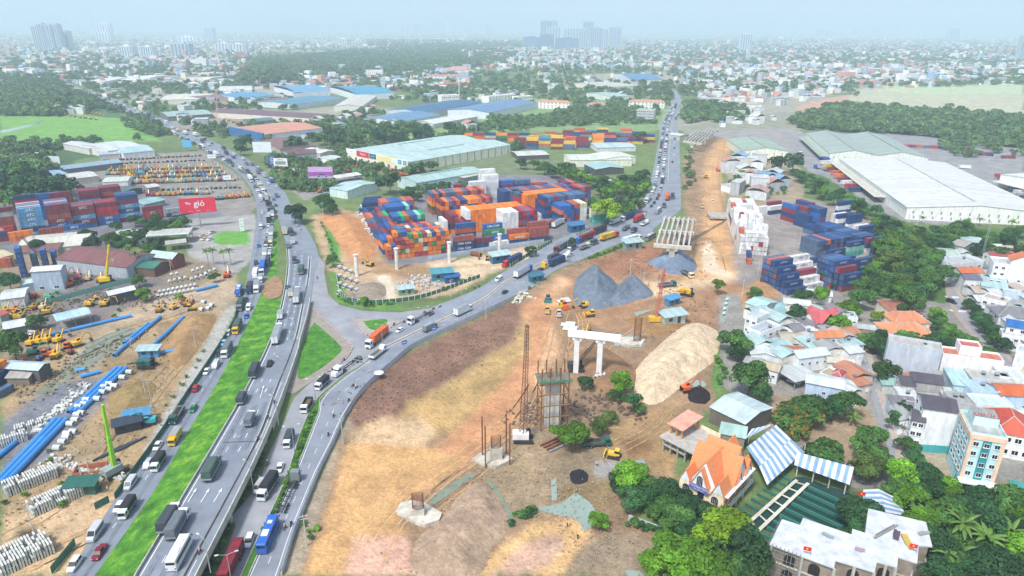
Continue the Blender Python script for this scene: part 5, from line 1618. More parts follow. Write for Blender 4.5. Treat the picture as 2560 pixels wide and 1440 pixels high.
for a in [
 ('suv','white',188,1415,'L','white estate car lowest on the left carriageway beside the dark green fence',T_),('pickup','maroon',250,1385,'L','dark red pickup beside the grass at the bottom',T_),('minibus','silver',240,1338,'L','silver minibus above the dark red pickup',T_),
 ('sedan','white',299,1270,'L','white saloon overtaken by a dark-topped truck',T_),('tarp_black','white',320,1280,'L','white truck with dark tarpaulin next to the white saloon',T_),('van','silver',327,1214,'L','silver van alone above the fence end',T_),
 ('mpv','silver',371,1164,'L','pale silver car beside the black tarpaulin truck',T_),('tarp_black','white',397,1165,'L','white truck with black tarpaulin next to the pale silver car',T_),('sedan','white',395,1118,'L','white saloon with dark roof left of the yellow box truck',T_),
 ('boxtruck','yellow',439,1102,'L','yellow box truck by the grass median',T_),('dump','dgreen',443,1045,'L','green tipper truck with grey tub by the fence',T_,None),('sedan','green',484,1025,'L','green taxi beside the tipper truck',T_),('suv','red',491,974,'L','bright red car on the left carriageway'),
 ('sedan','white',517,932,'L','white saloon left of the silver van',T_),('van','silver',540,917,'L','silver van right of the white saloon',T_),('big_grey','white',568,884,'L','grey tarpaulin lorry passing the black car',T_),('sedan','black',547,886,'L','black car left of the grey tarpaulin lorry',T_),('sedan','lblue',560,860,'L','light blue small car above the black car',T_),
 ('mpv','silver',571,836,'L','silver car left of the yellow-cabbed truck',T_),('big_green','yellow',594,826,'L','truck with yellow cab and dark tarpaulin',T_),('sedan','blue',616,793,'L','blue car above the yellow-cabbed truck',T_),('big_green','grey',602,770,'L','dark green tarpaulin lorry left of the white van',T_),('van','white',622,773,'L','white van right of the dark green lorry',T_),
 ('sedan','black',615,752,'L','black car between blue bus and white lorry',T_),('coach','blue',598,733,'L','blue and white bus turning off by the dirt road',T_),('big_dark','navy',625,728,'L','dark lorry beside the white box lorry',T_),('boxbig','white',643,725,'L','white box lorry next to the bare patch of median',T_),
 ('coach','white',639,690,'L','white rounded tanker bus above the white box lorry',T_),('boxtruck','white',652,703,'L','white van truck tucked behind the box lorry',T_),('semi','white',657,678,'L','lorry with blue container in the queue',T_,'blue'),
 # raised carriageway
 ('coach','white',450,1393,'R','white coach seen from behind at the bottom of the raised road'),('big_grey','white',447,1322,'R','long grey tarpaulin truck ahead of the white coach'),('big_dark','white',426,1308,'R','dark tarpaulin truck beside the parapet'),('big_green','grey',532,1182,'R','drab green lorry alone above the lane arrows'),
 ('tarp_grey','white',627,1056,'R','small grey truck near the expansion joint'),('tarp_dark','grey',606,1003,'R','small dark truck close to the median parapet'),('big_dark','navy',638,935,'R','dark green tarpaulin truck by the median'),('pickup','black',675,912,'R','small black pickup ahead of the dark truck'),
 ('semiw','white',694,846,'R','white trailer lorry with red tail on the raised road'),('boxtruck','white',702,793,'R','small white box van ahead of the red-tailed lorry'),('semiw','white',743,748,'R','white trailer lorry nearest the ramp nose'),('boxtruck','cream',728,738,'R','cream box van left of the white trailer lorry'),('sedan','teal',719,719,'R','teal car alone in the left lane'),
 ('big_green','grey',754,681,'R','military green truck above the ramp nose'),('tarp_dark','grey',737,655,'R','small dark truck above the military green truck'),('boxbig','cream',711,583,'R','pale box truck beside a dark truck near the grass tip'),('big_dark','grey',728,585,'R','dark truck right of the pale box truck'),('boxtruck','white',732,608,'R','small white van behind the two trucks'),('tarp_grey','white',719,618,'R','small grey truck near the grass tip'),('sedan','black',690,515,'R','black car at the tip of the grass median'),('sedan','blue',685,500,'R','blue car just above the grass tip'),
 # service road
 ('semi','red',577,1432,'S','dark red container lorry cut by the bottom frame edge',T_,'maroon'),('suv','white',624,1356,'S','white off-road car alone on the service road',T_),('big_black','white',671,1228,'S','long white truck with black tarpaulin by the hedge',T_),('van','silver',650,1222,'S','silver van overtaking the long black-topped truck',T_),('sedan','white',700,1173,'S','white car squeezed against the hedge',T_),
 ('tarp_dark','white',723,1108,'S','white truck with grey-green tarpaulin under the lamp',T_),('open_dark','white',767,1020,'S','white truck with black open bed',T_),('tarp_black','white',806,966,'S','white truck with dark tarpaulin near the grass triangle',T_),('skeln','white',873,917,'S','white bonneted tractor pulling an empty skeleton trailer',T_),('semi','white',945,852,'S','white tractor hauling an orange container at the junction',T_,'orange'),
 # curving road
 ('bus','blue',672,1347,'C','blue bus with white roof hatch on the curving road'),('skel','grey',722,1242,'C','empty skeleton trailer lorry beside the hedge'),('flat','white',945,888,'C','white flatbed truck below the orange container lorry'),('boxtruck','grey',1075,825,'C','small grey box truck by the metal fence'),('boxbig','white',1158,783,'C','white truck with short box heading right'),('sedan','black',1263,732,'C','black car near the fence gap'),
 ('sedan','white',1000,828,'F','white car beside the small triangular island',T_),('skel','white',1055,797,'F','white tractor with empty trailer near the small island',T_),('van','white',1247,701,'F','white van carrying a blue load',T_),('semiw','blue',1307,687,'C','white trailer with blue cab heading away',0,'white'),('skel','yellow',1342,681,'C','low empty trailer beside the shrubs'),('sedan','white',1366,667,'C','white car between the navy truck and the trailer'),('semi','white',1395,660,'C','white tractor pulling navy box at the works edge',0,'navy'),
 ('semin','red',1283,658,'F','red bonneted lorry with dark blue container by the blue office',T_,'navy'),('semi','maroon',1405,623,'F','lorry with grey cover and dark red cab',T_,'grey'),('tarp_dark','white',1428,626,'F','white truck with dark cover in mid road',T_),('semin','blue',1462,602,'F','blue bonneted lorry with maroon container',T_,'maroon'),('tarp_dark','white',1487,611,'C','white truck with drab cover right of the maroon lorry'),
 ('pickup','silver',1427,640,'C','grey pickup truck in the tangle of lorries'),('tanker','white',1412,646,'C','white tanker in the tangle of lorries'),('big_dark','navy',1385,650,'C','dark covered lorry at the road divider'),('dump','cream',1462,622,'C','cream tipper in the tangle of lorries'),('semin','red',1497,583,'F','red lorry with dark box near the yellow container',T_,'black'),('semi','red',1522,598,'C','lorry with yellow container',0,'yellow'),('semi','white',1578,606,'C','lorry with white lettered container by the tin office',0,'white'),
 ('boxbig','white',1537,558,'F','white and red box lorry',T_),('semi','white',1570,548,'F','white lorry with navy container near the bend',T_,'navy'),('semi','white',1598,552,'C','lorry with red container near the bend',0,'red'),('dump','grey',1565,574,'C','grey tipper below the navy container lorry'),('tarp_dark','grey',1585,580,'C','small dark truck below the bend'),('bus','grey',1625,598,'C','dark grey coach beside the girder bridge'),('flat','white',1612,562,'C','white flatbed truck on the bend'),
 ('semi','orange',1668,497,'C','lorry with bright orange container on the far straight',0,'orange'),('big_dark','grey',1681,495,'C','dark truck right of the orange container'),('sedan','black',1681,406,'C','single black car on the empty far lanes'),('bus','grey',1645,532,'F','grey coach at the head of the far queue',T_),('tarp_dark','black',1660,518,'C','small black truck at the start of the far straight'),
]:
 V_(*a)
# queues: vehicles one behind another,named by their place in the queue
MIXC=['white']*9+['silver','grey','black','black','blue','navy','red','maroon','green','teal','cream']
def queue(road,A,B,f,y0,y1,gap,kinds,turn,phrase,group):
 L=between(A,B,f,600)
 d,nxt,i=0.,0.,0
 for a,b in zip(L,L[1:]):
  d+=(b-a).length
  x,y=pix(b.x,b.y,b.z)
  if y>y0 or y<y1 or d<nxt:
   continue
  if any((b.x-q[0])**2+(b.y-q[1])**2<64 for q in PLACED):
   continue
  k,c=kinds[rng.integers(len(kinds))],MIXC[rng.integers(len(MIXC))]
  ln={'semi': 18,'semiw': 18,'bus': 13,'big_dark': 11,'big_green': 11,'boxbig': 11,'tanker': 11,'boxtruck': 8.5,'tarp_dark': 8.5,'tarp_grey': 8.5}.get(k,6.5)
  nxt=d+ln+rng.uniform(*gap)
  cg=['white','maroon','blue','orange','white','navy'][rng.integers(6)] if k=='semi' else None
  t=(b-a)
  vehicle(k,c,Vector((b.x,b.y,b.z+.01)),math.atan2(t.y,t.x)+R(turn),'%s %s, %s vehicle %s'%(c,VP[k][0].replace('_',' '),ordn(i),phrase),group,far=y<560,cargo=cg)
  i+=1
city=['sedan','suv','mpv','van','boxtruck','tarp_dark','boxtruck','big_dark','semiw']
cars=['sedan','suv','mpv','sedan','van','minibus','boxtruck','tarp_dark']
far_k=['sedan','suv','van','boxtruck','tarp_grey','big_dark','bus','semi','boxbig']
queue('L',hlL,hlR,.88,680,512,(1,4),['boxbig','boxtruck','semiw','big_dark','sedan'],180,'in the lane against the grass median','queue beside the grass median')
queue('L',hlL,hlR,.68,668,505,(1.5,8),['boxbig','sedan','tarp_dark','semiw','suv'],180,'in the middle lane of the left queue','middle lane of the left queue')
queue('L',hlL,hlR,.3,660,460,(16,50),cars,180,'in the thin outer lane of the left carriageway','outer lane of the left carriageway')
queue('L',hlL,hlR,.75,500,232,(7,24),far_k,180,'in the inner far lane of the left carriageway','inner far lane of the left carriageway')
queue('L',hlL,hlR,.35,500,226,(9,30),far_k,180,'in the outer far lane of the left carriageway','outer far lane of the left carriageway')
queue('R',hrL,hrR,.35,495,226,(12,40),far_k,0,'in the left lane of the far outbound road','left lane of the far outbound road')
queue('R',hrL,hrR,.7,470,226,(10,34),far_k,0,'in the right lane of the far outbound road','right lane of the far outbound road')
fA,fB=W(rr_L[12:],.055),W(rr_M[17:],.055)
queue('F',fA,fB,.3,522,262,(2,7),city,180,'in the left lane of the far straight jam','left lane of the far straight jam')
queue('F',fA,fB,.68,518,262,(2,7),city,180,'in the right lane of the far straight jam','right lane of the far straight jam')
fC,fD=W(rr_M[18:],.065),W(rr_R[22:],.065)
queue('C',fC,fD,.5,390,262,(15,45),cars,0,'on the empty side of the far straight road','empty side of the far straight')
# parked cars
for a in [('pickup','cream',507,592,60,'cream pickup parked left of the green plot'),('pickup','cream',512,600,60,'second cream pickup parked by the green plot'),('pickup','white',526,600,70,'white pickup parked at the corner of the green plot'),('pickup','silver',531,583,70,'silver pickup parked above the green plot'),
   ('mpv','white',2125,848,15,'white car parked at the top of the narrow street'),('sedan','silver',1968,945,-40,'silver car under the edge of the tin shelter'),('suv','white',1984,957,-40,'white car under the tin shelter'),('sedan','white',1955,930,-40,'white car parked left of the tin shelter'),
   ('suv','black',2378,757,-70,'black car parked on the second street'),('dumpg','dgreen',1490,1115,8,'green tipper loaded with dark soil by the bright tree'),('dump','dgreen',1668,717,15,'green tipper below the gravel heap'),('dump','cream',1718,690,-70,'muddy tipper beside the rear gravel heap'),('flat','white',60,838,172,'white low-loader with a long flat bed at the left'),
   ('suv','white',1780,505,90,'white car standing on the tan haul road'),('semiw','white',1395,565,62,'white lorry parked at the container yard gate'),('semi','brown',1375,568,62,'brown container lorry parked at the yard gate'),('skel','blue',2052,425,110,'blue lorry parked between the halls'),('semi','blue',2060,402,100,'blue lorry beside the white hall dock'),('boxtruck','white',2310,402,110,'white truck right of the solar roofed hall'),('boxbig','white',2410,422,150,'white lorry on the far hall yard'),
   ('boxtruck','white',2300,395,100,'white tractor by the small round trees'),('minibus','white',2003,385,30,'white van beside the hall loading ramp')]:
 V_(a[0],a[1],a[2],a[3],a[4],a[5],0,None,'parked vehicles')
# motorbikes and their riders
bk=MB()
for x in (-.62,.62):
 bk.tube((x,-.05,.3),(x,.05,.3),.3,TYRE,n=10)
bk.tube((-.6,0,.32),(.1,0,.62),.1,TRIM,n=6).tube((.1,0,.6),(.55,0,.95),.07,TRIM,n=6).tube((.62,0,.3),(.48,0,1.),.04,STEEL,n=5).tube((.45,-.33,1.02),(.45,.33,1.02),.025,TRIM,n=4).box((-.3,0,.75),(.75,.26,.12),TRIM).box((.05,0,.5),(.35,.25,.3),STEEL)
BIKE=bk.mesh('motorbike')
SKIN=M('a9785c',rough=.7)
def rider_mesh(shirt):
 s,tr=M(shirt,rough=.85),M('2b3040',rough=.9)
 m=MB()
 m.tube((-.2,0,.78),(-.1,0,1.35),.17,s,.2,n=8).tube((-.1,0,1.33),(-.06,0,1.45),.08,SKIN,.07,n=6)
 m.tube((-.05,0,1.42),(-.03,0,1.72),.12,M('d8d4cc',rough=.3),.1,n=8)
 for q in (-1,1):
  m.tube((-.08,q*.2,1.32),(.12,q*.3,1.08),.06,s,.05,n=6).tube((.12,q*.3,1.08),(.43,q*.28,1.04),.05,SKIN,.035,n=6)
  m.tube((-.2,q*.1,.82),(.2,q*.17,.78),.1,tr,.08,n=6).tube((.2,q*.17,.78),(.08,q*.18,.38),.075,tr,.05,n=6).tube((.05,q*.18,.36),(.22,q*.18,.34),.05,TRIM,n=5)
 return m.mesh('person')
SHIRTS=[('red','a63330'),('blue','33507d'),('dark','2f3034'),('pink','c98d8a'),('white','d5d5d2'),('green','3f6b4a')]
RIDERS=[rider_mesh(h) for _,h in SHIRTS]
for i,(x,y,road,turn,where) in enumerate([
 (500,1382,'R',0,'in the bike lane left of the lamp post'),(671,1046,'R',0,'in the bike lane above the expansion joint'),(686,1008,'R',0,'in the bike lane near the upper lamp'),(645,1100,'R',0,'at the expansion joint of the bike lane'),
 (669,1162,'S',180,'on the service road by the flyover span'),(649,1201,'S',180,'on the service road left of the silver van'),(712,1322,'C',0,'beside the front of the blue bus'),(728,1313,'C',0,'by the metal fence near the blue bus'),
 (821,1089,'C',0,'in the middle of the curving road'),(834,1042,'C',0,'near the leaning power pole'),(872,1003,'C',0,'close to the metal fence bend'),(891,970,'C',0,'in pink at the fence below the traffic light'),(882,966,'C',0,'just left of the pink rider'),
 (1010,807,'F',180,'at the tip of the small island'),(985,813,'F',180,'on the kerb of the small island'),(1062,783,'F',0,'behind the white tractor, left of two'),(1084,774,'F',0,'behind the white tractor, middle of three'),(1100,768,'F',0,'behind the white tractor, right of three'),
 (1186,721,'F',180,'left of the pair below the white van'),(1198,718,'F',180,'right of the pair below the white van'),(793,696,'R',180,'alone on the wide slip road'),(860,902,'S',180,'at the lower corner of the big triangle'),(720,520,'R',0,'on the highway verge by the yard entrance'),(742,567,'R',0,'on the shoulder, upper of three'),(748,565,'R',0,'on the shoulder, middle of three'),(753,577,'R',0,'on the shoulder, lowest of three'),
 (1530,563,'F',180,'below the white and red lorry'),(1702,470,'C',0,'on the far straight beside the works, lower'),(1700,440,'C',0,'on the far straight beside the works, upper')]):
 z=DZ(y) if road=='R' else SURF[road]
 p=P(x,y,z)
 a=heading(road,p)[0]+R(turn)
 ob('motorbike',BIKE,None,p,a,'dark motorbike '+where,'motorbike','motorbikes on the roads')
 s=SHIRTS[(i*5+3)%6]
 ob('person',RIDERS[(i*5+3)%6],None,p,a,'person with helmet and %s top riding %s'%(s[0],where),'person','motorbike riders')
# ================================================================ buildings
def frame(A,B,D,h):
 a,b=P(A[0],A[1],h),P(B[0],B[1],h)
 U=b-a
 w_=U.length
 U.normalize()
 N=Vector((-U.y,U.x,0))
 dp=D if not isinstance(D,tuple) else (P(D[0],D[1],h)-a).dot(N)
 c=a+U*w_/2+N*dp/2
 return Vector((c.x,c.y,0)),math.atan2(U.y,U.x),w_,abs(dp)
SLATE='5b5660'
MET={}
def metal(hx,var=.24,ax='X'):
 """roofing of single sheets,each of a slightly different tone,streaked"""
 if (hx,var,ax) in MET:
  return MET[hx,var,ax]
 c=tuple(v*.8 for v in lin(hx))
 m=M(hx,rough=.5,var=var,scale=.5,stretch=(1.,.3,1.) if ax=='X' else (.3,1.,1.),jit=.04).copy()
 n,l=m.node_tree.nodes,m.node_tree.links
 tc,sx,mu,fl,wn_,mr=[n.new(k) for k in ('ShaderNodeTexCoord','ShaderNodeSeparateXYZ','ShaderNodeMath','ShaderNodeMath','ShaderNodeTexWhiteNoise','ShaderNodeMapRange')]
 mu.operation,fl.operation,wn_.noise_dimensions='MULTIPLY','FLOOR','1D'
 mu.inputs[1].default_value=.7
 mr.inputs['To Min'].default_value,mr.inputs['To Max'].default_value=.86,1.08
 l.new(tc.outputs['Object'],sx.inputs[0])
 l.new(sx.outputs[ax],mu.inputs[0])
 l.new(mu.outputs[0],fl.inputs[0])
 l.new(fl.outputs[0],wn_.inputs['W'])
 l.new(wn_.outputs['Value'],mr.inputs['Value'])
 sc=[q for q in n if q.type=='VECT_MATH'][0]
 s2=n.new('ShaderNodeVectorMath')
 s2.operation='SCALE'
 s2.inputs[0].default_value=c
 l.new(mr.outputs[0],s2.inputs['Scale'])
 l.new(s2.outputs[0],sc.inputs[0])
 MET[hx,var,ax]=m
 return m
def plaster(hx):
 return M(hx,rough=.85,var=.24,scale=.7,stretch=(1.,1.,.3),jit=.04)
WINF=M('e6e6e2',rough=.5)
WIN={}
def window_mesh(w_,h):
 k=(round(w_,1),round(h,1))
 if k not in WIN:
  fr=MB().box((0,0,0),(w_,.12,h),WINF).box((0,-.03,-h/2-.06),(w_+.25,.3,.1),WINF)
  pn=MB()
  for s in (-1,1):
   pn.box((s*w_*.235,-.05,0),(w_*.4,.08,h*.86),GLS)
  WIN[k]=(fr.mesh('window'),pn.mesh('pane'))
 return WIN[k]
def windows(t,w_,d,h,spec,sub=True):
 """spec: face -> (columns,floors,width,height[,bottom,top])"""
 for fc,q in spec.items():
  cols,fl,ww,wh=q[:4]
  z0,z1=(q[4],q[5]) if len(q)>4 else (0,h)
  span=w_ if fc in 'SN' else d
  fr,pn=window_mesh(ww,wh)
  for i in range(cols):
   for j in range(fl):
    s=(i+.5)/cols*span-span/2
    z=z0+(j+.55)*(z1-z0)/fl
    loc,rz={'S': ((s,-d/2-.03,z),0),'N': ((s,d/2+.03,z),math.pi),'W': ((-w_/2-.03,s,z),-math.pi/2),'E': ((w_/2+.03,s,z),math.pi/2)}[fc]
    o=ob('window',fr,t,loc,rz)
    if sub:
     ob('pane',pn,o)
def slab(mb,p0,p1,p2,p3,th,mat):
 n=(Vector(p1)-Vector(p0)).cross(Vector(p3)-Vector(p0)).normalized()*th
 lo=[Vector(p)-n for p in (p0,p1,p2,p3)]
 hi=[Vector(p) for p in (p0,p1,p2,p3)]
 mb.face(hi,mat)
 mb.face(lo[::-1],mat)
 for k in range(4):
  j=(k+1)%4
  mb.face([lo[k],lo[j],hi[j],hi[k]],mat)
def gables(mb,w_,d,h,rise,ridge,mat,o=.5,n=1,end=None,cx=0,cy=0,rot=0,top=True):
 """pitched roof slabs (and gable ends) over a rectangle centred on (cx,cy)"""
 tr=lambda x,y,z: (cx+(x*math.cos(rot)-y*math.sin(rot)),cy+(x*math.sin(rot)+y*math.cos(rot)),z)
 sp,ln=(w_,d) if ridge=='y' else (d,w_)
 f=(lambda a,b,z: tr(a,b,z)) if ridge=='y' else (lambda a,b,z: tr(-b,a,z))
 for k in range(n):
  x0=-sp/2+sp*k/n
  x1,xm=x0+sp/n,x0+sp/n/2
  ol,orr=(o if k==0 else 0),(o if k==n-1 else 0)
  sl=rise/(sp/n/2)
  L=ln/2+o
  if top:
   slab(mb,f(x0-ol,-L,h-ol*sl+.1),f(xm,-L,h+rise+.1),f(xm,L,h+rise+.1),f(x0-ol,L,h-ol*sl+.1),-.12,mat)
   slab(mb,f(xm,-L,h+rise+.1),f(x1+orr,-L,h-orr*sl+.1),f(x1+orr,L,h-orr*sl+.1),f(xm,L,h+rise+.1),-.12,mat)
  if end:
   for s in (-1,1):
    y=s*ln/2
    t3=[f(x0,y,h-.01),f(x1,y,h-.01),f(xm,y,h+rise)]
    mb.face(t3 if s<0 else t3[::-1],end)
TANK=[('water_tank',MB().tube((-.6,0,.9),(.6,0,.9),.5,M('b9c2c6',rough=.25,metal=.7),n=12).box((0,0,.25),(1.,.8,.5),DARKSTEEL).mesh('water_tank'))]
BC=[]
def B(name,label,A,Bq,D,h,wall='d9dbd6',roof='flat',rc='b5b9b8',rise=2.,ridge='x',n=1,win=None,cat='house',o=.4,vent=None,tank=0,par=.8,stripes=None,post=False,group=None,base=None,door=None):
 c,rz,w_,d=frame(A,Bq,D,h)
 w_,d=max(w_,2),max(d,2)
 t=thing(name,label,cat,c,rz,group)
 wm,rm=plaster(wall),metal(rc,.24,'Y' if ridge=='y' else 'X')
 BC.append((c.x,c.y,max(w_,d)))
 if post:
  m=MB()
  for x in np.linspace(-w_/2+.3,w_/2-.3,max(2,int(w_/5)+1)):
   for y in (-d/2+.3,d/2-.3):
    ob('post',MB().box((0,0,h/2),(.2,.2,h),STEEL).mesh('post'),t,(x,y,0))
 else:
  wl=MB().box((0,0,h/2-.1),(w_,d,h+.2),wm)
  if roof=='gable':
   gables(wl,w_,d,h,rise,ridge,wm,o=-.02,n=n,end=wm,top=False)
  ob('wall',wl.mesh('wall'),t)
  if base:
   ob('base_band',MB().box((0,0,.7),(w_+.06,d+.06,1.4),plaster(base)).mesh('base_band'),t)
 r=MB()
 if roof=='flat':
  r.box((0,0,h+.06),(w_-.3,d-.3,.1),rm)
  if par:
   p=MB()
   for x,y,sx,sy in ((0,-d/2+.1,w_,.2),(0,d/2-.1,w_,.2),(-w_/2+.1,0,.2,d-.4),(w_/2-.1,0,.2,d-.4)):
    p.box((x,y,h+par/2),(sx+.02,sy+.02,par),wm)
   ob('parapet',p.mesh('parapet'),t)
 elif roof=='gable':
  gables(r,w_,d,h,rise,ridge,rm,o=o,n=n)
 elif roof=='shed':
  slab(r,(-w_/2-o,-d/2-o,h+.15),(w_/2+o,-d/2-o,h+.15),(w_/2+o,d/2+o,h+rise),(-w_/2-o,d/2+o,h+rise),.1,rm)
 elif roof=='hip':
  k=min(w_,d)*.42
  e=[(-w_/2-o,-d/2-o,h),(w_/2+o,-d/2-o,h),(w_/2+o,d/2+o,h),(-w_/2-o,d/2+o,h)]
  q0,q1=((-w_/2+k,0,h+rise),(w_/2-k,0,h+rise)) if w_>=d else ((0,-d/2+k,h+rise),(0,d/2-k,h+rise))
  if w_>=d:
   for f in ([e[0],e[1],q1,q0],[e[1],e[2],q1],[e[2],e[3],q0,q1],[e[3],e[0],q0]):
    r.face(f,rm)
  else:
   for f in ([e[0],e[1],q0],[e[1],e[2],q1,q0],[e[2],e[3],q1],[e[3],e[0],q0,q1]):
    r.face(f,rm)
  r.face(e[::-1],rm)
  for a,b in ((q0,q1),(e[0],q0),(e[1],q1 if w_>=d else q0),(e[2],q1),(e[3],q0 if w_>=d else q1)):
   r.tube(a,b,.14,metal('cfc3b4'),n=5)
 elif roof=='barrel':
  K=8
  for k in range(K):
   a0,a1=math.pi*k/K,math.pi*(k+1)/K
   slab(r,(-w_/2-o,-math.cos(a0)*d/2,h+math.sin(a0)*rise),(w_/2+o,-math.cos(a0)*d/2,h+math.sin(a0)*rise),(w_/2+o,-math.cos(a1)*d/2,h+math.sin(a1)*rise),(-w_/2-o,-math.cos(a1)*d/2,h+math.sin(a1)*rise),.1,rm)
 ro=ob('roof',r.mesh('roof'),t)
 if vent:
  for k in range(n):
   x=-w_/2+w_*(k+.5)/n if ridge=='y' else 0
   y=0 if ridge=='y' else -d/2+d*(k+.5)/n
   sz=(1.6,d*vent,.9) if ridge=='y' else (w_*vent,1.6,.9)
   ob('ridge_vent',MB().box((x,y,h+rise+.5),sz,metal(rc)).mesh('ridge_vent'),ro)
 for k in range(tank):
  ob('water_tank',TANK[0][1],t,(w_*(.2-.3*k),d*.15,h+.1))
 if win:
  windows(t,w_,d,h,win)
 if door:
  for k in range(door[1]):
   s=(k+.5)/door[1]*(w_ if door[0] in 'SN' else d)-(w_ if door[0] in 'SN' else d)/2
   me=MB().box((0,0,1.7),(3.2,.12,3.4),metal('8fa3ab')).mesh('door')
   loc,rr_={'S': ((s,-d/2-.03,0),0),'W': ((-w_/2-.03,s,0),-math.pi/2),'E': ((w_/2+.03,s,0),math.pi/2)}[door[0]]
   ob('door',me,t,loc,rr_)
 return t,w_,d
# --- halls on the right
t,w_,d=B('warehouse','huge white warehouse with long ridge vent at the right',(2269,519),(2640,537),(2106,397),8,'e9eae4','gable','dfe0dc',3.6,'y',cat='warehouse',vent=.9)
for k in range(15):
 ob('window',MB().box((0,0,0),(.9,.1,2.),M('8d8f8c',rough=.6)).mesh('window'),t,(-w_/2+4+k*(w_-8)/14,-d/2-.04,5.2))
 ob('window',MB().box((0,0,0),(.9,.1,1.8),M('8d8f8c',rough=.6)).mesh('window'),t,(-w_/2+5+k*(w_-8)/14,-d/2-.04,1.8))
for k in range(34):
 ob('window',MB().box((0,0,0),(.1,d/36,2.),M('c4cfd2',rough=.4)).mesh('window'),t,(-w_/2-.04,-d/2+(k+.9)*d/35,6.2))
ob('canopy',MB().box((-w_/2-4,d*.12,4.6),(8,d*.76,.2),metal('d9d6c4')).mesh('canopy'),t)
t,w_,d=B('warehouse','double-gabled pale green warehouse with solar panels',(2075,384),(2318,394),(2012,333),8,'dfe3d6','gable','a9b8ad',4.,'y',2,cat='warehouse',vent=.96)
for k,(x0,x1) in enumerate(((-.47,-.28),(-.22,-.04),(.04,.22))):
 sl=4./(w_/4)
 xr=-w_/4 if k<2 else w_/4
 z=lambda x: 8+4.-abs(x-xr)*sl+.22
 m=MB()
 a,b=w_*x0,w_*x1
 slab(m,(a,-d*.44,z(a)),(b,-d*.44,z(b)),(b,d*.45,z(b)),(a,d*.45,z(a)),.05,M('4a6390',rough=.25,var=.12,scale=.4))
 ob('solar_panel',m.mesh('solar_panel'),t)
for k in range(9):
 ob('window',MB().box((0,0,0),(.8,.1,2.4),M('8d9a90',rough=.6)).mesh('window'),t,(-w_/2+4+k*(w_-8)/8,-d/2-.04,4.5))
ob('canopy',MB().box((-w_/2-4,0,4.4),(8,d*.95,.2),metal('aab9a8')).mesh('canopy'),t)
t,w_,d=B('warehouse','small pale green warehouse beside the tan haul road',(1858,377),(1973,379),(1839,349),7,'e2e4d2','gable','a7bca6',3.4,'y',cat='warehouse',vent=.95)
for k in range(5):
 ob('window',MB().box((0,0,0),(.8,.1,3.),M('8a978c',rough=.6)).mesh('window'),t,(-w_/2+6+k*(w_-12)/4,-d/2-.04,4.))
t,w_,d=B('warehouse','white warehouse corner with dark glazing at the right frame edge',(2502,436),(2660,474),(2508,404),10,'e6e8e4','gable','eceeee',2.5,'y',cat='warehouse')
ob('canopy',MB().box((0,-d/2-4,5),(w_,8,.2),metal('dddcd2')).mesh('canopy'),t)
# --- halls in the middle
t,w_,d=B('showroom_hall','long pale mint hall with coloured shop signs',(1020,406),(1276,362),(875,374),9,'e6e7d0','gable','bcd5d0',2.4,'x',2,cat='hall',vent=.35)
fx=-w_/2-.9
ob('sign_wall',MB().box((fx+.45,0,6),(.7,d+.6,9.5),plaster('e9e6cf')).mesh('sign_wall'),t)
def sign(y0,y1,z0,z1,hx,txt=None,tc='f2f2f2',ts=2.):
 o=ob('sign',MB().box((0,0,0),(.15,abs(y1-y0),z1-z0),M(hx,rough=.5,var=.06)).mesh('sign'),t,(fx,(y0+y1)/2,(z0+z1)/2))
 if txt:
  q=ob('lettering',text_mesh(txt,ts,tc),o,(-.1,0,0),-math.pi/2)
H2=d/2
sign(H2*.98,H2*.66,6,10.4,'eef0ee','* * *','2f6f8a',2.)
sign(H2*.64,H2*.22,5.6,10.6,'d9203f','THACO',ts=2.6)
sign(H2*.2,H2*-.02,5.8,10.4,'1f6f78','=====',ts=1.6)
sign(H2*-.06,H2*-.5,5.4,10.4,'e8e39a')
sign(H2*-.54,H2*-.68,6.4,9.6,'e6ecec','====','44566a',1.)
sign(H2*-.72,H2*-.82,6.2,10,'3f9cc4','3',ts=2.2)
sign(H2*-.88,H2*-.97,6.2,10,'3f9cc4','S',ts=2.2)
for k in range(9):
 ob('door',MB().box((0,0,0),(.12,3.,4.),M('5d7480',rough=.3)).mesh('door'),t,(fx-.02,H2*(.9-k*.22),2.1))
for k in range(14):
 ob('column',MB().box((0,0,4.4),(.5,.5,8.8),metal('8d9a90')).mesh('column'),t,(-w_/2+(k+.6)*w_/14,-d/2-.2,0))
B('storage_hall','mint-roofed hall behind the middle container yard',(1040,458),(1208,429),(1006,443),7,'b9d2cc','gable','b2d0ca',2.2,'x',cat='hall',vent=.6)
B('lean_to','cream lean-to roof at the right end of the mint hall',(1160,445),(1222,432),22,6,'d7d3bd','shed','dcd9c6',1.,cat='shed',post=True)
B('storage_shed','narrow mint shed left of the big dark tree',(868,478),(945,458),(905,450),6,'c9dcd8','gable','bcd8d6',1.6,'y',cat='shed')
B('factory_shed','long cream factory shed west of the far road',(1424,401),(1580,399),(1422,386),6,'e4e5cf','gable','dde3d6',1.4,'x',cat='shed')
B('factory_shed','cream shed with curved edge behind the long cream one',(1500,399),(1590,392),(1545,381),6.5,'e0e2cc','gable','e2e6da',1.6,'y',cat='shed')
B('factory_shed','teal-roofed dark shed in front of the cream factory',(1490,424),(1560,420),(1500,408),5,'51504c','gable','a8cec8',1.6,'y',cat='shed')
B('low_shed','low rusty-white shed among timber below the far road trees',(1442,440),(1520,458),12,3.5,'b7b2a5','gable','d5d3c8',1.,'x',cat='shed')
B('long_canopy','pale blue and white low roofs before the far containers',(1493,370),(1590,368),(1500,357),4,'cfd6d6','gable','c6dbe0',1.,'x',cat='shed')
B('open_shed','dark-fronted white roof below the far yellow containers',(1295,390),(1372,387),(1300,378),4,'56534f','gable','d9dcd8',.9,'x',cat='shed')
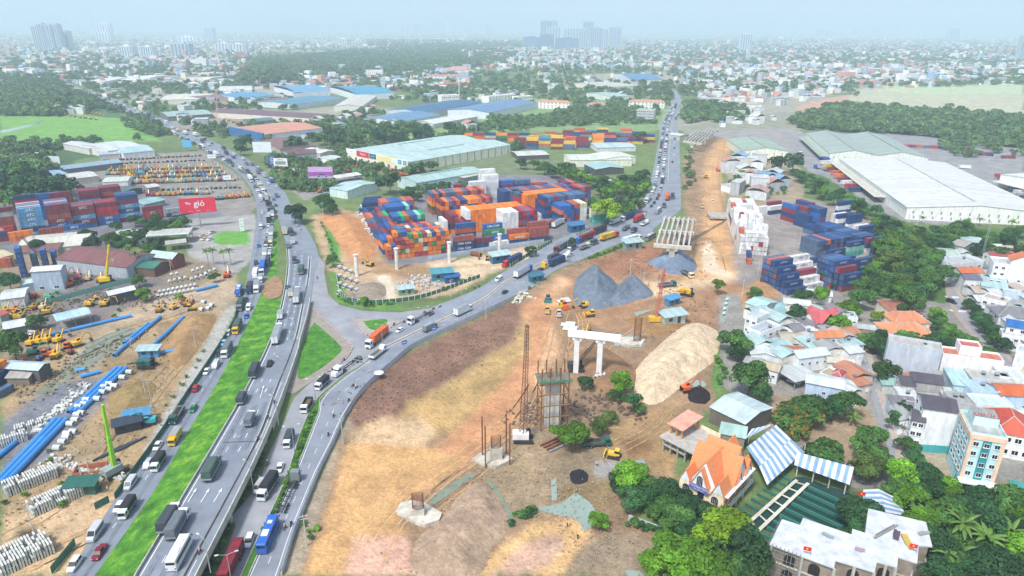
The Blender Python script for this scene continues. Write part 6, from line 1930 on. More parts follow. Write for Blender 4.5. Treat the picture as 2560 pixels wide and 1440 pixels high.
t,w_,d=B('showroom','blue and white showroom with salmon roof',(660,337),(806,320),(640,313),9,'dfe5ea','gable','d99a80',2.5,'x',cat='building',win={'W': (4,2,2.4,1.6)})
ob('blue_front',MB().box((-w_/2-1.,0,6.4),(1.8,d+1,8.6),metal('3f77b8')).mesh('blue_front'),t)
B('annex','low annex with bright blue roof below the salmon roof',(684,338),(778,333),(680,326),5.5,'e4e8e8','gable','4d84c0',1.5,'x',cat='building')
B('workshop','unfinished workshop with brown roof right of the white billboard',(700,374),(790,366),(668,350),6,'b0aca2','gable','8a5f58',1.6,'y',cat='workshop',win={'W': (8,1,2.4,2.2)})
B('workshop','grey workshop with brown roof behind the purple billboard',(725,388),(818,380),(716,376),5,'9aa6ae','gable','7d5a58',1.2,'x',cat='workshop')
B('workshop','white-roofed workshop right of the grey one',(800,384),(840,378),(806,368),5,'b5b3aa','gable','dfe0da',1.4,'y',cat='workshop')
B('gate_house','small white gatehouse by the lorry showroom',(828,400),(858,394),(826,388),4,'e2e2de','gable','cfe0da',1.,'x')
B('tin_roof','long white tin roof at the lorry park edge',(842,446),(905,437),9,4,'c9c9c0','shed','dcdcd2',.8,cat='shed',post=True)
# blue-roofed factories further back
for k,(lab,A,Bq,D,h,wl,rc,rd,rs) in enumerate([
 ('steel blue roofed factory right of centre far back',(1119,275),(1223,282),(1209,248),9,'cfd8dc','6f94b8','y',3),('deep blue roofed factory left of the steel blue one',(967,275),(1058,282),(1078,248),8,'bcc8cc','3f7096','y',3),
 ('grey blue roofed hall nearest of the blue factories',(900,298),(1001,306),(991,279),7,'dcdfd8','6f9ab8','y',3),('white roofed hall beside the grey blue one',(1035,305),(1084,310),(1112,284),6,'bdbfb8','e2e6e6','y',2.5),
 ('cream roofed hall behind the blue factories',(835,266),(904,266),(934,240),7,'d0cfc4','d9d6c8','y',2.5),('long brown roofed factory left of the cream hall',(520,280),(772,295),(480,266),7,'d9d0c2','7d5f66','x',2.),
 ('cream roofed factory far left of the brown one',(398,250),(512,248),(400,236),7,'d8d6c6','e3dfcf','x',2),('brown roofed factory behind the cream one',(510,248),(580,242),(512,236),7,'cfc8be','8f7474','x',2),('bright blue roofed factory in the middle left',(600,246),(690,238),(590,232),7,'d5dadc','5ba3cf','x',2),
 ('teal roofed long factory left of the cream hall',(735,262),(862,246),(745,243),7,'cdd6d6','5a94ac','x',2),('brown roofed shed beside the teal factory',(640,256),(720,258),(650,243),6,'cfc9c0','86686c','x',2),('mint roofed open shed by the jammed highway',(420,292),(532,285),(403,280),6,'6b6d66','a9c6b8','x',2),('dark green roofed shed before the brown factory',(630,305),(690,300),(625,297),5,'7d7f7a','5c7f80','x',1.5),
 ('pale roofed workshop left of the crane jam',(222,372),(268,366),(232,350),6,'cfcfc8','d6dcdc','y',1.5),('white roofed workshop left of the highway bend',(270,378),(362,366),(262,356),7,'d3d2c8','d8dfe0','x',2),('mint roofed showroom left of the highway bend',(308,384),(386,376),(306,366),6,'dfe4e2','b5d2d4','x',2),('grey shed roof above the machine yard',(248,388),(300,384),(250,378),5,'b5b8b5','b9c6c8','x',1.2),
 ('light blue roofed shed at the left wood edge',(92,447),(170,434),(87,432),6,'9fb4bf','93b5cc','x',1.5),('long grey blue roof along the machine yard',(160,424),(306,406),(158,414),5,'6d7276','96b0c0','x',1.2),('cream roofed shed below the light blue one',(118,450),(190,444),(116,440),5,'b5b09e','d3d1c2','x',1.4),('white roofed shed right of the cream one',(182,448),(244,440),(176,434),5,'b9b6a8','d9dcd6','x',1.4),('pale mint office roof amid the machine yard',(256,456),(318,453),(258,444),5,'d5d9d2','d2e0d4','x',1.2),('mint roof among the left trees',(62,396),(127,390),(60,384),5,'c9d2cc','c0dccf','x',1.4),
 ('small teal tin roofs by the red billboard',(360,512),(412,500),(350,500),4,'8fa3a3','9cc4c6','x',1.),('dark tin shelter above the left containers',(310,480),(355,470),(316,466),4,'4c4e4e','5d7370','y',1.),('white tin canopy above the left containers',(370,470),(398,466),(372,461),4,'8b8b86','d5dad8','x',.8),
 ('salmon roofed low house at the orange earth',(1830,262),(1905,262),(1828,254),5,'e6e2da','c9b9a8','x',1.5),('wide blue pyramid roof in the far houses',(1580,200),(1660,200),(1590,184),8,'c9d2d6','5f8fb8','x',6),('cream flat factory left of the blue pyramid roof',(1520,218),(1600,214),(1515,204),7,'ddd8c8','d3d0c2','x',1.),('mint hall left of the far crossroads',(1525,242),(1572,240),(1520,230),7,'cfd9d2','b5d0c6','x',2),('pink vaulted sports hall far back',(1112,176),(1168,176),(1114,163),8,'e2c9c6','d9a39f','x',3),
 ('white roofed hall far back at the left',(208,205),(258,205),(215,190),7,'dcdfdd','eceeee','x',1.5),('white domed hall right of the far left white hall',(300,200),(353,200),(300,188),8,'e0e3e0','f0f0ee','x',2.5),('sand roofed hall beside the round hill of trees',(438,203),(508,203),(440,192),8,'d9d3c4','d8d0b8','x',3),('pale roofed houses row under the round hill',(545,228),(630,226),(545,216),6,'dcdad0','dedfd5','x',1.5),('long pale terminal roof in the orange earth area',(1700,340),(1722,337),(1690,333),5,'b9b6ae','e2e4de','y',1.)]):
 B('factory_hall' if h>5.5 else 'tin_shed',lab,A,Bq,D,h,wl,'gable',rc,rs,rd,cat='factory' if h>5.5 else 'shed',group='halls and sheds further back')
B('barrel_hall','teal barrel-roofed hall far behind',(890,237),(984,233),(893,216),9,'d5dcdc','barrel','4f9fc0',5,cat='hall')
B('barrel_hall','second barrel-roofed blue hall further left',(738,232),(826,228),(742,215),8,'d3dade','barrel','6fa6c8',5,cat='hall')
for lab,A,Bq,D,h,rc,fl in [('white three-storey school with orange roof, left of two',(1338,254),(1424,258),14,10,'d59a78',3),('white three-storey school with orange roof, right of two',(1572,254),(1662,256),14,10,'d59a78',3),('white school with red hipped roofs far back',(1065,190),(1152,190),16,10,'cf8a80',3),('red roofed long building below the far school',(1080,215),(1156,212),14,6,'c9756f',2),('cream five-storey block with flat roof far back',(914,176),(957,176),14,16,'c9c4b8',5),('grey concrete block beside the far crossroads',(1592,275),(1636,277),16,14,'b5b8b8',4),('white factory block with chimney',(1104,240),(1148,238),16,12,'e2e4e2',2),('grey white office block behind the steel blue factory',(1222,243),(1290,236),16,11,'d9dcda',3),('white office right of the grey white block',(1294,243),(1332,240),14,9,'e6e8e6',2),('red roofed villa between the two schools',(1470,262),(1515,262),14,6,'cf8f86',2),('white house row at the far crossroads',(1880,215),(1920,213),14,9,'d98f86',3)]:
 B('office_block' if 'school' not in lab else 'school',lab,A,Bq,D,h,'e8e6e0' if 'grey concrete' not in lab else 'b9bdbf','hip' if ('orange' in lab or 'red' in lab) else 'flat',rc,3.,cat='school' if 'school' in lab else 'building',win={'S': (9,fl,2.2,1.5)},group='far schools and offices')
MB().tube((0,0,0),(0,0,32),.9,M('d9dad6'),.7,n=10).build('chimney',None,loc=P(1148,243),label='slim white factory chimney beside the white block',cat='chimney')
# --- left side buildings
t,w_,d=B('fuel_station','fuel station canopy with green and white edge',(366,591),(470,585),(362,577),6,'e2e2dc','flat','c9cac4',cat='fuel station',post=True,par=0)
ob('fascia',MB().box((0,-d/2-.1,6.1),(w_+.4,.25,1.1),M('eef0ee')).box((0,-d/2-.25,5.9),(w_*.96,.06,.45),M('2f9d6b',rough=.4)).box((w_/2+.15,0,6.1),(.25,d,1.1),M('eef0ee')).box((-w_/2-.15,0,6.1),(.25,d,1.1),M('eef0ee')).mesh('fascia'),t)
ob('roof_deck',MB().box((0,0,6.2),(w_,d,.5),metal('c9cac4')).mesh('roof_deck'),t)
B('station_shop','small white shop left of the fuel canopy',(330,600),(365,596),(342,584),4,'e9ebe8','flat','d6d8d2',win={'S': (2,1,1.5,1.2)})
B('open_shed','pale mint gabled roof left of the fuel station',(258,592),(333,597),(280,577),5,'54564e','gable','cbd6c2',2.,'y',cat='shed')
B('wide_shed','big cream white roof below the left container stacks',(40,628),(215,612),(60,592),5,'cfc8b2','gable','d9d8c8',2.,'x',cat='shed')
B('wide_shed','brown patched roof panel beside the big cream roof',(40,634),(142,626),(60,612),5.3,'b5ab97','gable','8a5f56',1.4,'x',cat='shed')
t,w_,d=B('long_shed','long low shed with rusty brown roof and pale skylights',(140,648),(316,669),(205,613),6,'a5b0b8','gable','8a5a58',3.,'x',cat='shed')
for k in range(11):
 x=-w_/2+(k+.5)*w_/11
 y0,y1=(-d*.46,-d*.25) if k%2 else (-d*.3,-d*.08)
 zz=lambda y: 6+3.*(1+y/(d/2))+.17
 m=MB()
 slab(m,(x-.6,y0,zz(y0)),(x+.6,y0,zz(y0)),(x+.6,y1,zz(y1)),(x-.6,y1,zz(y1)),.05,metal('c9cdca'))
 ob('skylight',m.mesh('skylight'),t)
B('timber_house','dark red house with pale mint roof',(370,641),(430,648),(385,627),6,'7d4a48','gable','c5dedd',2.,'x',win={'S': (4,1,1.4,1.2)})
B('tin_house','shed with dark green roof left of the dark red house',(330,668),(385,672),(358,650),4.5,'6d5048','gable','3f7f6c',1.6,'x')
t,w_,d=B('silo_shed','tall grey shed with white roof beside the blue boxes',(76,680),(150,675),(72,668),10,'a9bccb','gable','e4e8ea',1.,'x',cat='shed',win={'S': (2,1,2.,1.4,0,3.)})
for lab,A,Bq,D,h,wl,rc,rd,post in [('light blue tin roofed open workshop in the machine yard',(143,803),(226,784),(127,788),4.5,'7d8288','b9dbe6','x',True),('white tin roofed shed at the left edge',(10,824),(78,811),(8,806),4,'6b7076','dde4e8','x',False),('white roofed dark shed among yellow excavators',(273,739),(338,724),(262,730),5,'4d5459','e2e6e4','x',False),('wide pale tin roof over the dark workshop at the left edge',(0,920),(95,926),(0,900),5,'5a5a55','c6dce2','x',False),('rusty tin lean-to below the pale workshop roof',(15,945),(70,945),6,3,'7d7468','b3aca6','x',False),('white roofed house with columns left of the green fence',(0,750),(60,742),(0,728),4.5,'c9cfd0','dfe5e4','x',False),('light grey hut left of the orange crane',(56,712),(84,706),(52,703),4,'b5c4cf','bfe0dc','x',False),('yellowish roofed shed at the upper left edge',(0,645),(32,637),(0,622),5,'c9bf9e','d9d0a8','x',False),('red canopy roof beside the grey shed',(172,696),(198,692),6,3.5,'6d6c6a','b36a70','x',True),('red roofed hut at the left edge below the white house',(0,790),(20,782),6,3.5,'9aa0a0','c06a5c','x',False),('concrete frame hut below the fuel station',(415,612),(465,606),8,4,'b5b4ae','b9b8b2','x',True)]:
 B('workshop',lab,A,Bq,D,h,wl,'gable',rc,1.,rd,cat='workshop',post=post,group='workshops on the left')
# --- houses on the right
for lab,A,Bq,D,h,wl,rt,rc,rise,rd,win,tk in [
 ('modern white flat-roofed house with dark balcony at the works edge',(1868,822),(1902,836),(1898,796),7,'eef0ef','flat','b9c0c6',0,'x',{'S': (3,2,1.8,1.6),'E': (3,2,1.6,1.5)},1),
 ('white stepped house behind the modern white house',(1864,790),(1893,800),(1892,774),8,'d8dede','flat','d3dadd',0,'x',{'S': (2,2,1.4,1.2)},0),
 ('mint tin roofs left of the dense dark tree',(1865,757),(1903,771),(1905,742),5,'c9d2cf','gable','b9dcd8',1.2,'x',None,0),('teal tin roof beside the mint roofs',(1928,790),(1955,795),(1940,760),5,'b5c2c2','gable','a5d0d0',1.2,'y',None,0),
 ('long white shed below the stepped navy containers',(1960,758),(2026,766),(1966,744),5,'dcdcd2','gable','dfe1d8',1.,'x',None,0),('cream shed roof above the red gabled house',(1955,778),(2010,785),(1962,764),4.5,'cfc8b5','gable','ddd9c9',1.,'x',None,0),('white roofed pair behind the green tree',(2018,735),(2080,742),(2022,722),4,'d9dbd8','gable','e2e4e2',1.,'x',None,1),
 ('white two-storey box house right of the red gables',(2112,797),(2145,800),(2120,782),6,'e2e6e4','flat','cfd9d6',0,'x',{'S': (2,2,1.2,1.2)},1),('grey shed row behind the bright tree',(2122,818),(2190,826),(2125,806),4,'b9bab6','gable','bcc4c4',.8,'x',None,0),('long low white hut with brown roof strip',(2120,832),(2195,838),(2122,824),3.5,'dcd9cd','gable','8f7468',.8,'x',None,0),
 ('white house with terracotta roof above the narrow street',(2042,845),(2110,842),(2040,830),7,'dfe6ec','gable','d98a5c',1.6,'x',{'S': (4,2,1.3,1.2)},0),('house with large tan roof left of the terracotta one',(1958,858),(2018,860),(1968,830),5,'b9b09f','gable','c5bca9',1.5,'x',None,0),('brown and orange tiled small house',(1958,880),(2012,884),(1965,866),5,'b58e72','gable','a86a4f',1.5,'x',{'S': (2,1,1.3,1.2)},0),
 ('white roofed house right of the round tree',(1878,886),(1945,894),(1906,862),5,'d6dde2','gable','e3e8e8',1.2,'y',None,1),('white hall with gabled mint roof and deer motifs',(1998,896),(2074,886),(2000,874),6,'e9eff2','gable','d5e6e4',1.4,'x',{'S': (4,1,1.,1.)},0),('tan roofed small white house beside the tin shelter',(1905,920),(1945,930),(1912,902),5,'e0e3e4','gable','c6b699',1.2,'x',{'S': (2,1,1.2,1.)},0),
 ('small tin huts below the white roofed house',(1860,905),(1900,915),7,3.5,'9da2a2','gable','b3b5ae',.7,'x',None,0),('cream and white house roof at the street',(2070,905),(2135,912),(2072,893),5,'e2e0d6','gable','d8d2c2',1.,'x',None,0),('walled court with tan flat roof',(2048,935),(2085,950),(2060,915),4,'e6e9ea','flat','c2ad8b',0,'x',None,0),('white tower house with little red roof',(2080,935),(2102,942),5,9,'e9edf0','hip','c0504e',1.2,'x',{'S': (1,3,1.2,1.3)},0),
 ('pale blue walled house with white tin roof',(2016,956),(2110,974),(2060,938),9,'b9cbe0','gable','dbe8ea',1.,'x',{'S': (1,1,1.,1.2,4,8)},0),('low tin annex beside the pale blue house',(2105,972),(2140,968),6,5,'cdd8dc','gable','d5e3e4',.6,'x',None,0),
 ('tall blank grey house wall beside the street tree',(2221,857),(2356,881),7,13,'b9c1cb','flat','c9c5bd',0,'x',None,1),('long white house with orange roof edges',(2357,888),(2510,908),7,10,'f0eeee','flat','c9785c',0,'x',None,0),('white stair tower with red frame on the long white house',(2401,868),(2455,875),6,13,'f2f0ee','flat','c9695c',0,'x',None,0),
 ('old grey house with dark slate roof, right of two',(2285,952),(2358,962),7,9,'a9a7a4','gable',SLATE,1.6,'x',None,1),('narrow grey house with slate gable and balcony',(2255,962),(2288,966),7,8,'b3b2b0','gable',SLATE,1.4,'x',{'S': (2,2,1.2,1.2),'W': (2,2,1.3,1.4)},0),('small mint veranda house at the street',(2208,962),(2252,964),7,3.5,'c9cfcb','gable','9ec9bd',.8,'x',None,0),
 ('teal tin roofed house below the long white house',(2385,962),(2432,968),(2375,925),9,'b5cbd2','shed','bfe0dd',.6,'x',None,0),('flat grey roofs with tanks behind the teal tin roof',(2430,950),(2540,960),(2412,925),8,'d3d3cc','flat','c3c5c0',0,'x',None,2),('white slatted roof house at the right edge',(2500,945),(2575,955),9,8,'dcdedb','flat','d9e2e0',0,'x',None,0),
 ('pale blue house with teal shed roof',(2430,982),(2500,985),8,9,'b3c9dd','flat','bcd8dc',0,'x',None,1),('pale blue house with orange tiled roof at the right edge',(2502,988),(2590,992),8,9,'b3c9dd','gable','d9713f',1.4,'x',{'S': (2,1,1.2,1.2)},0),('white roofed long house behind the hotel',(2438,1015),(2535,1022),7,8,'d9e3e6','flat','cfe3e2',0,'x',None,0),('grey flat roofed house left of the white roofed long one',(2385,1012),(2440,1016),8,9,'b9bcbc','flat','b3b5b3',0,'x',None,2),
 ('tall white terraced house with slate roof and balconies',(2310,1020),(2395,1032),9,13,'eef1f3','gable',SLATE,1.8,'x',{'W': (2,4,1.6,1.5)},1),('slate roofed front of the tall white terraced house',(2282,1050),(2312,1056),7,9,'e9ecee','gable',SLATE,1.5,'x',{'S': (2,3,1.3,1.3),'W': (2,3,1.3,1.3)},0),('red hip-roofed white house behind the hotel',(2484,1078),(2590,1098),14,8,'eceeed','hip','d8573a',4.,'x',{'S': (4,2,1.8,1.6)},0),
 ('grey house with mint roof at the top of the second street',(2366,640),(2405,642),(2372,622),7,'b9c4c6','gable','c3d5c4',1.,'x',{'W': (2,2,1.3,1.2)},1),('pale terraced house with white awnings',(2378,662),(2460,655),(2384,643),9,'c9d3d6','flat','c5cbcb',0,'x',{'S': (4,2,1.6,1.3),'W': (2,3,1.6,1.4)},1),('weathered house at the edge of the wood',(2377,610),(2410,618),(2388,595),7,'9fa3a0','gable','b3aca6',1.4,'x',{'S': (2,1,1.2,1.2)},0),('orange roofed pale terraced house',(2405,683),(2460,682),(2402,668),8,'cdd9de','gable','d97a4c',1.4,'x',{'S': (3,2,1.3,1.2)},0),('purple slate roofed house below the orange roof',(2414,698),(2455,700),(2414,686),7,'d3dadd','gable','7a7386',1.2,'x',{'S': (3,1,1.4,1.2)},0),
 ('white terraced house with green awning and roof terrace',(2455,745),(2515,760),(2442,728),7,'e3e6e6','flat','c9b5a8',0,'x',{'S': (3,2,1.6,1.3)},1),('large white apartment house with small red sills',(2485,660),(2590,672),(2490,645),10,'eef0f2','flat','d5d8d8',0,'x',{'S': (6,3,1.4,1.3)},0),('red roofed long house beside the apartment house',(2480,640),(2540,640),(2478,630),7,'e2e2de','gable','b5555a',1.5,'x',None,0),('orange gable on the apartment house',(2528,652),(2590,660),9,13,'f0f0f0','gable','e07f45',3.,'y',None,0),('mint tin roofed houses right of the purple slate roof',(2455,715),(2520,725),(2470,695),6,'c3d0cf','shed','bcd9d6',.6,'x',None,2),
 ('grey hip-roofed house at the right frame edge',(2498,790),(2600,800),(2500,768),7,'d0d3d3','hip','8a8a90',3.,'x',{'W': (2,2,1.4,1.3)},0),('white house with bright blue roof at the right edge',(2518,815),(2600,830),(2512,797),9,'e6eaee','gable','2f74c0',1.6,'x',{'S': (3,3,1.3,1.4)},0),('balconied white house below the blue roof',(2505,838),(2580,850),6,6,'dfe4e6','flat','b0a6a6',0,'x',{'S': (3,2,1.4,1.3),'W': (2,2,1.4,1.3)},0),('white house with awning at the right edge of the street',(2540,880),(2600,895),8,6,'e2e6e8','flat','d3dcdc',0,'x',{'W': (2,2,1.4,1.3)},0),('yellow shop front at the right street edge',(2548,935),(2600,950),7,4,'d9b84a','flat','c9c5b8',0,'x',None,0),('glass-roofed shed behind the houses by the wood',(2428,610),(2470,606),(2420,592),5,'b9c9c6','gable','bcd9d2',1.,'x',None,0),('blue windowed house in the middle of the right row',(2510,735),(2560,742),7,6,'bcd0dc','flat','cdd6d8',0,'x',{'S': (3,1,1.4,1.4)},0),('white awning house left of the blue windowed one',(2520,708),(2560,714),7,6,'d9dcd8','flat','dfe3e2',0,'x',{'S': (2,1,1.4,1.2)},1)]:
 B('house',lab,A,Bq,D,h,wl,rt,rc,rise,rd,win=win,tank=tk)
B('car_shelter','big tin car shelter on thin posts in the dusty yard',(1988,955),(2046,941),(1940,923),3.6,roof='shed',rc='d0d6d4',rise=.5,cat='shelter',post=True)
# red gabled house: two crossing roofs
t,w_,d=B('gabled_house','house with crossing bright red gables',(2040,808),(2108,792),(2008,790),5,'e2dfd3','gable','d26a6c',3.,'x')
m=MB()
gables(m,w_*.45,d*1.25,5,3.6,'y',metal('d26a6c'),o=.5,cx=-w_*.12)
ob('cross_roof',m.mesh('cross_roof'),t)
# temple: three hipped terracotta roofs
for lab,A,Bq,D,h,rc in (('rear mottled tile roof of the temple',(2230,782),(2308,784),(2226,752),5,'b0745c'),('middle terracotta roof of the temple',(2238,808),(2326,808),(2238,783),5,'d98f66'),('front wide terracotta roof of the temple',(2230,842),(2345,842),(2228,806),5.5,'e39a6d')):
 B('temple',lab,A,Bq,D,h,'e8ddc8','hip',rc,3.2,cat='temple')
# hotel
t,w_,d=B('hotel','turquoise five-storey hotel with peach corners',(2428,1086),(2518,1101),(2390,1027),17,'bfe3e6','flat','b9bfba',cat='hotel',tank=1)
for s in (-1,1):
 ob('corner_strip',MB().box((s*(w_/2-.45),-d/2-.03,9.8),(.9,.25,14.4),plaster('ecc9ae')).mesh('corner_strip'),t)
ob('cornice',MB().box((0,-d/2-.08,16.6),(w_+.3,.3,1.5),plaster('ecc9ae')).box((-w_/2-.08,0,16.7),(.3,d,1.3),plaster('ecc9ae')).mesh('cornice'),t)
ob('centre_strip',MB().box((0,-d/2-.06,9.8),(w_*.24,.2,14.),plaster('2f9098')).mesh('centre_strip'),t)
fr,pn=window_mesh(1.3,1.3)
for z in (5.,8.2,11.4,14.4):
 for x in (-w_*.3,w_*.3):
  ob('pane',pn,ob('window',fr,t,(x,-d/2-.05,z)))
 ob('pane',pn,ob('window',fr,t,(0,-d/2-.2,z)))
 for k in range(4):
  ob('pane',pn,ob('window',fr,t,(-w_/2-.05,-d/2+(k+.7)*d/4.4,z),-math.pi/2))
 ob('floor_line',MB().box((-w_/2-.05,0,z-1.5),(.12,d*.98,.14),plaster('8fb9c0')).mesh('floor_line'),t)
ob('canopy',MB().box((0,-d/2-1.4,3.2),(w_+1,2.8,.3),plaster('d6e6e4')).mesh('canopy'),t)
ob('entrance',MB().box((0,-d/2-.02,1.5),(w_*.8,.1,2.8),M('2c3034',rough=.3)).mesh('entrance'),t)
ob('roof_house',MB().box((w_*.05,d*.18,18.4),(w_*.7,d*.45,2.8),plaster('c9e6e6'),top=metal('a9aba4')).mesh('roof_house'),t)
ob('lettering',text_mesh('KHACH SAN',1.5,'b5525c',0,.03),t,(w_*.12,-d*.06,20.6))
# walled sandy plot beside the hotel
TQ=plaster('4fb0b4')
wall('plot_wall',W([(2282,1128),(2368,1134),(2372,1140)],0,False),2.6,.2,TQ,label='turquoise wall at the back of the sandy plot',cat='wall')
wall('plot_wall',W([(2330,1215),(2372,1225),(2385,1195)],0,False),2.4,.2,TQ,label='turquoise wall at the front of the sandy plot',cat='wall')
wall('plot_wall',W([(2518,1240),(2522,1215),(2580,1235)],0,False),2.4,.2,TQ,label='turquoise wall at the right frame edge below the hotel',cat='wall')
# small houses packed between the others
for poly,n,rz0,phrase in (([(1880,755),(2110,770),(2125,850),(2150,960),(2090,985),(2050,900),(1960,890),(1870,880)],34,.35,'among the houses left of the narrow street'),([(2235,935),(2560,935),(2560,1040),(2400,1020),(2270,1070)],22,-.1,'in the block right of the narrow street'),([(2385,610),(2560,610),(2590,860),(2520,830),(2440,730)],30,-.1,'in the block beyond the second street')):
 pa=np.array(poly,float)
 got,tr=[],0
 while len(got)<n and tr<1500:
  tr+=1
  x,y=rng.uniform(pa[:,0].min(),pa[:,0].max()),rng.uniform(pa[:,1].min(),pa[:,1].max())
  h=rng.uniform(3.2,6.5)
  p=P(x,y,h)
  if inpoly(np.array([x]),np.array([y]),poly)[0] and not any(inpoly(np.array([x]),np.array([y]),e)[0] for e in (s1L+s1R[::-1],[(q[0]-8,q[1]) for q in s2L]+[(q[0]+8,q[1]) for q in s2R[::-1]],[(1930,915),(2050,905),(2050,960),(1940,990)])) and all(math.hypot(p.x-b[0],p.y-b[1])>b[2]*.42+2.5 for b in BC):
   got.append((x,y,h,p))
   BC.append((p.x,p.y,7))
 for k,(x,y,h,p) in enumerate(sorted(got)):
  w_,d=rng.uniform(5,9),rng.uniform(6,10)
  t=thing('house','small %s house, %s from the left %s'%('two-storey' if h>5.2 else 'low',ordn(k),phrase),'house',(p.x,p.y,0),rz0+rng.uniform(-.15,.15),'small packed houses')
  ob('wall',MB().box((0,0,h/2),(w_,d,h),plaster(['dfe3e4','cfd6d9','e6e2d6','b9c9d6','c9c4b8','eceeee'][rng.integers(6)])).mesh('wall'),t)
  r=MB()
  rm=metal(['d6dcda','b9d6d2','c9b9a6','c98a6c','b3b6b4','e0e4e4','8f8a90','a9c6c9'][rng.integers(8)],.28)
  if rng.random()<.6:
   gables(r,w_,d,h,rng.uniform(.8,1.6),'xy'[rng.integers(2)],rm,o=.4)
  else:
   slab(r,(-w_/2-.3,-d/2-.5,h+.1),(w_/2+.3,-d/2-.5,h+.1),(w_/2+.3,d/2+.3,h+.6),(-w_/2-.3,d/2+.3,h+.6),.1,rm)
   ob('water_tank',TANK[0][1],t,(0,0,h+.4))
  ob('roof',r.mesh('roof'),t)
  windows(t,w_,d,h,{'S': (2,2 if h>5.2 else 1,1.1,1.1)},False)
# --- restaurant with steep orange roofs
a,b=P(1700,1192,7.5),P(1811,1243,7.5)
U=(b-a).normalized()
N=Vector((-U.y,U.x,0))
rw_,rd_=(b-a).length,17.
c=a+U*rw_/2+N*rd_/2
RT=thing('restaurant','restaurant with many steep orange tiled gables','restaurant',(c.x,c.y,0),math.atan2(U.y,U.x))
CREAM,OCH,TILE=plaster('ecd9b8'),plaster('c88a4c'),M('dd8a58',rough=.8,var=.22,scale=1.2,stretch=(1,1,3),jit=.05)
x2,y2=rw_/2,rd_/2
ob('wall',MB().box((0,0,5.4),(rw_,rd_,4.2),CREAM).mesh('wall'),RT)
ob('floor_slab',MB().box((0,0,3.1),(rw_+1.6,rd_+1.6,.4),plaster('dccfb4')).mesh('floor_slab'),RT)
for i in range(5):
 for j,y in enumerate((-y2,y2)):
  ob('column',MB().box((0,0,1.45),(.45,.45,3.1),plaster('d9d3c4')).mesh('column'),RT,(-x2+i*rw_/4,y,0))
 ob('column',MB().box((0,0,1.45),(.45,.45,3.1),plaster('d9d3c4')).mesh('column'),RT,(x2,-y2+i*rd_/4,0))
ob('glass_rail',MB().box((x2+.75,0,3.9),(.08,rd_+1.4,1.4),M('b9c9cf',rough=.2)).mesh('glass_rail'),RT)
ob('balcony_rail',MB().box((0,-y2-.75,3.8),(rw_+1.4,.1,1.1),M('7d5a48',rough=.6)).mesh('balcony_rail'),RT)
def rgable(name,cx,cy,w,d_,h,rise,ridge,end=None,face=None):
 m=MB()
 gables(m,w,d_,h,rise,ridge,TILE,o=.35,end=plaster('dfe6ea'),cx=cx,cy=cy)
 return ob(name,m.mesh('roof'),RT)
rgable('roof',0,.8,rw_*.62,rd_*.98,7.5,7.2,'y')
rgable('roof',0,.8,rw_*.98,rd_*.5,7.5,7.0,'x')
rgable('roof',0,y2*.35,rw_*.7,rd_*.55,8.5,7.4,'x')
rgable('front_gable',-.4,-y2+1.6,rw_*.38,4.6,7.6,5.4,'y')
rgable('corner_gable',x2-1.7,-y2+2.,3.2,4.4,7.5,3.6,'y')
rgable('corner_gable',-x2+1.6,-y2+2.,3.,4.2,7.5,3.2,'y')
rgable('side_gable',x2-1.8,-.6,4.,3.4,7.5,3.8,'x')
rgable('side_gable',x2-1.8,y2*.6,4.,3.8,7.5,4.4,'x')
rgable('corner_gable',x2-1.6,y2-1.6,3.2,3.2,7.5,3.2,'y')
ARCH=M('2b3440',rough=.2)
def arch(x,y,z,w,h,rz):
 m=MB()
 pts=[(-w/2,0,0),(w/2,0,0)]+[(w/2*math.cos(q),0,h+w/2*math.sin(q)) for q in np.linspace(0,math.pi,9)]
 m.face([(p[0]*1.15,-.02,p[2]*1.06-.05) for p in pts],WINF)
 m.face([(p[0],-.06,p[2]) for p in pts],ARCH)
 for k in (-1,0,1):
  m.box((k*w/4,-.08,h*.6),(.06,.04,h*1.2),WINF)
 ob('window',m.mesh('window'),RT,(x,y,z),rz)
arch(-.4,-y2-.75,8.2,1.6,2.,0)
for x in (-x2*.68,x2*.62):
 arch(x,-y2-.03,4.1,1.9,1.3,0)
ob('door',MB().box((0,-y2-.05,4.7),(1.8,.12,2.7),ARCH).mesh('door'),RT)
for k in range(4):
 arch(x2+.03,-y2+2+k*3.7,4.3,1.5,1.6,math.pi/2)
 ob('pilaster',MB().box((x2+.1,-y2+.3+k*3.75,5.4),(.3,.7,4.2),OCH).mesh('pilaster'),RT)
ob('gutter',MB().box((x2+.55,0,7.55),(.9,rd_,.25),plaster('e6ecee')).mesh('gutter'),RT)
sg=ob('sign',MB().box((0,0,0),(5.6,.12,1.7),M('5a62a0',rough=.5)).mesh('sign'),RT,(-.4,-y2-.9,7.3))
ob('lettering',text_mesh('HỘI CÁ ĐỒNG TÂN VẠN',.62,'f0f0f0',0,.01),sg,(0,-.1,.3))
ob('lettering',text_mesh('=== === ===',.5,'f0f0f0',0,.01),sg,(0,-.1,-.45))
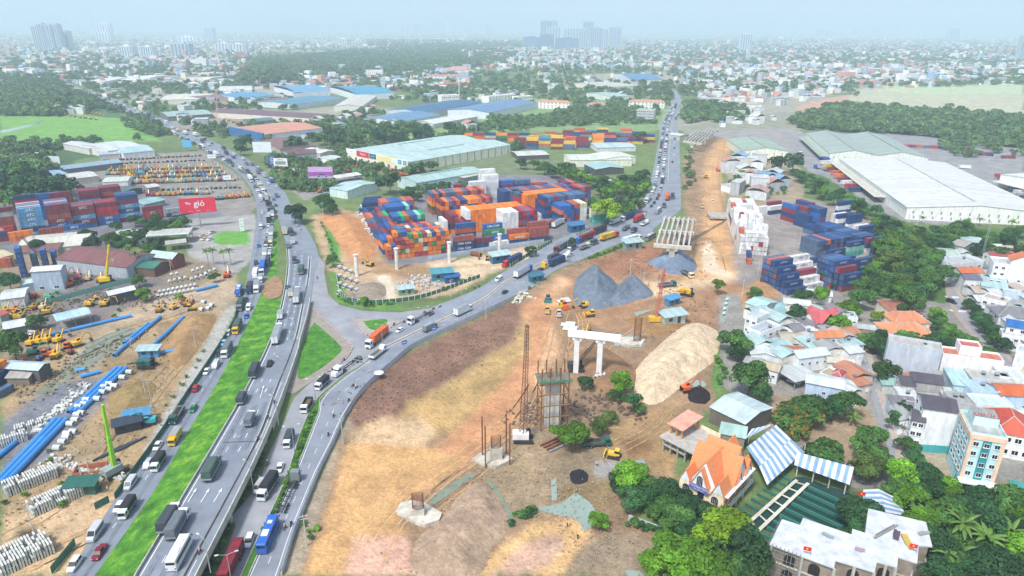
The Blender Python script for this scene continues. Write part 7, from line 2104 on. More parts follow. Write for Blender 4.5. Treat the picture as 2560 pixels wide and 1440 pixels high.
# gutted building beside it
a,b=P(1655,1090,5),P(1735,1132,5)
U=(b-a).normalized()
GB=thing('gutted_building','half demolished concrete building beside the orange restaurant','building',(a+b)/2-Vector((0,0,5)),math.atan2(U.y,U.x))
gw=(b-a).length
GC=M('a8a59d',rough=.95,var=.3,scale=.6)
for i in range(5):
 for j in range(3):
  ob('column',MB().box((0,0,2.4),(.5,.5,4.8),GC).mesh('column'),GB,(-gw/2+.5+i*(gw-1)/4,.5+j*5.5,0))
ob('floor_slab',MB().box((0,6,4.9),(gw+1,13.5,.4),GC).mesh('floor_slab'),GB)
ob('lower_slab',MB().box((-gw*.1,6,2.4),(gw*.7,12,.25),GC).mesh('lower_slab'),GB)
for i in range(3):
 ob('upper_column',MB().box((0,0,0),(.5,.5,3.6),OCH).mesh('upper_column'),GB,(-gw*.42+i*gw*.17,3.2,6.8))
 ob('upper_column',MB().box((0,0,0),(.5,.5,3.6),OCH).mesh('upper_column'),GB,(-gw*.42+i*gw*.17,11.2,6.8))
m=MB()
slab(m,(-gw*.5,2,8.6),(0,2,8.6),(0,12.4,9.4),(-gw*.5,12.4,9.4),.2,M('d59a84',rough=.9,var=.3,scale=.5))
ob('tile_roof',m.mesh('tile_roof'),GB)
ob('parapet',MB().box((gw*.2,12.5,5.6),(gw*.7,.3,1.2),CREAM).mesh('parapet'),GB)
B('tin_hall','long pale tin roofed shed with faded yellow lettering',(1862,1060),(1930,1020),(1766,1024),5.5,'6d665c','gable','cfe2e2',1.4,'y',cat='shed')
B('tin_annex','green-tinged tin roof between the shed and the restaurant',(1800,1083),(1862,1096),(1770,1052),5,'8d877a','shed','b5d6cc',.6,cat='shed')
# ================================================================ heaps
def heap(name,label,poly,slope,cap,hx,z=0.,res=.9,rough_=.35,cat='heap',cols=None,sm=True):
 pw=[P(x,y,z) for x,y in smooth_line(poly+poly[:1],7)[:-1]]
 pa=np.array([(p.x,p.y) for p in pw])
 x0,y0=pa.min(0)
 x1,y1=pa.max(0)
 nx,ny=int((x1-x0)/res)+2,int((y1-y0)/res)+2
 X,Y=np.meshgrid(np.linspace(x0-.3,x1+.3,nx),np.linspace(y0-.3,y1+.3,ny))
 ins=inpoly(X,Y,[tuple(q) for q in pa])
 D=np.full(X.shape,1e9)
 for a,b in zip(pa,np.roll(pa,-1,0)):
  ab=b-a
  t=np.clip(((X-a[0])*ab[0]+(Y-a[1])*ab[1])/(ab @ ab),0,1)
  D=np.minimum(D,np.hypot(X-a[0]-t*ab[0],Y-a[1]-t*ab[1]))
 nz=vnoise(X*.3,Y*.3,len(label),4)-.5
 Z=np.where(ins,np.minimum(D*slope*(1+nz*rough_),cap*(1+nz*.25))+np.where(D>1,nz*rough_,0),-D*.4-.15)
 V=np.stack([X.ravel(),Y.ravel(),Z.ravel()+z],1)
 i=(np.arange(ny-1)[:,None]*nx+np.arange(nx-1)[None]).ravel()
 F=np.stack([i,i+1,i+nx+1,i+nx],1)
 keep=(Z.ravel()[F]>-.9).any(1)
 c=np.array(lin(hx))[None]*(.8+.4*vnoise(X*.5,Y*.5,3,4).ravel()[:,None])
 return ob(name,grid_mesh(name,V,F[keep],gm,c,smooth=sm),label=label,cat=cat)
heap('gravel_heap','taller left peak of the big blue grey gravel heap',[(1433,748),(1440,700),(1470,674),(1512,684),(1548,720),(1540,760),(1490,773),(1452,766)],.85,30,'6b7682',res=.6,rough_=.3)
heap('gravel_heap','lower right peak of the big blue grey gravel heap',[(1505,768),(1535,725),(1572,692),(1600,700),(1634,736),(1600,748),(1560,760)],.8,30,'6d7884',res=.6,rough_=.3)
heap('gravel_heap','smaller gravel heap behind the girder bridge pier',[(1615,655),(1650,640),(1690,625),(1735,650),(1738,676),(1690,686),(1640,668)],.7,30,'6b7a8c',res=.8,rough_=.15)
heap('sand_heap','long pale sand heap beside the houses',[(1585,985),(1590,925),(1640,870),(1700,820),(1740,808),(1790,825),(1800,860),(1780,905),(1720,950),(1660,1000),(1620,1010)],.5,4.4,'cdb899',res=.7,rough_=.45)
heap('earth_mound','low brown mound with tyre tracks in the foreground',[(1110,1290),(1150,1235),(1190,1205),(1225,1215),(1262,1265),(1270,1320),(1230,1370),(1190,1440),(1040,1440),(1035,1370),(1060,1330)],.3,2.4,'a08a74',res=.45,rough_=.7)
heap('earth_mound','rough brown bank behind the footing slab',[(1440,880),(1500,865),(1560,900),(1600,950),(1540,990),(1470,950)],.25,1.4,'8a6c50',res=.7)
heap('coal_heap','small black heap on the wet ground',[(1424,1180),(1450,1172),(1472,1188),(1460,1208),(1430,1206)],.4,1.6,'2c2b30',res=.4)
heap('coal_heap','black soil heap by the orange excavator',[(1720,975),(1750,965),(1775,985),(1765,1008),(1725,1002)],.4,1.8,'2a2526',res=.5)
heap('earth_mound','brown bank along the right works edge',[(1850,730),(1900,700),(1960,730),(1900,760),(1855,765)],.3,2.2,'a3805c',res=.8)
heap('earth_mound','large brown earth bank between the blue pipes and the road',[(410,880),(450,800),(520,785),(540,800),(490,880),(440,920)],.35,2.6,'9a7c56',res=.7)
heap('earth_mound','sandy mound in the middle triangle',[(800,545),(870,535),(915,570),(938,625),(890,645),(850,610)],.25,2.5,'b9865a',res=.8)
heap('earth_mound','grey brown bank before the green corner fence',[(880,720),(930,705),(962,715),(960,742),(900,745)],.3,2.,'8f8474',res=.6)
heap('spoil_heap','ochre spoil beside the concrete pipes',[(270,990),(340,950),(390,970),(330,1060),(290,1070)],.35,1.8,'8f7a52',res=.6)
heap('earth_mound','brown dirt bank at the timber site',[(1560,800),(1660,770),(1720,800),(1640,840)],.2,1.2,'93744f',res=.8)
def rubble(label,pts,n,s,hx,spread=1.5,kind='rubble'):
 L=resample([tuple(q) for q in W(pts,0)],n)
 mb=MB()
 m=M(hx,rough=.95,var=.3)
 for q in L:
  mb.box((q[0]+rng.normal()*spread,q[1]+rng.normal()*spread,rng.uniform(0,.5)),tuple(rng.uniform(.4,1.3,3)*s),m,rng.uniform(0,6),rx=rng.uniform(-.5,.5))
 o=mb.build(kind,kind='stuff')
 o['label']=label
# ---------------------------------------------------------------- concrete works
CW_=M('bdb8aa',rough=.9,var=.4,scale=.5)
RUST=M('7a4a30',rough=.9,var=.3,scale=1.)
GRN=M('4f8a72',rough=.7)
def simple(name,label,cat,mb,p=None,rz=0,group=None):
 return mb.build(name,None,loc=p,rz=rz,label=label,cat=cat,group=group)
def pile_group(t,n,x0,x1,y0,y1,h,m=RUST,nm='rebar'):
 me=MB().tube((0,0,0),(0,0,h),.05,m,n=4).mesh(nm)
 for k in range(n):
  ob(nm,me,t,(random.uniform(x0,x1),random.uniform(y0,y1),0))
# near scaffolded pier
p=P(1380,1062)
t=thing('bridge_pier','tall concrete pier wrapped in steel poles and timber scaffold','pier',p,R(10))
ob('column',MB().box((0,0,8.5),(4.8,2.2,17),M('cfcfc8',rough=.85,var=.15)).mesh('column'),t)
for x in (-4.3,-1.6,1.6,4.3):
 for y in (-3.,3.):
  ob('steel_pole',MB().box((0,0,11),(.3,.3,22),RUST).mesh('steel_pole'),t,(x,y,0))
for z in (5,9,13,16.4):
 for y in (-3.2,3.2):
  ob('beam',MB().box((0,0,0),(9.6,.25,.3),M('8a6a48',rough=.9)).mesh('beam'),t,(0,y,z))
 for x in (-4.4,4.4):
  ob('beam',MB().box((0,0,0),(.25,6.6,.3),M('8a6a48',rough=.9)).mesh('beam'),t,(x,0,z+.3))
ob('platform',MB().box((0,0,17.2),(10.5,7.,.25),M('7d7a6a',rough=.9)).box((0,-3.5,17.6),(10.5,.1,.7),GRN).mesh('platform'),t)
pile_group(t,20,-2,2,-.9,.9,20.5)
# portal pier
a,b=P(1440,930),P(1497,937)
t=thing('portal_pier','white portal pier with long crossbeam on two columns','pier',(a+b)/2,math.atan2((b-a).y,(b-a).x))
L2=(b-a).length
for s in (-1,1):
 ob('column',MB().box((0,0,7.3),(1.9,1.9,14.6),M('e4e5e2',rough=.8,var=.1)).box((0,0,13.9),(3.4,1.9,1.2),M('e4e5e2',rough=.8,var=.1)).mesh('column'),t,(s*L2/2,0,0))
ob('crossbeam',MB().box((L2*.22,0,15.6),(L2*2.25,2.4,2.),M('e8e9e6',rough=.8,var=.1)).mesh('crossbeam'),t)
# stub pier with four poles,footings
def footing(x,y,out,label,stub,rebar,poles=0,rz=0):
 t=thing('pier_footing',label,'footing',P(x,y),R(rz))
 q=[P(a,b)-P(x,y) for a,b in out]
 for v in q:
  v.rotate(Matrix.Rotation(-R(rz),3,'Z'))
 ob('slab',MB().prism([(v.x,v.y) for v in q],-.3,.8,CW_).mesh('slab'),t)
 if stub:
  ob('column',MB().box((0,0,stub/2+.8),(3.4,2.,stub),CW_).mesh('column'),t)
 me=MB().tube((0,0,0),(0,0,rebar),.07,RUST,n=4).mesh('rebar')
 for k in range(26):
  q=k/26*2*math.pi
  ob('rebar',me,t,(1.5*math.cos(q),.9*math.sin(q),.8+stub))
 for k in range(poles):
  ob('steel_pole',MB().box((0,0,7),(.35,.35,14),RUST).mesh('steel_pole'),t,((-3.6,3.6,3.6,-3.6)[k],(-2.6,-2.6,2.6,2.6)[k],0))
footing(1046,1290,[(990,1284),(1002,1262),(1030,1256),(1062,1262),(1105,1288),(1098,1305),(1062,1318),(1040,1312)],'pale octagonal footing with rebar column in the foreground',1.8,4.5)
footing(1240,1152,[(1180,1152),(1210,1132),(1262,1138),(1282,1152),(1240,1172),(1212,1166)],'footing slab with stub column between four rusty poles',4.,3.6,4,12)
footing(1592,856,[(1532,856),(1548,846),(1590,846),(1612,852),(1604,866),(1566,868)],'pale footing with dark rebar cage by the grey water',.0,10.,0,10)
for k,(x,y) in enumerate(((893,690),(993,673),(1124,656),(1249,634))):
 t=thing('bridge_column','white round column with flared head, %s from the left'%ORD[k],'column',P(x,y),0,'columns of the new ramp')
 ob('shaft',MB().tube((0,0,0),(0,0,10.5),1.,M('d2d2ca',rough=.85),n=16).mesh('shaft'),t)
 ob('head',MB().tube((0,0,10.4),(0,0,11.6),1.,M('d2d2ca',rough=.85),1.4,n=16).mesh('head'),t)
# girder bridges
def girders(label,A,Bq,D,z,n,pier,spans=2):
 a,b,d=P(*A,z),P(*Bq,z),P(*D,z)
 U=(b-a).normalized()
 w_,L=(b-a).length,(d-a)
 t=thing('girder_bridge',label,'bridge',Vector((a.x,a.y,0)),0)
 o=Vector((a.x,a.y,0))
 G=M('b3b3ac',rough=.85,var=.25)
 for s in range(spans):
  for k in range(n):
   p=a+U*w_*k/(n-1)+L*(s+.02)/spans
   q=p+L*.94/spans
   m=MB().box((0,0,0),((q-p).length,.95,1.5),G)
   ob('girder',m.mesh('girder'),t,(p+q)/2-o,math.atan2((q-p).y,(q-p).x))
 for s in range(spans+1):
  c=a+U*w_/2+L*s/spans-o
  ob('cap_beam',MB().box((0,0,-1.7),(w_+3,2.2,1.8),CW_).mesh('cap_beam'),t,c,math.atan2(U.y,U.x))
  ob('column',MB().box((0,0,0),(3.,2.2,z-2.4),CW_).box((0,0,(z-2.4)/2-.8),(5.5,2.2,1.6),CW_,).mesh('column'),t,Vector((c.x,c.y,(z-2.4)/2)),math.atan2(U.y,U.x))
girders('new bridge deck of bare white girders on a single pier',(1642,606),(1722,612),(1664,541),12.5,7,1)
girders('far bridge deck of white girders at the top of the haul road',(1712,350),(1752,356),(1745,327),10,6,1)
girders('third girder span beyond the far one',(1752,338),(1775,340),(1772,322),9,4,1,1)
simple('deck_slab','isolated concrete deck slab on the haul road','slab',MB().box((0,0,1.8),(13,14,1.2),M('a39c8e',rough=.95,var=.35,scale=.4)).box((-4,0,.6),(1.5,12,1.4),CONC_D).box((4,0,.6),(1.5,12,1.4),CONC_D),P(1795,545),R(-5))
# ---------------------------------------------------------------- machines
YEL,ORG='dcae2c','d9622f'
def excav_parts():
 tr=MB()
 for s in (-1,1):
  tr.box((0,s*1.1,.45),(3.8,.6,.85),TRIM,taper=(.85,1))
 h=MB().box((-.5,0,1.55),(3.,2.4,1.1),CARPAINT).box((-1.5,0,1.7),(1.,2.5,1.3),CARPAINT)
 cb=MB().box((.7,.65,2.2),(1.5,1.,1.7),CARPAINT,taper=(.85,.9)).box((.85,.65,2.4),(1.35,1.04,.9),GLS)
 bo=MB().tube((.8,-.3,1.6),(3.2,-.3,4.6),.32,CARPAINT,.28,n=4).tube((3.2,-.3,4.6),(5.2,-.3,4.),.28,CARPAINT,.2,n=4)
 ar=MB().tube((5.,-.3,4.2),(5.6,-.3,1.4),.22,CARPAINT,.16,n=4)
 bu=MB().box((5.3,-.3,.9),(1.,1.1,.9),DARKSTEEL,taper=(.6,1))
 return [('tracks',tr.mesh('tracks')),('house',h.mesh('house')),('cab',cb.mesh('cab')),('boom',bo.mesh('boom')),('arm',ar.mesh('arm')),('bucket',bu.mesh('bucket'))]
EXC=('excavator','excavator',excav_parts())
EXF=('excavator','excavator',merge_parts(EXC[2]))
DOZ=('bulldozer','bulldozer',[('tracks',EXC[2][0][1]),('body',MB().box((.5,0,1.3),(2.6,1.5,1.1),CARPAINT).mesh('body')),('cab',MB().box((-.9,0,2.1),(1.5,1.7,1.8),CARPAINT,taper=(.9,.9)).box((-.9,0,2.3),(1.55,1.74,.8),GLS).mesh('cab')),('blade',MB().box((2.8,0,.8),(.3,3.6,1.3),CARPAINT).mesh('blade'))])
ROL=('road_roller','roller',[('drum',MB().tube((1.6,-1.,.75),(1.6,1.,.75),.75,STEEL,n=14).mesh('drum')),('body',MB().box((-.8,0,1.3),(2.6,1.7,1.1),CARPAINT).box((1.6,0,.9),(1.9,2.2,.3),CARPAINT).mesh('body')),('cab',MB().box((-.3,0,2.3),(1.4,1.6,1.3),CARPAINT).box((-.3,0,2.3),(1.44,1.64,.8),GLS).mesh('cab')),('wheel',WH_T,None,(-1.6,.9,.6)),('wheel',WH_T,None,(-1.6,-.9,.6))])
TRA=('tractor','tractor',MB().box((.6,0,1.1),(1.8,.8,.8),CARPAINT).box((-.6,0,1.6),(1.3,1.4,1.6),CARPAINT,taper=(.8,.8)).tube((-.8,-.9,.75),(-.8,.9,.75),.75,TYRE,n=10).tube((1.1,-.7,.45),(1.1,.7,.45),.45,TYRE,n=8).mesh('tractor'))
def mach(pr,hx,x,y,rz,label,group=None,s=1.):
 t=spawn(pr,label,P(x,y),R(rz),group,s)
 setc(t,hx,.1)
 for c in t.children:
  setc(c,hx,.1)
 return t
for a in [(EXC,ORG,1715,978,20,'orange excavator at the lower end of the sand heap'),(EXC,YEL,1460,768,200,'yellow excavator working at the gravel heap'),(DOZ,'e0b840',1535,1143,160,'yellow bulldozer below the green tipper'),(DOZ,YEL,1475,790,190,'yellow bulldozer beside white sheeting'),(ROL,YEL,1368,782,-90,'yellow roller on the red haul track, left of two'),(ROL,'cfc9b8',1397,790,-90,'pale roller with orange drum, right of two'),
   (DOZ,'2f7d78',1370,752,-95,'teal machine at the top of the haul track'),(DOZ,ORG,1412,770,-80,'orange machine right of the teal one'),(DOZ,YEL,1405,765,-100,'yellow machine beside the orange one'),(EXC,YEL,1460,842,60,'small yellow excavator behind the portal pier'),(EXC,'c9a04c',925,665,150,'dusty yellow drilling excavator in the middle triangle'),(EXC,'c98a3c',1222,650,180,'small orange excavator by the rusty formwork'),(DOZ,YEL,1765,445,90,'yellow bulldozer on the tan haul road'),(EXC,ORG,1795,428,90,'orange excavator at the haul road edge'),(ROL,'d9c9a0',1755,520,80,'dusty white machine beside the deck slab'),
   (EXC,ORG,175,715,60,'orange crawler machine right of the grey shed'),(EXC,'c8452f',80,745,200,'red excavator left of the green machine'),(EXC,'4fae96',125,748,10,'mint green crawler left end of the long fence'),(EXC,'3fa7b5',375,1060,200,'turquoise excavator beside the road fence'),(EXC,YEL,120,855,90,'third yellow excavator in the row above the muddy ditch'),(EXC,YEL,80,862,90,'first yellow excavator in the row above the muddy ditch'),(EXC,YEL,100,858,90,'second yellow excavator in the row above the muddy ditch'),(EXC,YEL,148,855,80,'fourth yellow excavator in the row above the muddy ditch'),(EXC,YEL,195,865,60,'yellow excavator with raised boom at the ditch end'),(EXC,'5fae8c',85,885,30,'green excavator below the yellow row'),(EXC,YEL,140,895,100,'lowest yellow excavator beside the tin roof'),(DOZ,'d9622f',172,870,100,'orange loader below the yellow excavators'),(DOZ,ORG,120,890,20,'red loader below the green excavator'),
   (EXC,YEL,225,765,10,'yellow excavator left in the pair by the green fence'),(EXC,YEL,262,765,20,'yellow excavator right in the pair by the green fence'),(EXC,YEL,120,785,40,'yellow excavator behind the light blue roof'),(EXC,ORG,300,755,60,'orange excavator before the white roofed shed'),(EXC,YEL,315,752,80,'yellow excavator reaching over the white shed roof'),(EXC,'c9a23c',30,795,0,'heap-like yellow machine at the left edge, left of two'),(EXC,'c9a23c',50,798,20,'heap-like yellow machine at the left edge, right of two'),(EXC,ORG,568,693,100,'orange excavator at the road corner by the pipes'),(DOZ,YEL,480,775,20,'yellow machine beside four white pipes'),(DOZ,'b5654c',465,760,10,'red tractor left of the small tree at the dirt road')]:
 mach(*a,group='machines at work')
# machine park: rows of single machines
def park(rows,protos,cols,group,phrase):
 for r,(x0,y0,x1,y1,n) in enumerate(rows):
  for k in range(n):
   f=k/max(1,n-1)
   pr=protos[r%len(protos)]
   c=cols[rng.integers(len(cols))]
   mach(pr,c[1],x0+(x1-x0)*f+rng.uniform(-1,1),y0+(y1-y0)*f+rng.uniform(-.6,.6),rng.uniform(60,120),'%s %s, %s from the left in the %s row %s'%(c[0],pr[0],ordn(k),ORD[r],phrase),group,.9)
CMIX=[('yellow','d6a832'),('yellow','d6a832'),('orange','cf7a3c'),('ochre','b98a3f'),('teal','4f9aa0'),('red','b5443c'),('grey','8d9294'),('blue','4a6fa0'),('sand','cdb98a')]
park([(262,403,500,390,26),(250,412,510,402,24),(275,428,545,420,27),(270,437,553,430,27),(300,447,560,440,24),(330,460,585,452,24),(350,478,600,470,22),(370,490,520,486,12),(545,500,620,492,8)],[TRA,TRA,EXF,EXF,EXF,EXF,TRA,EXF,EXF],CMIX,'machines in the machine park','of the machine park')
park([(190,275,260,292,8),(150,287,240,300,8),(420,330,520,325,9),(560,300,620,318,6)],[EXF],CMIX[:4],'far machines','by the far highway')
park([(15,782,110,772,5),(60,908,180,885,4),(165,692,250,705,4),(240,748,330,738,4),(400,780,470,765,3)],[EXF,TRA],CMIX,'machines between the left workshops','between the left workshops')
rubble('scrap heaps between the left workshops',[(30,800),(120,775),(220,740),(330,745),(400,760)],300,.8,'7f7468',5.)
rubble('scrap and timber along the muddy ditch',[(60,1000),(150,940),(250,880),(330,840)],220,.8,'8d7d68',5.)
park([(790,455,830,465,5),(760,470,800,482,4)],[EXF],CMIX[:3],'machines behind the purple board','below the purple billboard')
def lorry_park(rows):
 for r,(x0,y0,x1,y1,n,a) in enumerate(rows):
  for k in range(n):
   f=k/max(1,n-1)
   c=['red','red','white','navy','maroon','silver','orange'][rng.integers(7)]
   kd=['tarp_grey','boxtruck','tanker','tarp_dark'][rng.integers(4)]
   vehicle(kd,c,P(x0+(x1-x0)*f,y0+(y1-y0)*f),R(a),'%s %s, %s in row %s of the lorry dealer park'%(c,VP[kd][0].replace('_',' '),ordn(k),['one','two','three','four','five','six'][r]),'lorries at the dealer',far=True)
lorry_park([(715,412,775,412,9,110),(680,420,705,436,5,130),(735,428,775,436,6,100),(850,408,920,420,8,60),(870,430,930,436,6,20),(930,415,1010,440,7,150)])
for k in range(9):
 p=P(2065+k*9,412+k*8.5)
 c=['white','yellow','maroon','rust','orange','maroon','white','red','navy'][k]
 container(p+Vector((0,0,1.2)),R(12),12.2,LH,c,'%s trailer box, %s from the top at the white warehouse dock'%(CW.get(c,c),ORD[k]),'trailers at the dock')
for k in range(10):
 container(P(2505+k*8,446+k*7)+Vector((0,0,1.2)),R(-5),12.2,LH,['red','maroon','red','slate','white','navy','white','grey','navy','red'][k],'%s trailer box from the top at the right edge dock'%ORD[k],'trailers at the right dock')
for k in range(16):
 c=['red','maroon','rust','slate','red','navy','grey','maroon'][k%8]
 STUFF2=container(P(2268+k*18 if k<9 else 2400+(k-9)*20,368+k*.8 if k<9 else 378+(k-9)*3),R(-8),12.2,LH,c,'%s box, %s from the left before the right forest'%(CW.get(c,c),ordn(k)),'boxes before the forest')
# cranes and rigs
def crane(name,label,x,y,hx,boom,wd=1.6,seg=24,base='crawler',bcol=None,wd1=.7,tube=0,rz=0):
 """boom=(px,py,height) of the tip"""
 b0=P(x,y)
 t=thing(name,label,'crane',b0,R(rz))
 ob('tracks',MB().box((0,1.6,.6),(6,.8,1.1),TRIM).box((0,-1.6,.6),(6,.8,1.1),TRIM).mesh('tracks'),t)
 c=ob('house',MB().box((-.8,0,2.2),(5.,3.,1.9),CARPAINT).box((1.6,1.1,2.6),(1.4,1.1,1.9),GLS).mesh('house'),t)
 setc(c,hx)
 q=(P(*boom)-b0)
 q.rotate(Matrix.Rotation(-R(rz),3,'Z'))
 m=MB()
 mt=M(bcol or hx,rough=.6)
 if tube:
  m.tube((0,0,2.4),Vector((0,0,2.4)).lerp(q,.5),tube,mt,tube*.9,n=6).tube(Vector((0,0,2.4)).lerp(q,.5),q,tube*.75,mt,tube*.55,n=6)
 else:
  m.lattice((0,0,2.4),q,wd,mt,seg,.11,wd1)
 ob('boom',m.mesh('boom'),t)
 ob('cable',MB().tube(q,(-1.5,0,3.4),.05,DARKSTEEL,n=3).mesh('cable'),t)
 return t
crane('piling_crane','white crawler crane with tall red brown lattice mast',1308,1102,'e6e6e2',(1318,812,38),bcol='6e4a44',seg=30)
crane('crane','small yellow crane with red and teal lattice boom',1640,808,YEL,(1662,668,26),1.,18,bcol='c0605a')
crane('telescopic_crane','bright green telescopic crane at the road fence',290,1185,'9aa3a0',(256,1012,24),tube=.75,bcol='8fd030',rz=60)
crane('drilling_rig','tall yellow drilling rig with crossed head',268,707,'e8c21c',(272,612,20),tube=.8,bcol='e0c22a',rz=20)
crane('lattice_crane','dark blue crane with long lattice boom by the grey shed',155,712,'2a4f96',(55,592,22),1.2,20,bcol='454b55')
crane('lattice_crane','dark lattice crane right of the girder bridge',1715,618,'2a3a55',(1812,553,14),1.2,22,bcol='4a4a50')
crane('lattice_crane','black boom crane behind the portal pier',1440,925,'3a3a3c',(1492,852,10),.9,12,bcol='33363a')
crane('mobile_crane','dark teal wheeled crane left of the concrete pipes',370,918,'2c5d58',(318,910,5),tube=.5,bcol='2f6b60')
crane('mobile_crane','yellow mobile crane with folded boom below the gravel heap',1718,738,YEL,(1690,728,4.5),tube=.6,bcol=YEL,rz=-25)
crane('telescopic_crane','yellow telescopic booms in the machine park',330,442,YEL,(326,410,13),tube=.8,bcol='e3c034')
crane('lattice_crane','light blue lattice mast in the machine park',358,436,'6aa8bf',(360,404,15),1.2,12,bcol='7fb5c8')
crane('lattice_crane','reddish lattice tower crane before the brown factory',543,318,'c98a7d',(541,228,40),2.,20,bcol='c98f86')
simple('mast','tall thin grey mast beside the round tree at the left','mast',MB().lattice((0,0,0),(0,0,18),.8,STEEL,14,.05),P(95,635))
simple('radio_mast','thin steel radio mast among the right houses','mast',MB().lattice((0,0,0),(0,0,24),.7,STEEL,20,.05),P(2450,660))
# ---------------------------------------------------------------- pipes and blocks
BLUE=M('3f8ed0',rough=.4,var=.12)
PIPEC=M('c3c6c2',rough=.85,var=.15)
def pipe_line(a,b,r,label,n,mat=BLUE,z=0,grp='blue pipes'):
 p,q=P(*a),P(*b)
 L=(q-p).length/n
 me=MB().ring((-L/2+.1,0,r),(L/2-.1,0,r),r,.08,mat).ring((L/2-.5,0,r),(L/2-.05,0,r),r+.05,.1,mat).mesh('pipe')
 d=math.atan2((q-p).y,(q-p).x)
 for k in range(n):
  ob('water_pipe',me,None,p.lerp(q,(k+.5)/n)+Vector((0,0,z)),d,'%s, %s length from its lower end'%(label,ORD[k]) if n>1 else label,'pipe',grp)
for k,(dx,w) in enumerate(((0,'left'),(14,'middle'),(28,'right'))):
 pipe_line((-10+dx,1212),(140+dx,1053),.8,'%s blue pipe of the lower triple line'%w,3)
 pipe_line((172+dx*.9,1036),(292+dx*.9,924),.75,'%s blue pipe of the upper triple line'%w,3)
for a,b,n,w in (((-20,1160),(58,1095),2,'single blue pipe at the left edge'),((285,893),(402,795),2,'long blue pipe beside the grey track'),((310,862),(372,812),1,'short blue pipe lying against the long one'),((380,870),(460,796),2,'blue pipe at the foot of the earth bank'),((125,840),(330,792),4,'very long blue pipe along the dirt road'),((405,885),(462,876),1,'blue pipe beside the blue hut'),((190,930),(215,926),1,'short blue pipe on the flat mud'),((202,946),(252,932),1,'bent blue pipe among blue fittings'),((490,730),(545,716),1,'blue pipe beside the stacked concrete pipes')):
 pipe_line(a,b,.7,w,n)
CR=MB().ring((-1.25,0,1.),(1.25,0,1.),1.,.14,PIPEC).mesh('concrete_pipe')
NPI=[0]
def cpipes(spots,rz,phrase,s=1.):
 for k,q in enumerate(spots):
  o=ob('concrete_pipe',CR,None,P(q[0],q[1])+Vector((0,0,q[2] if len(q)>2 else 0)),R(rz),'%s concrete pipe counted from the left %s'%(ordn(k),phrase),'pipe','concrete pipes '+phrase)
  o.scale=(s,)*3
cpipes(sorted([(x,y) for x,y in ((145,1125),(158,1110),(168,1098),(170,1090),(185,1085),(178,1065),(190,1055),(195,1042),(205,1038),(198,1022),(212,1015),(218,1005),(245,1002),(258,985),(262,972),(275,978),(288,970),(275,965),(308,948),(325,935))]),-5,'in the row right of the blue pipes',.9)
cpipes(sorted([(396+i*11+(j*5),745-j*11-i*2.2) for j in range(2) for i in range(9)]+[(425+i*13,708-i*3) for i in range(4)]+[(432+i*13,700-i*3,1.9) for i in range(2)]+[(480+i*12,702-i*4) for i in range(4)]+[(485+i*12,690-i*4,1.9) for i in range(3)]+[(515+i*11,688-i*5) for i in range(3)]),-60,'stacked by the road corner',.85)
cpipes([(505,778),(522,775),(530,768),(512,768,1.7)],-30,'in the lone heap by the road',.9)
cpipes(sorted([(848+(i%4)*14,672+i*5.2) for i in range(13)]),60,'piled in the middle triangle',.95)
cpipes([(1810,790),(1812,778),(1815,765),(1818,754)],82,'laid in the right trench',.8)
cpipes([(1490,947),(1500,945),(1510,943)],70,'under the portal pier',.8)
BLK=MB().box((0,0,.75),(.4,1.5,1.5),M('c6c8c2',rough=.9,var=.2)).box((-.24,0,.75),(.1,1.2,.3),CONC_D).mesh('concrete_block')
def stack(px,py,rz,n,m,tiers,label):
 t=thing('block_stack',label,'blocks',P(px,py),R(rz),'stacks of drain blocks')
 for i in range(n):
  for j in range(m):
   for k in range(tiers-(random.random()<.2)):
    ob('concrete_block',BLK,t,(i*.62+random.uniform(-.05,.05),j*1.65+random.uniform(-.1,.1),k*1.52),random.uniform(-.06,.06))
stack(20,1240,48,20,3,2,'long double stack of grey drain blocks by the bushes')
stack(85,1290,50,24,3,2,'large stack of drain blocks above the sandy bend')
stack(5,1440,48,18,5,2,'stack of drain blocks at the bottom left corner')
stack(0,1120,40,12,2,2,'stack of drain blocks at the left frame edge')
stack(40,1080,40,14,2,1,'single layer of drain blocks above the left edge stack')
rubble('white broken concrete beside the drain blocks',[(75,1090),(140,1030),(200,980),(215,960)],110,1.,'cfcfc8',1.2)
rubble('white broken concrete strip along the green road fence',[(300,1200),(160,1160),(120,1150)],90,1.,'cbcac2',1.3)
rubble('rubble in the middle triangle yard',[(1010,715),(1050,695),(1090,710),(1060,725)],130,1.2,'b9b4ae',3.)
rubble('timber and scrap round the scaffolded pier',[(1290,1060),(1340,1020),(1440,1010),(1480,1050),(1400,1075)],150,.8,'7a6a5c',3.)
rubble('broken brown debris under the bare trees',[(1470,990),(1540,1010),(1600,1040)],80,.7,'6d5c50',2.5)
rubble('loose blocks and boards by the fence gap',[(1290,760),(1310,735),(1330,745)],40,1.2,'d6cfc0',1.2)
rubble('scrap steel and timber behind the far yard trees',[(1500,450),(1560,455),(1610,445)],160,1.6,'4a4644',4.)
rubble('scattered stones on the rough foreground earth',[(1050,1420),(1150,1300),(1260,1180),(1400,1210),(1500,1400),(1600,1400)],700,.32,'a89880',6.)
rubble('clods and stones on the dark soil field',[(900,1040),(1000,960),(1120,900),(1250,820)],420,.4,'8d7460',6.)
rubble('stones and clods in the left pipe yard',[(40,1330),(180,1200),(300,1080),(400,900),(470,820)],420,.4,'9c8a6c',6.)
rubble('scrap and boards round the gravel heaps',[(1440,660),(1560,640),(1640,700),(1740,790),(1620,830)],260,.6,'8f7a66',6.)
rubble('stones along the haul road',[(1740,700),(1750,560),(1745,440),(1780,360)],260,.7,'b59a7c',4.)
rubble('pale stones along the sand yard edge',[(900,530),(920,560),(940,600)],80,1.3,'d5d3cc',1.5)
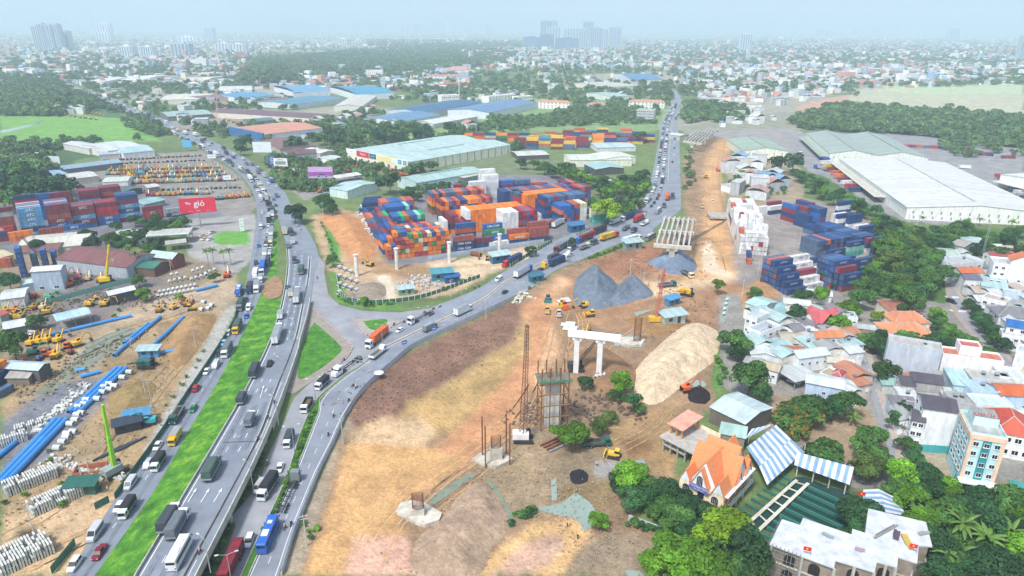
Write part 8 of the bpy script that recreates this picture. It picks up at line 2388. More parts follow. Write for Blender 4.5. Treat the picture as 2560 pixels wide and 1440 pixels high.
for k,(x,y,a,w) in enumerate(((1390,755,20,'upper'),(1400,815,-10,'middle'),(1405,825,-15,'lower'))):
 simple('folded_formwork','pale folded formwork by the haul track, %s of three'%w,'formwork',MB().box((0,0,.6),(6,3,.4),M('d3d6d3')).box((1,1,1.),(4,2.5,.4),M('c6c9c6')),P(x+20,y),R(a))
# huts
HB=lambda hx,L=6.06,w_=2.4,h=2.6: MB().box((0,0,h/2),(L,w_,h),metal(hx)).box((0,0,h+.03),(L-.1,w_-.1,.06),metal('d6dfe2')).box((-L*.2,-w_/2,h*.6),(1.,.08,.8),GLS).box((L*.2,-w_/2,h*.5),(.9,.08,1.8),DARKSTEEL)
for lab,x,y,hx,rz in (('blue site hut on the brown bank right of the crane',1680,760,'5b9fd0',35),('pale blue site hut by blue fittings',375,890,'5aa6d8',5),('blue hut and tank behind the turquoise excavator',345,1055,'5a9cc8',20),('dark steel box with pipes beside the green crane',322,1075,'3a4656',30),('green topped skip by the drain blocks',210,1230,'2f6f62',8),('small cream hut with twin roofs below the crane',1680,808,'d6e2da',20),('blue office with pale roof beside the red lorry',1250,655,'2f7aa8',25),('blue gate office of the middle yard',1440,578,'3f86b8',25),('tin office beside the hedge',1580,622,'9fbab5',20),('teal hut at the corner of the green fence',1015,735,'8fc4b8',20),('blue roofed shelter in the triangle yard',1105,700,'5ba8b8',15),('second blue shelter right in the triangle yard',1130,705,'2f6fae',20),('blue tarpaulin hut at the works road edge',1340,702,'3a7f98',30)):
 t=thing('site_hut',lab,'hut',P(x,y),R(rz))
 t.scale=(1.7 if 'office' in lab or 'roof' in lab else 1.2,)*3
 ob('cabin',HB(hx).mesh('cabin'),t)
 m=MB()
 slab(m,(-3.6,-2.,2.75),(3.6,-2.,2.75),(3.6,2.,3.3),(-3.6,2.,3.3),.08,metal('bcd9d8' if 'pale' in lab or 'tin' in lab or 'teal' in lab or 'twin' in lab else hx))
 ob('roof',m.mesh('roof'),t)
simple('formwork','rusty steel formwork trough on the sandy yard','formwork',MB().ring((-3,0,1.2),(3,0,1.2),1.3,.2,RUST).box((0,0,.3),(6,.6,.6),RUST),P(1190,640),R(-25))
simple('brick_skip','red brown brick pen beside the green crane','pen',MB().box((0,-2,.8),(8,.3,1.6),M('a5644c')).box((0,2,.8),(8,.3,1.6),M('a5644c')).box((-4,0,.8),(.3,4,1.6),M('a5644c')).box((4,0,.8),(.3,4,1.6),M('a5644c')),P(228,1180),R(15))
for k in range(4):
 simple('steel_bars','%s bundle of rusty bars left of the airy tree'%ORD[k],'bars',MB().box((0,0,.3),(11,.5,.4),RUST if k<3 else STEEL),P(1385+k*8,1100+k*5),R(38),'bundles of bars')
 simple('steel_bars','%s bundle of dark bars beside the turquoise excavator'%ORD[k],'bars',MB().box((0,0,.3),(9,.6,.5),M('3c4654')),P(270+k*20,1135-k*8),R(60),'dark bundles of bars')
# ---------------------------------------------------------------- fences,poles,boards
fm=[M('aebccb',rough=.5,jit=.02),M('b7c3cf',rough=.5,jit=.02)]
panel_fence('site_fence',offset_line(W(rr_R[1:14],.0),-.8),2.1,fm,2.2,'pale blue grey metal fence along the curving road')
panel_fence('site_fence',W([(1070,650),(1160,635),(1260,620),(1360,606)],0),2.2,fm,2.4,'pale panel fence before the middle container stacks')
gf=[M('2f6f5c',rough=.6,jit=.03),M('2a6a58',rough=.6,jit=.03)]
panel_fence('road_fence',W([(592,765),(588,800),(548,870),(468,990),(403,1088),(330,1190),(288,1248)],0),1.9,gf,2.4,'green panel fence along the left carriageway')
panel_fence('road_fence',W([(238,1275),(275,1255)],0),2.2,gf,2.4,'dark green fence piece at the sandy gap')
panel_fence('road_fence',W([(190,1362),(130,1436)],0),2.2,gf,2.4,'dark green fence piece at the bottom left')
panel_fence('yard_fence',W([(90,770),(210,735),(340,702)],0),2.4,[M('6fae9f',rough=.6,jit=.03)],2.4,'long mint green fence of the machine yard')
WP=M('dfe3df',rough=.7)
panel_fence('green_fence',W([(842,690),(850,735),(868,752),(910,760),(980,757),(1060,744),(1130,720),(1200,694)],0),1.9,gf,3.,'green fence with white posts round the middle triangle',post=WP,post_h=.3)
panel_fence('green_fence',W([(1275,668),(1320,640),(1380,606)],0),1.9,gf,3.,'green fence with white posts beside the blue office',post=WP,post_h=.3)
panel_fence('yard_wall',W([(1440,590),(1500,562),(1540,545)],0),1.6,[M('9fb0a0')],3.,'pale fence on the verge of the far road bend',post=WP)
panel_fence('garden_wall',W([(1570,1300),(1620,1318),(1680,1340)],0),1.8,[M('a9bdb5',rough=.9)],3.,'pale garden wall below the dark trees')
panel_fence('yard_wall',W([(1955,765),(2000,752),(2045,735)],0),2.,[CONC],3.,'grey concrete wall under the stepped navy containers')
LAMPM=M('aeb6ba',rough=.4,metal=.3)
def lamp(x,y,z,label,h=9.5,dbl=0,rz=0,grp='street lamps'):
 t=thing('street_lamp',label,'lamp',P(x,y,z),R(rz),grp)
 ob('pole',MB().tube((0,0,0),(0,0,h),.13,LAMPM,.08,n=6).mesh('pole'),t)
 for s in ((1,-1) if dbl else (1,)):
  ob('arm',MB().tube((0,0,h),(s*1.8,0,h+.5),.06,LAMPM,n=5).mesh('arm'),t)
  ob('lamp_head',MB().box((s*2.1,0,h+.52),(.8,.35,.15),M('d3d6d6')).mesh('lamp_head'),t)
for k,(x,y) in enumerate(((527,1432),(635,1232),(697,1062),(712,958),(742,855),(763,770))):
 lamp(x,y,max(0,DZ(y)-.5) if k != 1 else 0,'lamp post at the right edge of the flyover, %s from the bottom'%ORD[k],rz=150)
for k,(x,y) in enumerate(((582,1470),(737,1135),(790,1010),(957,866),(1060,822),(1155,775),(1243,718),(1335,668),(1418,630))):
 lamp(x,y,0,'double lamp on the middle strip, %s from the bottom'%ORD[k],dbl=1,rz=20,grp='double lamps')
for k,(x,y) in enumerate(((890,797),(1315,640),(1478,588),(1585,525),(1600,700),(620,690),(615,600),(2135,800),(2230,1000),(2255,1090),(2405,760),(2530,1120))):
 lamp(x,y,0,'single street lamp, %s of those beside the minor roads from the left list'%ORD[k] if 0 else 'single grey street lamp %s'%['at the small island','by the blue office','at the yard gate','at the road bend','by the gravel heap','at the pipe corner','by the green plot','behind the white houses','before the blank grey house','at the sandy plot','on the second street','beside the hotel'][k],8.5,rz=40*k,grp='single lamps')
PC=M('bdbcb4',rough=.9)
for k,(x,y,w) in enumerate(((858,1110,'at the fence bend of the curving road'),(767,1365,'beside the fence at the bottom'),(470,985,'on the left rubble bank'),(90,1350,'by the bottom left blocks'),(205,1195,'left of the brick pen'),(232,1215,'right of the brick pen'),(365,990,'left of the rubble bank, upper'),(380,1010,'left of the rubble bank, lower'),(1295,752,'at the fence gap'),(1215,800,'behind the metal fence in mid field'),(1575,690,'on the brown ground by the gravel'),(1608,725,'in front of the gravel heap'),(1855,745,'by the white tank at the trench'),(1895,690,'at the navy yard corner, left'),(1905,700,'at the navy yard corner, right'),(2005,810,'beside the dense dark tree'),(1128,745,'in the green fence row'),(875,580,'in the sandy triangle'),(808,540,'at the verge by the yard entrance'),(1835,600,'left of the white container stack'),(1620,560,'beside the girder bridge'),(290,690,'by the yellow drilling rig'),(430,690,'left of the stacked pipes'),(435,790,'on the dirt road'),(335,900,'between the blue pipes'),(490,870,'on the earth bank'))):
 t=thing('power_pole','concrete power pole '+w,'pole',P(x,y),R(25),'power poles')
 ob('pole',MB().tube((0,0,0),(0,0,9.5),.17,PC,.1,n=6).mesh('pole'),t)
 ob('crossarm',MB().box((0,0,9.),(2.,.12,.14),PC).box((0,0,8.2),(1.4,.12,.12),PC).mesh('crossarm'),t)
def board(label,x,y,w_,h,z0,hx,rz,legs=2,texts=(),lean=None,back='9aa0a2'):
 t=thing('billboard',label,'billboard',P(x,y),R(rz),'billboards')
 for k in range(legs):
  ob('leg',MB().box((0,0,z0/2),(.6,.6,z0+.5),metal(back)).mesh('leg'),t,((k-(legs-1)/2)*w_*.4,.3,0))
 f=ob('face',MB().box((0,0,z0+h/2),(w_,.4,h),M(hx,rough=.45,var=.04,jit=0)).mesh('face'),t)
 ob('back_frame',MB().box((0,.5,z0+h/2),(w_*.98,.5,h*.95),metal(back)).mesh('back_frame'),t)
 for s,sz,c,dx,dz in texts:
  ob('lettering',text_mesh(s,sz,c,0,.03),f,(dx,-.24,z0+dz))
 return t,f
board('big red billboard over the left container yard',503,568,21,9.4,9.5,'e02a48',17,1,(('gió',5.4,'f4f0f2',1.,5.8),('The',2.,'f4f0f2',-5.4,6.2),('=====',.9,'f4f0f2',0,1.4),('____________',.5,'f4f0f2',-4.5,1.4),('________',.5,'f4f0f2',5.5,1.6)))
t,f=board('purple billboard with a grey saloon picture',807,492,18,8.4,14,'c9a6d8',4,1,(('=======',.9,'f0e6f4',0,6.6),),back='5fa0b5')
ob('picture',MB().box((0,-.24,14+2.6),(17.6,.06,4.2),M('9c4fa6',rough=.5,var=.05)).box((0,-.26,14.9),(17.6,.08,1.4),M('b9a6cf',rough=.5)).mesh('picture'),f)
cm_=MB().box((0,-.32,0),(8.6,.05,.9),M('8a93a3')).box((-.2,-.33,.8),(4.4,.05,.9),M('3b4456'),taper=(.7,1)).tube((-2.6,-.4,-.4),(-2.6,-.36,-.4),.6,TRIM,n=12).tube((2.6,-.4,-.4),(2.6,-.36,-.4),.6,TRIM,n=12)
ob('car_picture',cm_.mesh('car_picture'),f,(1.2,0,15.9))
board('plain white billboard by the roadside trees',660,408,17,9.5,10,'dfe6e8',0,2,(('======',1.4,'a9c0c4',-2,6),('====',1.2,'a9c0c4',-2,3.6)))
t,f=board('navy sign with round white emblem beside a picture board',683,428,6,8,5,'1f4f98',0,1,(('TATA',1.4,'e8eef4',0,2.),))
ob('emblem',MB().ring((0,-.3,10.4),(0,-.24,10.4),1.8,.3,M('e8eef4')).box((0,-.28,10.4),(.3,.05,2.6),M('e8eef4')).mesh('emblem'),f)
t,f=board('white picture board right of the navy sign',704,430,12,7,5,'e6eaea',0,2,(('DAEWOO',1.2,'55624f',0,5.6),))
ob('picture',MB().box((0,-.24,8),(9,.05,3),M('8a9a80',rough=.5)).mesh('picture'),f)
board('small white letter board by the machine park, lower',571,468,6,3.4,6,'e8ebea',10,2,(('=====',1.1,'5b6f86',0,1.7),))
board('small white letter board by the machine park, upper',532,412,7,3.4,6,'e8ebea',10,1,(('=====',1.2,'5b6f86',0,1.7),))
board('tall narrow price board at the fuel plot',607,580,2.6,8,.5,'e3ebe6',20,1,(('===',.7,'2f8a5c',0,6.8),('===',.6,'55685c',0,4.6),('===',.6,'55685c',0,3.)))
board('light blue and white entrance board at the highway bend',470,378,9,7,4,'5fb0dc',5,2)
board('white gantry frame on a roof at the wood edge',138,425,14,6,6,'cfd8da',-10,2)
for k,(x,y) in enumerate(((1085,838),(1012,873))):
 t=thing('road_sign','blue direction sign on the metal fence, %s'%('right' if k==0 else 'left'),'sign',P(x,y),R(35),'blue road signs')
 ob('plate',MB().box((0,0,3.),(2.2,.1,1.6),M('2f74c0',rough=.4)).box((0,-.06,3.),(1.5,.04,.3),WHITE_PAINT).mesh('plate'),t)
 ob('post',MB().tube((0,.1,0),(0,.1,3.2),.06,STEEL,n=5).mesh('post'),t)
t=thing('traffic_light','traffic light gantry over the curving road','traffic light',P(937,947),R(160))
ob('pole',MB().tube((0,0,0),(0,0,6.2),.12,LAMPM,n=6).tube((0,0,6.),(9,0,6.4),.1,LAMPM,n=6).mesh('pole'),t)
for x in (5,8):
 ob('signal_head',MB().box((x,0,6.),(1.,.3,.4),TRIM).mesh('signal_head'),t)
simple('round_shelter','small white mushroom shelter by the metal fence','shelter',MB().tube((0,0,0),(0,0,2.4),.1,STEEL).tube((0,0,2.4),(0,0,2.9),1.8,M('e6e6e2'),.3,n=12),P(948,946))
# people on the works
for k,(x,y,w) in enumerate(((1418,1318,'on the tan ground near the pond, left'),(1444,1348,'on the tan ground near the pond, right'),(1492,1165,'in white by the black heap'),(1258,1150,'on the footing slab'),(1510,1315,'at the pond hose'),(252,1225,'in dark clothes by the crane'),(270,1228,'in pale clothes by the crane'))):
 s=M(['3a4658','2f3440','d9d9d4','b9552f','4a5a6a','33363c','d6d6d2'][k],rough=.85)
 tr=M('2b3040',rough=.9)
 m=MB()
 for q in (-1,1):
  m.tube((.05*q,q*.1,.85),(.12*q,q*.13,.45),.1,tr,.08,n=6).tube((.12*q,q*.13,.45),(.1*q,q*.14,.02),.075,tr,.05,n=6).tube((0,q*.22,1.38),(.05,q*.3,1.08),.06,s,.05,n=6).tube((.05,q*.3,1.08),(.2,q*.26,.86),.045,SKIN,.035,n=6)
 m.tube((0,0,.82),(0,0,1.42),.17,s,.2,n=8).tube((0,0,1.4),(.01,0,1.52),.07,SKIN,n=6).tube((.02,0,1.48),(.03,0,1.74),.1,SKIN,.09,n=8).tube((.02,0,1.64),(.02,0,1.78),.13,M('d9c23a',rough=.4),.07,n=8)
 m.build('person',None,loc=P(x,y),rz=k,label='standing person '+w,cat='person',group='people on the works')
# ================================================================ striped sheds,fish pond,white building
STB,STW=metal('8fb4d6'),metal('eef2f4')
def striped(t,q,n,nm='roof_panel'):
 """roof slope of single coloured sheets; q=eave left,eave right,ridge right,ridge left"""
 for k in range(n):
  f,g=k/n,(k+1)/n
  m=MB()
  slab(m,q[0].lerp(q[1],f),q[0].lerp(q[1],g),q[3].lerp(q[2],g),q[3].lerp(q[2],f),.08,STB if k%2 else STW)
  ob(nm,m.mesh(nm),t)
for lab,slopes,posts in (
 ('blue and white striped gable roof beside the restaurant',[((1918,1212,4.),(2010,1130,4.),(1978,1098,5.6),(1898,1166,5.6),16),((1940,1062,4.),(1866,1118,4.),(1898,1166,5.6),(1978,1098,5.6),14)],[(1920,1215),(1950,1190),(1980,1165),(2008,1140)]),
 ('blue and white striped shed roof over the pond side',[((1985,1162,4.2),(2124,1212,4.2),(2135,1168,6.),(1993,1130,6.),15)],[(1990,1190),(2030,1205),(2070,1220),(2110,1235)]),
 ('blue and white striped gable at the far end of the pond',[((2157,1264,4.),(2215,1300,4.),(2222,1290,6.2),(2196,1222,6.2),5),((2158,1224,4.),(2157,1264,4.),(2210,1268,6.),(2196,1222,6.),7),((2268,1290,4.),(2238,1243,4.),(2196,1222,6.),(2214,1280,6.),9)],[(2165,1280)]),
 ('striped roof piece behind the restaurant gables',[((1862,1098,4.5),(1900,1080,4.5),(1935,1060,6.),(1880,1072,6.),8)],[(1870,1110)])):
 t=thing('striped_shed',lab,'shed')
 for s in slopes[:1] if 'far end' not in lab and len(slopes)==1 else (slopes if 'far end' not in lab else slopes[1:]):
  striped(t,[P(*p) for p in s[:4]],s[4])
 for p in posts:
  ob('post',MB().box((0,0,2.1),(.25,.25,4.2),M('d9d3c4')).mesh('post'),t,P(*p))
POOL=M('1f3d36',rough=.08,var=.2,scale=.2,jit=0)
pool('fish_pond',[(1880,1310),(1935,1250),(1992,1192),(2060,1212),(2130,1238),(2152,1290),(2085,1350),(1960,1340)],.03,POOL)
w1,w2=[P(*q) for q in ((1868,1314),(1991,1204),)],[P(*q) for q in ((1888,1338),(2020,1212))]
PL=M('c9c6b4',rough=.9)
NET=M('2f6f62',rough=.8,var=.2)
for k,(a,b) in enumerate((w1,w2)):
 wall('walkway',[a+Vector((0,0,.5)),b+Vector((0,0,.5))],.15,.9,PL,label='%s long plank walkway across the fish pond'%('left' if k==0 else 'right'),cat='walkway')
for k in range(7):
 f=.06+k*.15
 wall('walkway',[w1[0].lerp(w1[1],f)+Vector((0,0,.42)),w2[0].lerp(w2[1],f)+Vector((0,0,.42))],.1,.5,PL,label='%s cross plank between the pond walkways counted from below'%ORD[k],cat='walkway',group='cross planks')
d_=(w2[1]-w2[0]).normalized()
nn_=Vector((d_.y,-d_.x,0))
for k in range(9):
 p=w2[0].lerp(w2[1],.03+k*.115)
 wall('fish_net',[p+nn_*.8,p+nn_*(6+9*min(1,k/3))+d_*.5],.9,.5,NET,label='%s green net pen in the pond counted from below'%ORD[k],cat='net',group='net pens')
 q=w1[0].lerp(w1[1],.03+k*.115)
 wall('fish_net',[q-nn_*.6,q-nn_*4.5],.8,.4,NET,label='%s green net on the restaurant side of the walkway'%ORD[k],cat='net',group='net pens')
# white-roofed building under construction
poly=[(1955,1298),(2000,1312),(2008,1294),(2040,1306),(2129,1336),(2131,1322),(2163,1332),(2171,1271),(2315,1305),(2331,1366),(2297,1364),(2293,1407),(2245,1392),(2243,1418),(2192,1404),(2187,1430),(2088,1400),(2085,1420),(1924,1360)]
Z=9.
pw=[P(x,y,Z) for x,y in poly]
c=sum(pw,Vector())/len(pw)
c.z=0
t=thing('unfinished_building','unfinished building with wide white roof slab and brick arches','building',c)
lp=[((p-c).x,(p-c).y) for p in pw]
ob('roof_slab',MB().prism(lp,Z-.35,Z,M('c3c8cd',rough=.85,var=.3,scale=.35,jit=0)).mesh('roof_slab'),t)
ins=[(x*.95,y*.95) for x,y in lp]
ob('wall',MB().prism(ins,0,Z-.36,M('94867c',rough=.9,var=.3,scale=.6)).mesh('wall'),t)
ob('floor_slab',MB().prism([(x*.985,y*.985) for x,y in lp],4.2,4.5,CONC).mesh('floor_slab'),t)
i0=len(lp)-9
for k in range(i0,len(lp)):
 a,b=Vector((*lp[k],0)),Vector((*lp[(k+1)%len(lp)],0))
 if (b-a).length<4:
  continue
 rz=math.atan2((b-a).y,(b-a).x)
 for f in ((.3,.7) if (b-a).length>12 else (.5,)):
  m=MB()
  pts=[(-1.2,0),(1.2,0)]+[(1.2*math.cos(q),2.+1.2*math.sin(q)) for q in np.linspace(0,math.pi,9)]
  for s in (-1,1):
   m.face([(p[0],s*.1,p[1]) for p in pts][::s],M('241f1e',rough=.9))
  for q in np.linspace(.3,2.8,6):
   m.tube((0,0,2.),(1.2*math.cos(q),0,2+1.2*math.sin(q)),.09,M('c9a03c'),n=4)
  for z in (.2,4.6):
   ob('arch',m.mesh('arch'),t,a.lerp(b,f)*.955+Vector((0,0,z)),rz)
 for f in (0,.5):
  ob('column',MB().box((0,0,4.3),(.5,.5,8.6),CONC).mesh('column'),t,a.lerp(b,f)*.975)
sc_=MB()
for k in range(9):
 p=Vector((*lp[-1],0)).lerp(Vector((*lp[0],0)),k/8)*1.02
 q=Vector((*lp[-1],0)).lerp(Vector((*lp[-2],0)),k/8*.5)*1.01
 for r_ in (p,q):
  ob('scaffold_pole',MB().tube((0,0,0),(0,0,9.6),.06,STEEL,n=4).mesh('scaffold_pole'),t,r_)
 if k:
  for z in (2,4,6,8):
   ob('scaffold_rail',MB().tube((*p.xy,z),(*p0.xy,z),.05,STEEL,n=4).tube((*q.xy,z),(*q0.xy,z),.05,STEEL,n=4).mesh('scaffold_rail'),t)
 p0,q0=p,q
for k,(x,y,z,w) in enumerate(((2025,1392,9,'left on the white roof edge'),(2290,1385,9,'right on the white roof edge'),(2160,1252,6,'on the striped gable'))):
 f=thing('flag','red flag with yellow star '+w,'flag',P(x,y,z),R(-20),'red flags')
 ob('pole',MB().tube((0,0,-1),(0,0,2.6),.04,STEEL,n=5).mesh('pole'),f)
 ob('cloth',MB().box((-.85,0,2.),(1.6,.04,1.05),M('d9202a',rough=.8)).mesh('cloth'),f)
 m=MB()
 st=[(.3*(1 if q%2==0 else .42)*math.sin(q*math.pi/5),.3*(1 if q%2==0 else .42)*math.cos(q*math.pi/5)) for q in range(10)]
 for s in (-1,1):
  m.face([(-.85+x_,s*.03,2.+z_) for x_,z_ in st][::s],M('f0cf2c',rough=.7))
 ob('star',m.mesh('star'),f)
for k,(x,y,sx,sy,sz,hx,w) in enumerate(((2215,1330,9,.5,.3,'8a8a86','long plank'),(2240,1345,1.6,1.2,1.6,'5a4656','dark frame stack'),(2268,1355,4.5,1.2,.5,'b9a04a','pile of yellow ladders'),(2310,1335,.8,3.,.4,'8f8d88','grey beam'),(2070,1340,2.5,.6,.4,'9aa0a4','small timber stack'),(2150,1375,2.,1.,.3,'a08a90','reddish scrap'))):
 simple('building_materials','%s lying on the white roof slab'%w,'materials',MB().box((0,0,sz/2),(sx,sy,sz),M(hx)).box((.3,.5,sz*.8),(sx*.8,sy*.5,sz*.5),M(hx)),P(x,y,9.01),R(30+k*25))
# ================================================================ far city and woods
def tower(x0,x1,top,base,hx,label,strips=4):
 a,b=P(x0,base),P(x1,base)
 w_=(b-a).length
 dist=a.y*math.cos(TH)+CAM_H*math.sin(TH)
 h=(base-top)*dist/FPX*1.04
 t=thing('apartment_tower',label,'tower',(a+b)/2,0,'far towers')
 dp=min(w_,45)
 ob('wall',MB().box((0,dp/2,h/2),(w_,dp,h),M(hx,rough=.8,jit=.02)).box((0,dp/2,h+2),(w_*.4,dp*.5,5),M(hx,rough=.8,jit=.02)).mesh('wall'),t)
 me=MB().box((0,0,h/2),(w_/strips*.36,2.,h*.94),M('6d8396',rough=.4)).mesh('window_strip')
 for k in range(strips):
  ob('window_strip',me,t,((k+.5)/strips*w_-w_/2,-.4,0))
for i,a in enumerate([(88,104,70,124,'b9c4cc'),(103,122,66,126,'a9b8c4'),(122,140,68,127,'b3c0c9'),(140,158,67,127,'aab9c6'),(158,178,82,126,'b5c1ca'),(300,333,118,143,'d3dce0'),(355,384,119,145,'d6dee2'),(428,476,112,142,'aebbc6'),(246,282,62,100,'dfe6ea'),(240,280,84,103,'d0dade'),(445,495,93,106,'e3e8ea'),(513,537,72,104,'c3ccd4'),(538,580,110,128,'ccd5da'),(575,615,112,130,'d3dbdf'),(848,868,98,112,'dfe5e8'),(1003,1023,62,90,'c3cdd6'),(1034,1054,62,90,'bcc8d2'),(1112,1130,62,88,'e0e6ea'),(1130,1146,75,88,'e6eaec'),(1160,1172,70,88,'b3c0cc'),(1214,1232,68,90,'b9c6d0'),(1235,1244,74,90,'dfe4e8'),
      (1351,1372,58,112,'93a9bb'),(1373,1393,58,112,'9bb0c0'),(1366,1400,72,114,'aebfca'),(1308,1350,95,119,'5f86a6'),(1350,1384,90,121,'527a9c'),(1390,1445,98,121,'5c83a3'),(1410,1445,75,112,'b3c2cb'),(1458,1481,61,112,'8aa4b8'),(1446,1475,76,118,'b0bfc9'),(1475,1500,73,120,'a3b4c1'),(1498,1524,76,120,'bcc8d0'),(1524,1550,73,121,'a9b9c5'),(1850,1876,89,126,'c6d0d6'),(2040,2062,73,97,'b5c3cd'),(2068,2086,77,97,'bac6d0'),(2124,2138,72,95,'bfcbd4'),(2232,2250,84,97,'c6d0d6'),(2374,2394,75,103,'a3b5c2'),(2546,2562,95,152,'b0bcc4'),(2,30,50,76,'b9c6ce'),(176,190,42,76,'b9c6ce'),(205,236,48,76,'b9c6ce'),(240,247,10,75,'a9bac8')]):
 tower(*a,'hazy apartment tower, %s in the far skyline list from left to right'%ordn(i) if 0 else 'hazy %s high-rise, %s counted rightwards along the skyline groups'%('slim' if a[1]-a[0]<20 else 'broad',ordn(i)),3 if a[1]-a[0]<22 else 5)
EXC_PX=[[q for q in hl_L[8:]]+[q for q in hr_R[6:]][::-1],[(x-4,y) for x,y in rr_L[9:]]+[(x+6,y) for x,y in rr_R[18:]][::-1],[(130,385),(420,340),(640,420),(640,540),(130,480)],[(0,290),(230,292),(390,345),(0,375)],[(2120,225),(2560,212),(2560,285),(2200,265)]]
bc=np.array(BC)
def sprinkle(poly,n,bld=0):
 pa=np.array(poly,float)
 k=n*6
 x,y=rng.uniform(pa[:,0].min(),pa[:,0].max(),k),rng.uniform(pa[:,1].min(),pa[:,1].max(),k)
 ok=inpoly(x,y,poly)
 for e in EXC_PX:
  ok &= ~inpoly(x,y,e)
 if bld:
  for i in np.where(ok)[0]:
   p=P(x[i],y[i])
   ok[i]=((bc[:,0]-p.x)**2+(bc[:,1]-p.y)**2>(bc[:,2]*.55+6)**2).all()
 return list(zip(x[ok],y[ok]))[:n]
# houses: nearest ones stand alone,the rest read as one mass
CN.update(h0='e4e6e4',h1='d9dcd8',h2='c9ced0',h3='cf9a86',h4='b5c6cf',h5='e0dccb',h6='a9b0b2',h7='8fb0cc',h8='b98a7c')
HK=['h0','h1','h1','h2','h3','h4','h5','h2','h6','h6','h7','h8','h8']
hs1=sprinkle([(1815,400),(1940,415),(1975,450),(1985,490),(1830,500)],22,1)+sprinkle([(1720,300),(1960,285),(1950,318),(1730,325)],10,1)+sprinkle([(200,232),(900,222),(1330,235),(1180,330),(640,330),(420,318)],70,1)+sprinkle([(1720,262),(2120,232),(2000,262),(1860,290)],30,1)+sprinkle([(80,230),(200,250),(200,300),(130,300)],5)+sprinkle([(1700,175),(2170,160),(2160,225),(2000,240),(1850,262),(1715,250)],95)+sprinkle([(1180,165),(1700,155),(1690,235),(1540,250),(1200,215)],60)+sprinkle([(640,200),(1050,185),(1100,230),(880,235),(640,225)],30)+sprinkle([(180,160),(560,165),(540,232),(210,222)],45)
hs1.sort(key=lambda q: (int(q[1]/22),q[0]))
HWALL={}
cnt={}
for x,y in hs1:
 k=HK[rng.integers(len(HK))]
 w_,d,h=rng.uniform(6,16),rng.uniform(8,16),rng.uniform(4,11)
 pit=rng.random()<.55
 bnd=int(y/22)
 cnt[bnd]=cnt.get(bnd,0)+1
 t=thing('far_house','%s far house, %s from the left in the %s band of houses'%('gabled' if pit else 'flat-roofed',ordn(cnt[bnd]-1),ORD[bnd-6]),'house',P(x,y),rng.uniform(-.6,.6),'houses in the middle distance')
 wl=MB().box((0,0,h/2),(w_,d,h),plaster(CN[k if k not in ('h3','h8','h7') else 'h0']))
 ob('wall',wl.mesh('wall'),t)
 r=MB()
 rm=metal([CN['h3'],'c9a090',CN['h1'],CN['h7'],'c4d3d3'][rng.integers(5)])
 if pit:
  gables(r,w_,d,h,w_*.22,'y',rm,o=.5)
 else:
  r.box((0,0,h+.2),(w_+.5,d+.5,.3),metal(CN['h1']))
 ob('roof',r.mesh('roof'),t)
hs2=[]
for poly,n in (([(1560,95),(2560,92),(2560,205),(2200,215),(1700,180)],3600),([(640,88),(1560,92),(1560,118),(1100,112),(640,125)],800),([(1150,120),(1700,125),(1700,170),(1180,172)],700),([(0,78),(640,85),(640,130),(0,135)],900),([(0,130),(640,130),(560,225),(180,210),(0,190)],1100),([(700,185),(1180,165),(1180,225),(900,232),(640,225)],420),([(1690,170),(2150,165),(2130,235),(1750,262)],420),([(2200,165),(2560,165),(2560,210),(2250,220)],200)):
 hs2+=sprinkle(poly,n)
it=[]
for x,y in hs2:
 p=P(x,y)
 far=p.y/2500
 it.append((p,rng.uniform(-.7,.7),8*math.exp(rng.normal(.3,.5))*(1+.25*far),4.5*math.exp(rng.normal(.3,.45))*(1+.1*far),HK[rng.integers(len(HK))]))
box_stuff('distant_houses',it,attr_mat('house_walls',rough=.8,var=.15,scales=(.05,.5)),11.)
# woods
def scatter(name,pts,label):
 col_=bpy.data.collections.new(name+'_kinds')
 for k,kd in enumerate(('mid','dark','teal','mid','olive')):
  o=bpy.data.objects.new('tree_kind',CROWN_M[k])
  o.color=(*LC[kd],1)
  col_.objects.link(o)
 me=bpy.data.meshes.new(name)
 me.from_pydata([tuple(p[0]) for p in pts],[],[])
 at=me.attributes.new('sc','FLOAT','POINT')
 at.data.foreach_set('value',[p[1] for p in pts])
 ng=bpy.data.node_groups.new(name,'GeometryNodeTree')
 ng.interface.new_socket('Geometry',in_out='INPUT',socket_type='NodeSocketGeometry')
 ng.interface.new_socket('Geometry',in_out='OUTPUT',socket_type='NodeSocketGeometry')
 N_=ng.nodes.new
 gi,go,io,ci,na_,rv=N_('NodeGroupInput'),N_('NodeGroupOutput'),N_('GeometryNodeInstanceOnPoints'),N_('GeometryNodeCollectionInfo'),N_('GeometryNodeInputNamedAttribute'),N_('FunctionNodeRandomValue')
 ci.inputs['Collection'].default_value=col_
 ci.inputs['Separate Children'].default_value=True
 ci.inputs['Reset Children'].default_value=True
 io.inputs['Pick Instance'].default_value=True
 na_.inputs['Name'].default_value='sc'
 rv.data_type='FLOAT_VECTOR'
 rv.inputs[0].default_value,rv.inputs[1].default_value=(0,0,0),(0,0,6.28)
 l=ng.links.new
 l(gi.outputs[0],io.inputs['Points'])
 l(ci.outputs[0],io.inputs['Instance'])
 l(na_.outputs[0],io.inputs['Scale'])
 l(rv.outputs[0],io.inputs['Rotation'])
 l(io.outputs[0],go.inputs[0])
 o=ob(name,me,kind='stuff')
 o.color=(.09,.18,.06,1)
 o['label']=label
 o.modifiers.new('scatter','NODES').node_group=ng
wp=[]
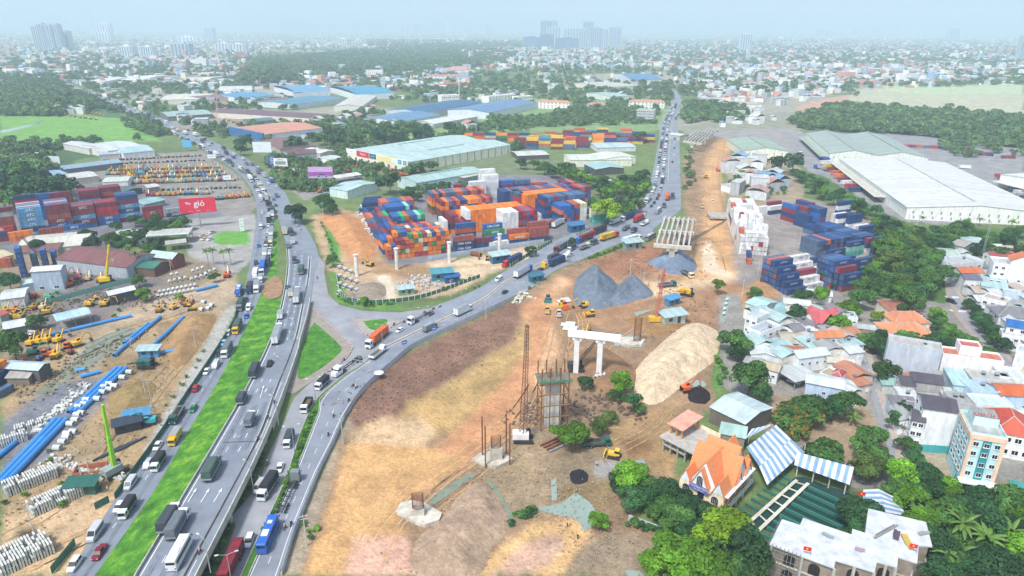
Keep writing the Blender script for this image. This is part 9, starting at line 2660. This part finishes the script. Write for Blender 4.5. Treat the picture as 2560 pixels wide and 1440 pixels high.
for poly,n,r0,r1 in (([(1965,312),(2080,270),(2200,268),(2400,288),(2560,302),(2560,372),(2300,340),(2040,328)],620,6,10),([(640,150),(1000,118),(1150,114),(1300,130),(1250,165),(1050,185),(800,195),(620,185)],2600,8,13),([(590,216),(612,192),(690,182),(745,200),(730,216)],220,8,12),([(0,215),(150,222),(270,270),(120,298),(0,298)],420,6,10),([(0,150),(260,150),(600,170),(560,190),(120,212),(0,212)],420,7,11),([(0,365),(230,360),(320,375),(190,400),(110,470),(0,490)],190,5,9),([(1700,262),(1870,262),(1870,305),(1710,308)],130,6,9),([(0,90),(2560,96),(2560,215),(1700,250),(1100,225),(0,225)],5200,5,10),([(150,225),(480,215),(900,215),(1700,230),(1690,270),(1300,330),(640,345),(420,345),(230,262)],620,4,8),([(640,340),(880,335),(1300,370),(1300,400),(880,480),(700,480)],300,3,6),([(140,380),(260,380),(250,400),(150,420)],25,4,6),([(1820,395),(1960,410),(1970,480),(1830,490)],35,2.5,5),([(1710,380),(1740,360),(1735,470),(1708,480)],14,2,4),([(2100,232),(2560,225),(2560,280),(2200,262)],26,4,8),([(1300,262),(1650,270),(1640,310),(1300,320),(1180,330)],420,3,6),([(980,225),(1180,215),(1200,240),(990,240)],130,6,9),([(640,318),(900,312),(1150,312),(900,340)],60,5,9),([(2400,225),(2560,170),(2560,225)],120,8,12),([(2330,350),(2560,375),(2560,395),(2400,395)],40,3,6),([(300,300),(400,330),(420,355),(330,350)],40,4,7),([(280,190),(660,200),(640,232),(330,235)],160,5,9),([(920,100),(1310,105),(1310,120),(920,118)],500,9,14),([(1560,100),(2560,100),(2560,170),(1560,160)],2600,6,11)):
 for x,y in sprinkle(poly,n,max(q[1] for q in poly)>226):
  p=P(x,y)
  r=rng.uniform(r0,r1)
  wp.append(((p.x,p.y,r*.55),r*(1.1 if y>250 else 1.)))
# a low hill under the round wood
wp=[((p[0],p[1],p[2]+(14*max(0,1-abs(pix(p[0],p[1],0)[0]-668)/90) if 178<pix(p[0],p[1],0)[1]<218 and 590<pix(p[0],p[1],0)[0]<746 else 0)),s) for p,s in wp]
scatter('distant_woods',wp,'far tree cover reading as one mass towards the horizon')
# ================================================================ hazy air
HZ=MB().box((0,7000,221),(29200,15000,448),M('ffffff')).build('haze',kind='stuff')
hm=bpy.data.materials.new('haze_air')
hm.use_nodes=True
hn=hm.node_tree
hn.nodes.remove(hn.nodes['Principled BSDF'])
pv=hn.nodes.new('ShaderNodeVolumePrincipled')
pv.inputs['Color'].default_value=(.71,.885,1.0,1)
pv.inputs['Density'].default_value=HAZE_DENSITY=0.00021
pv.inputs['Anisotropy'].default_value=0.0
hn.links.new(pv.outputs[0],hn.nodes['Material Output'].inputs['Volume'])
HZ.data.materials.clear()
HZ.data.materials.append(hm)
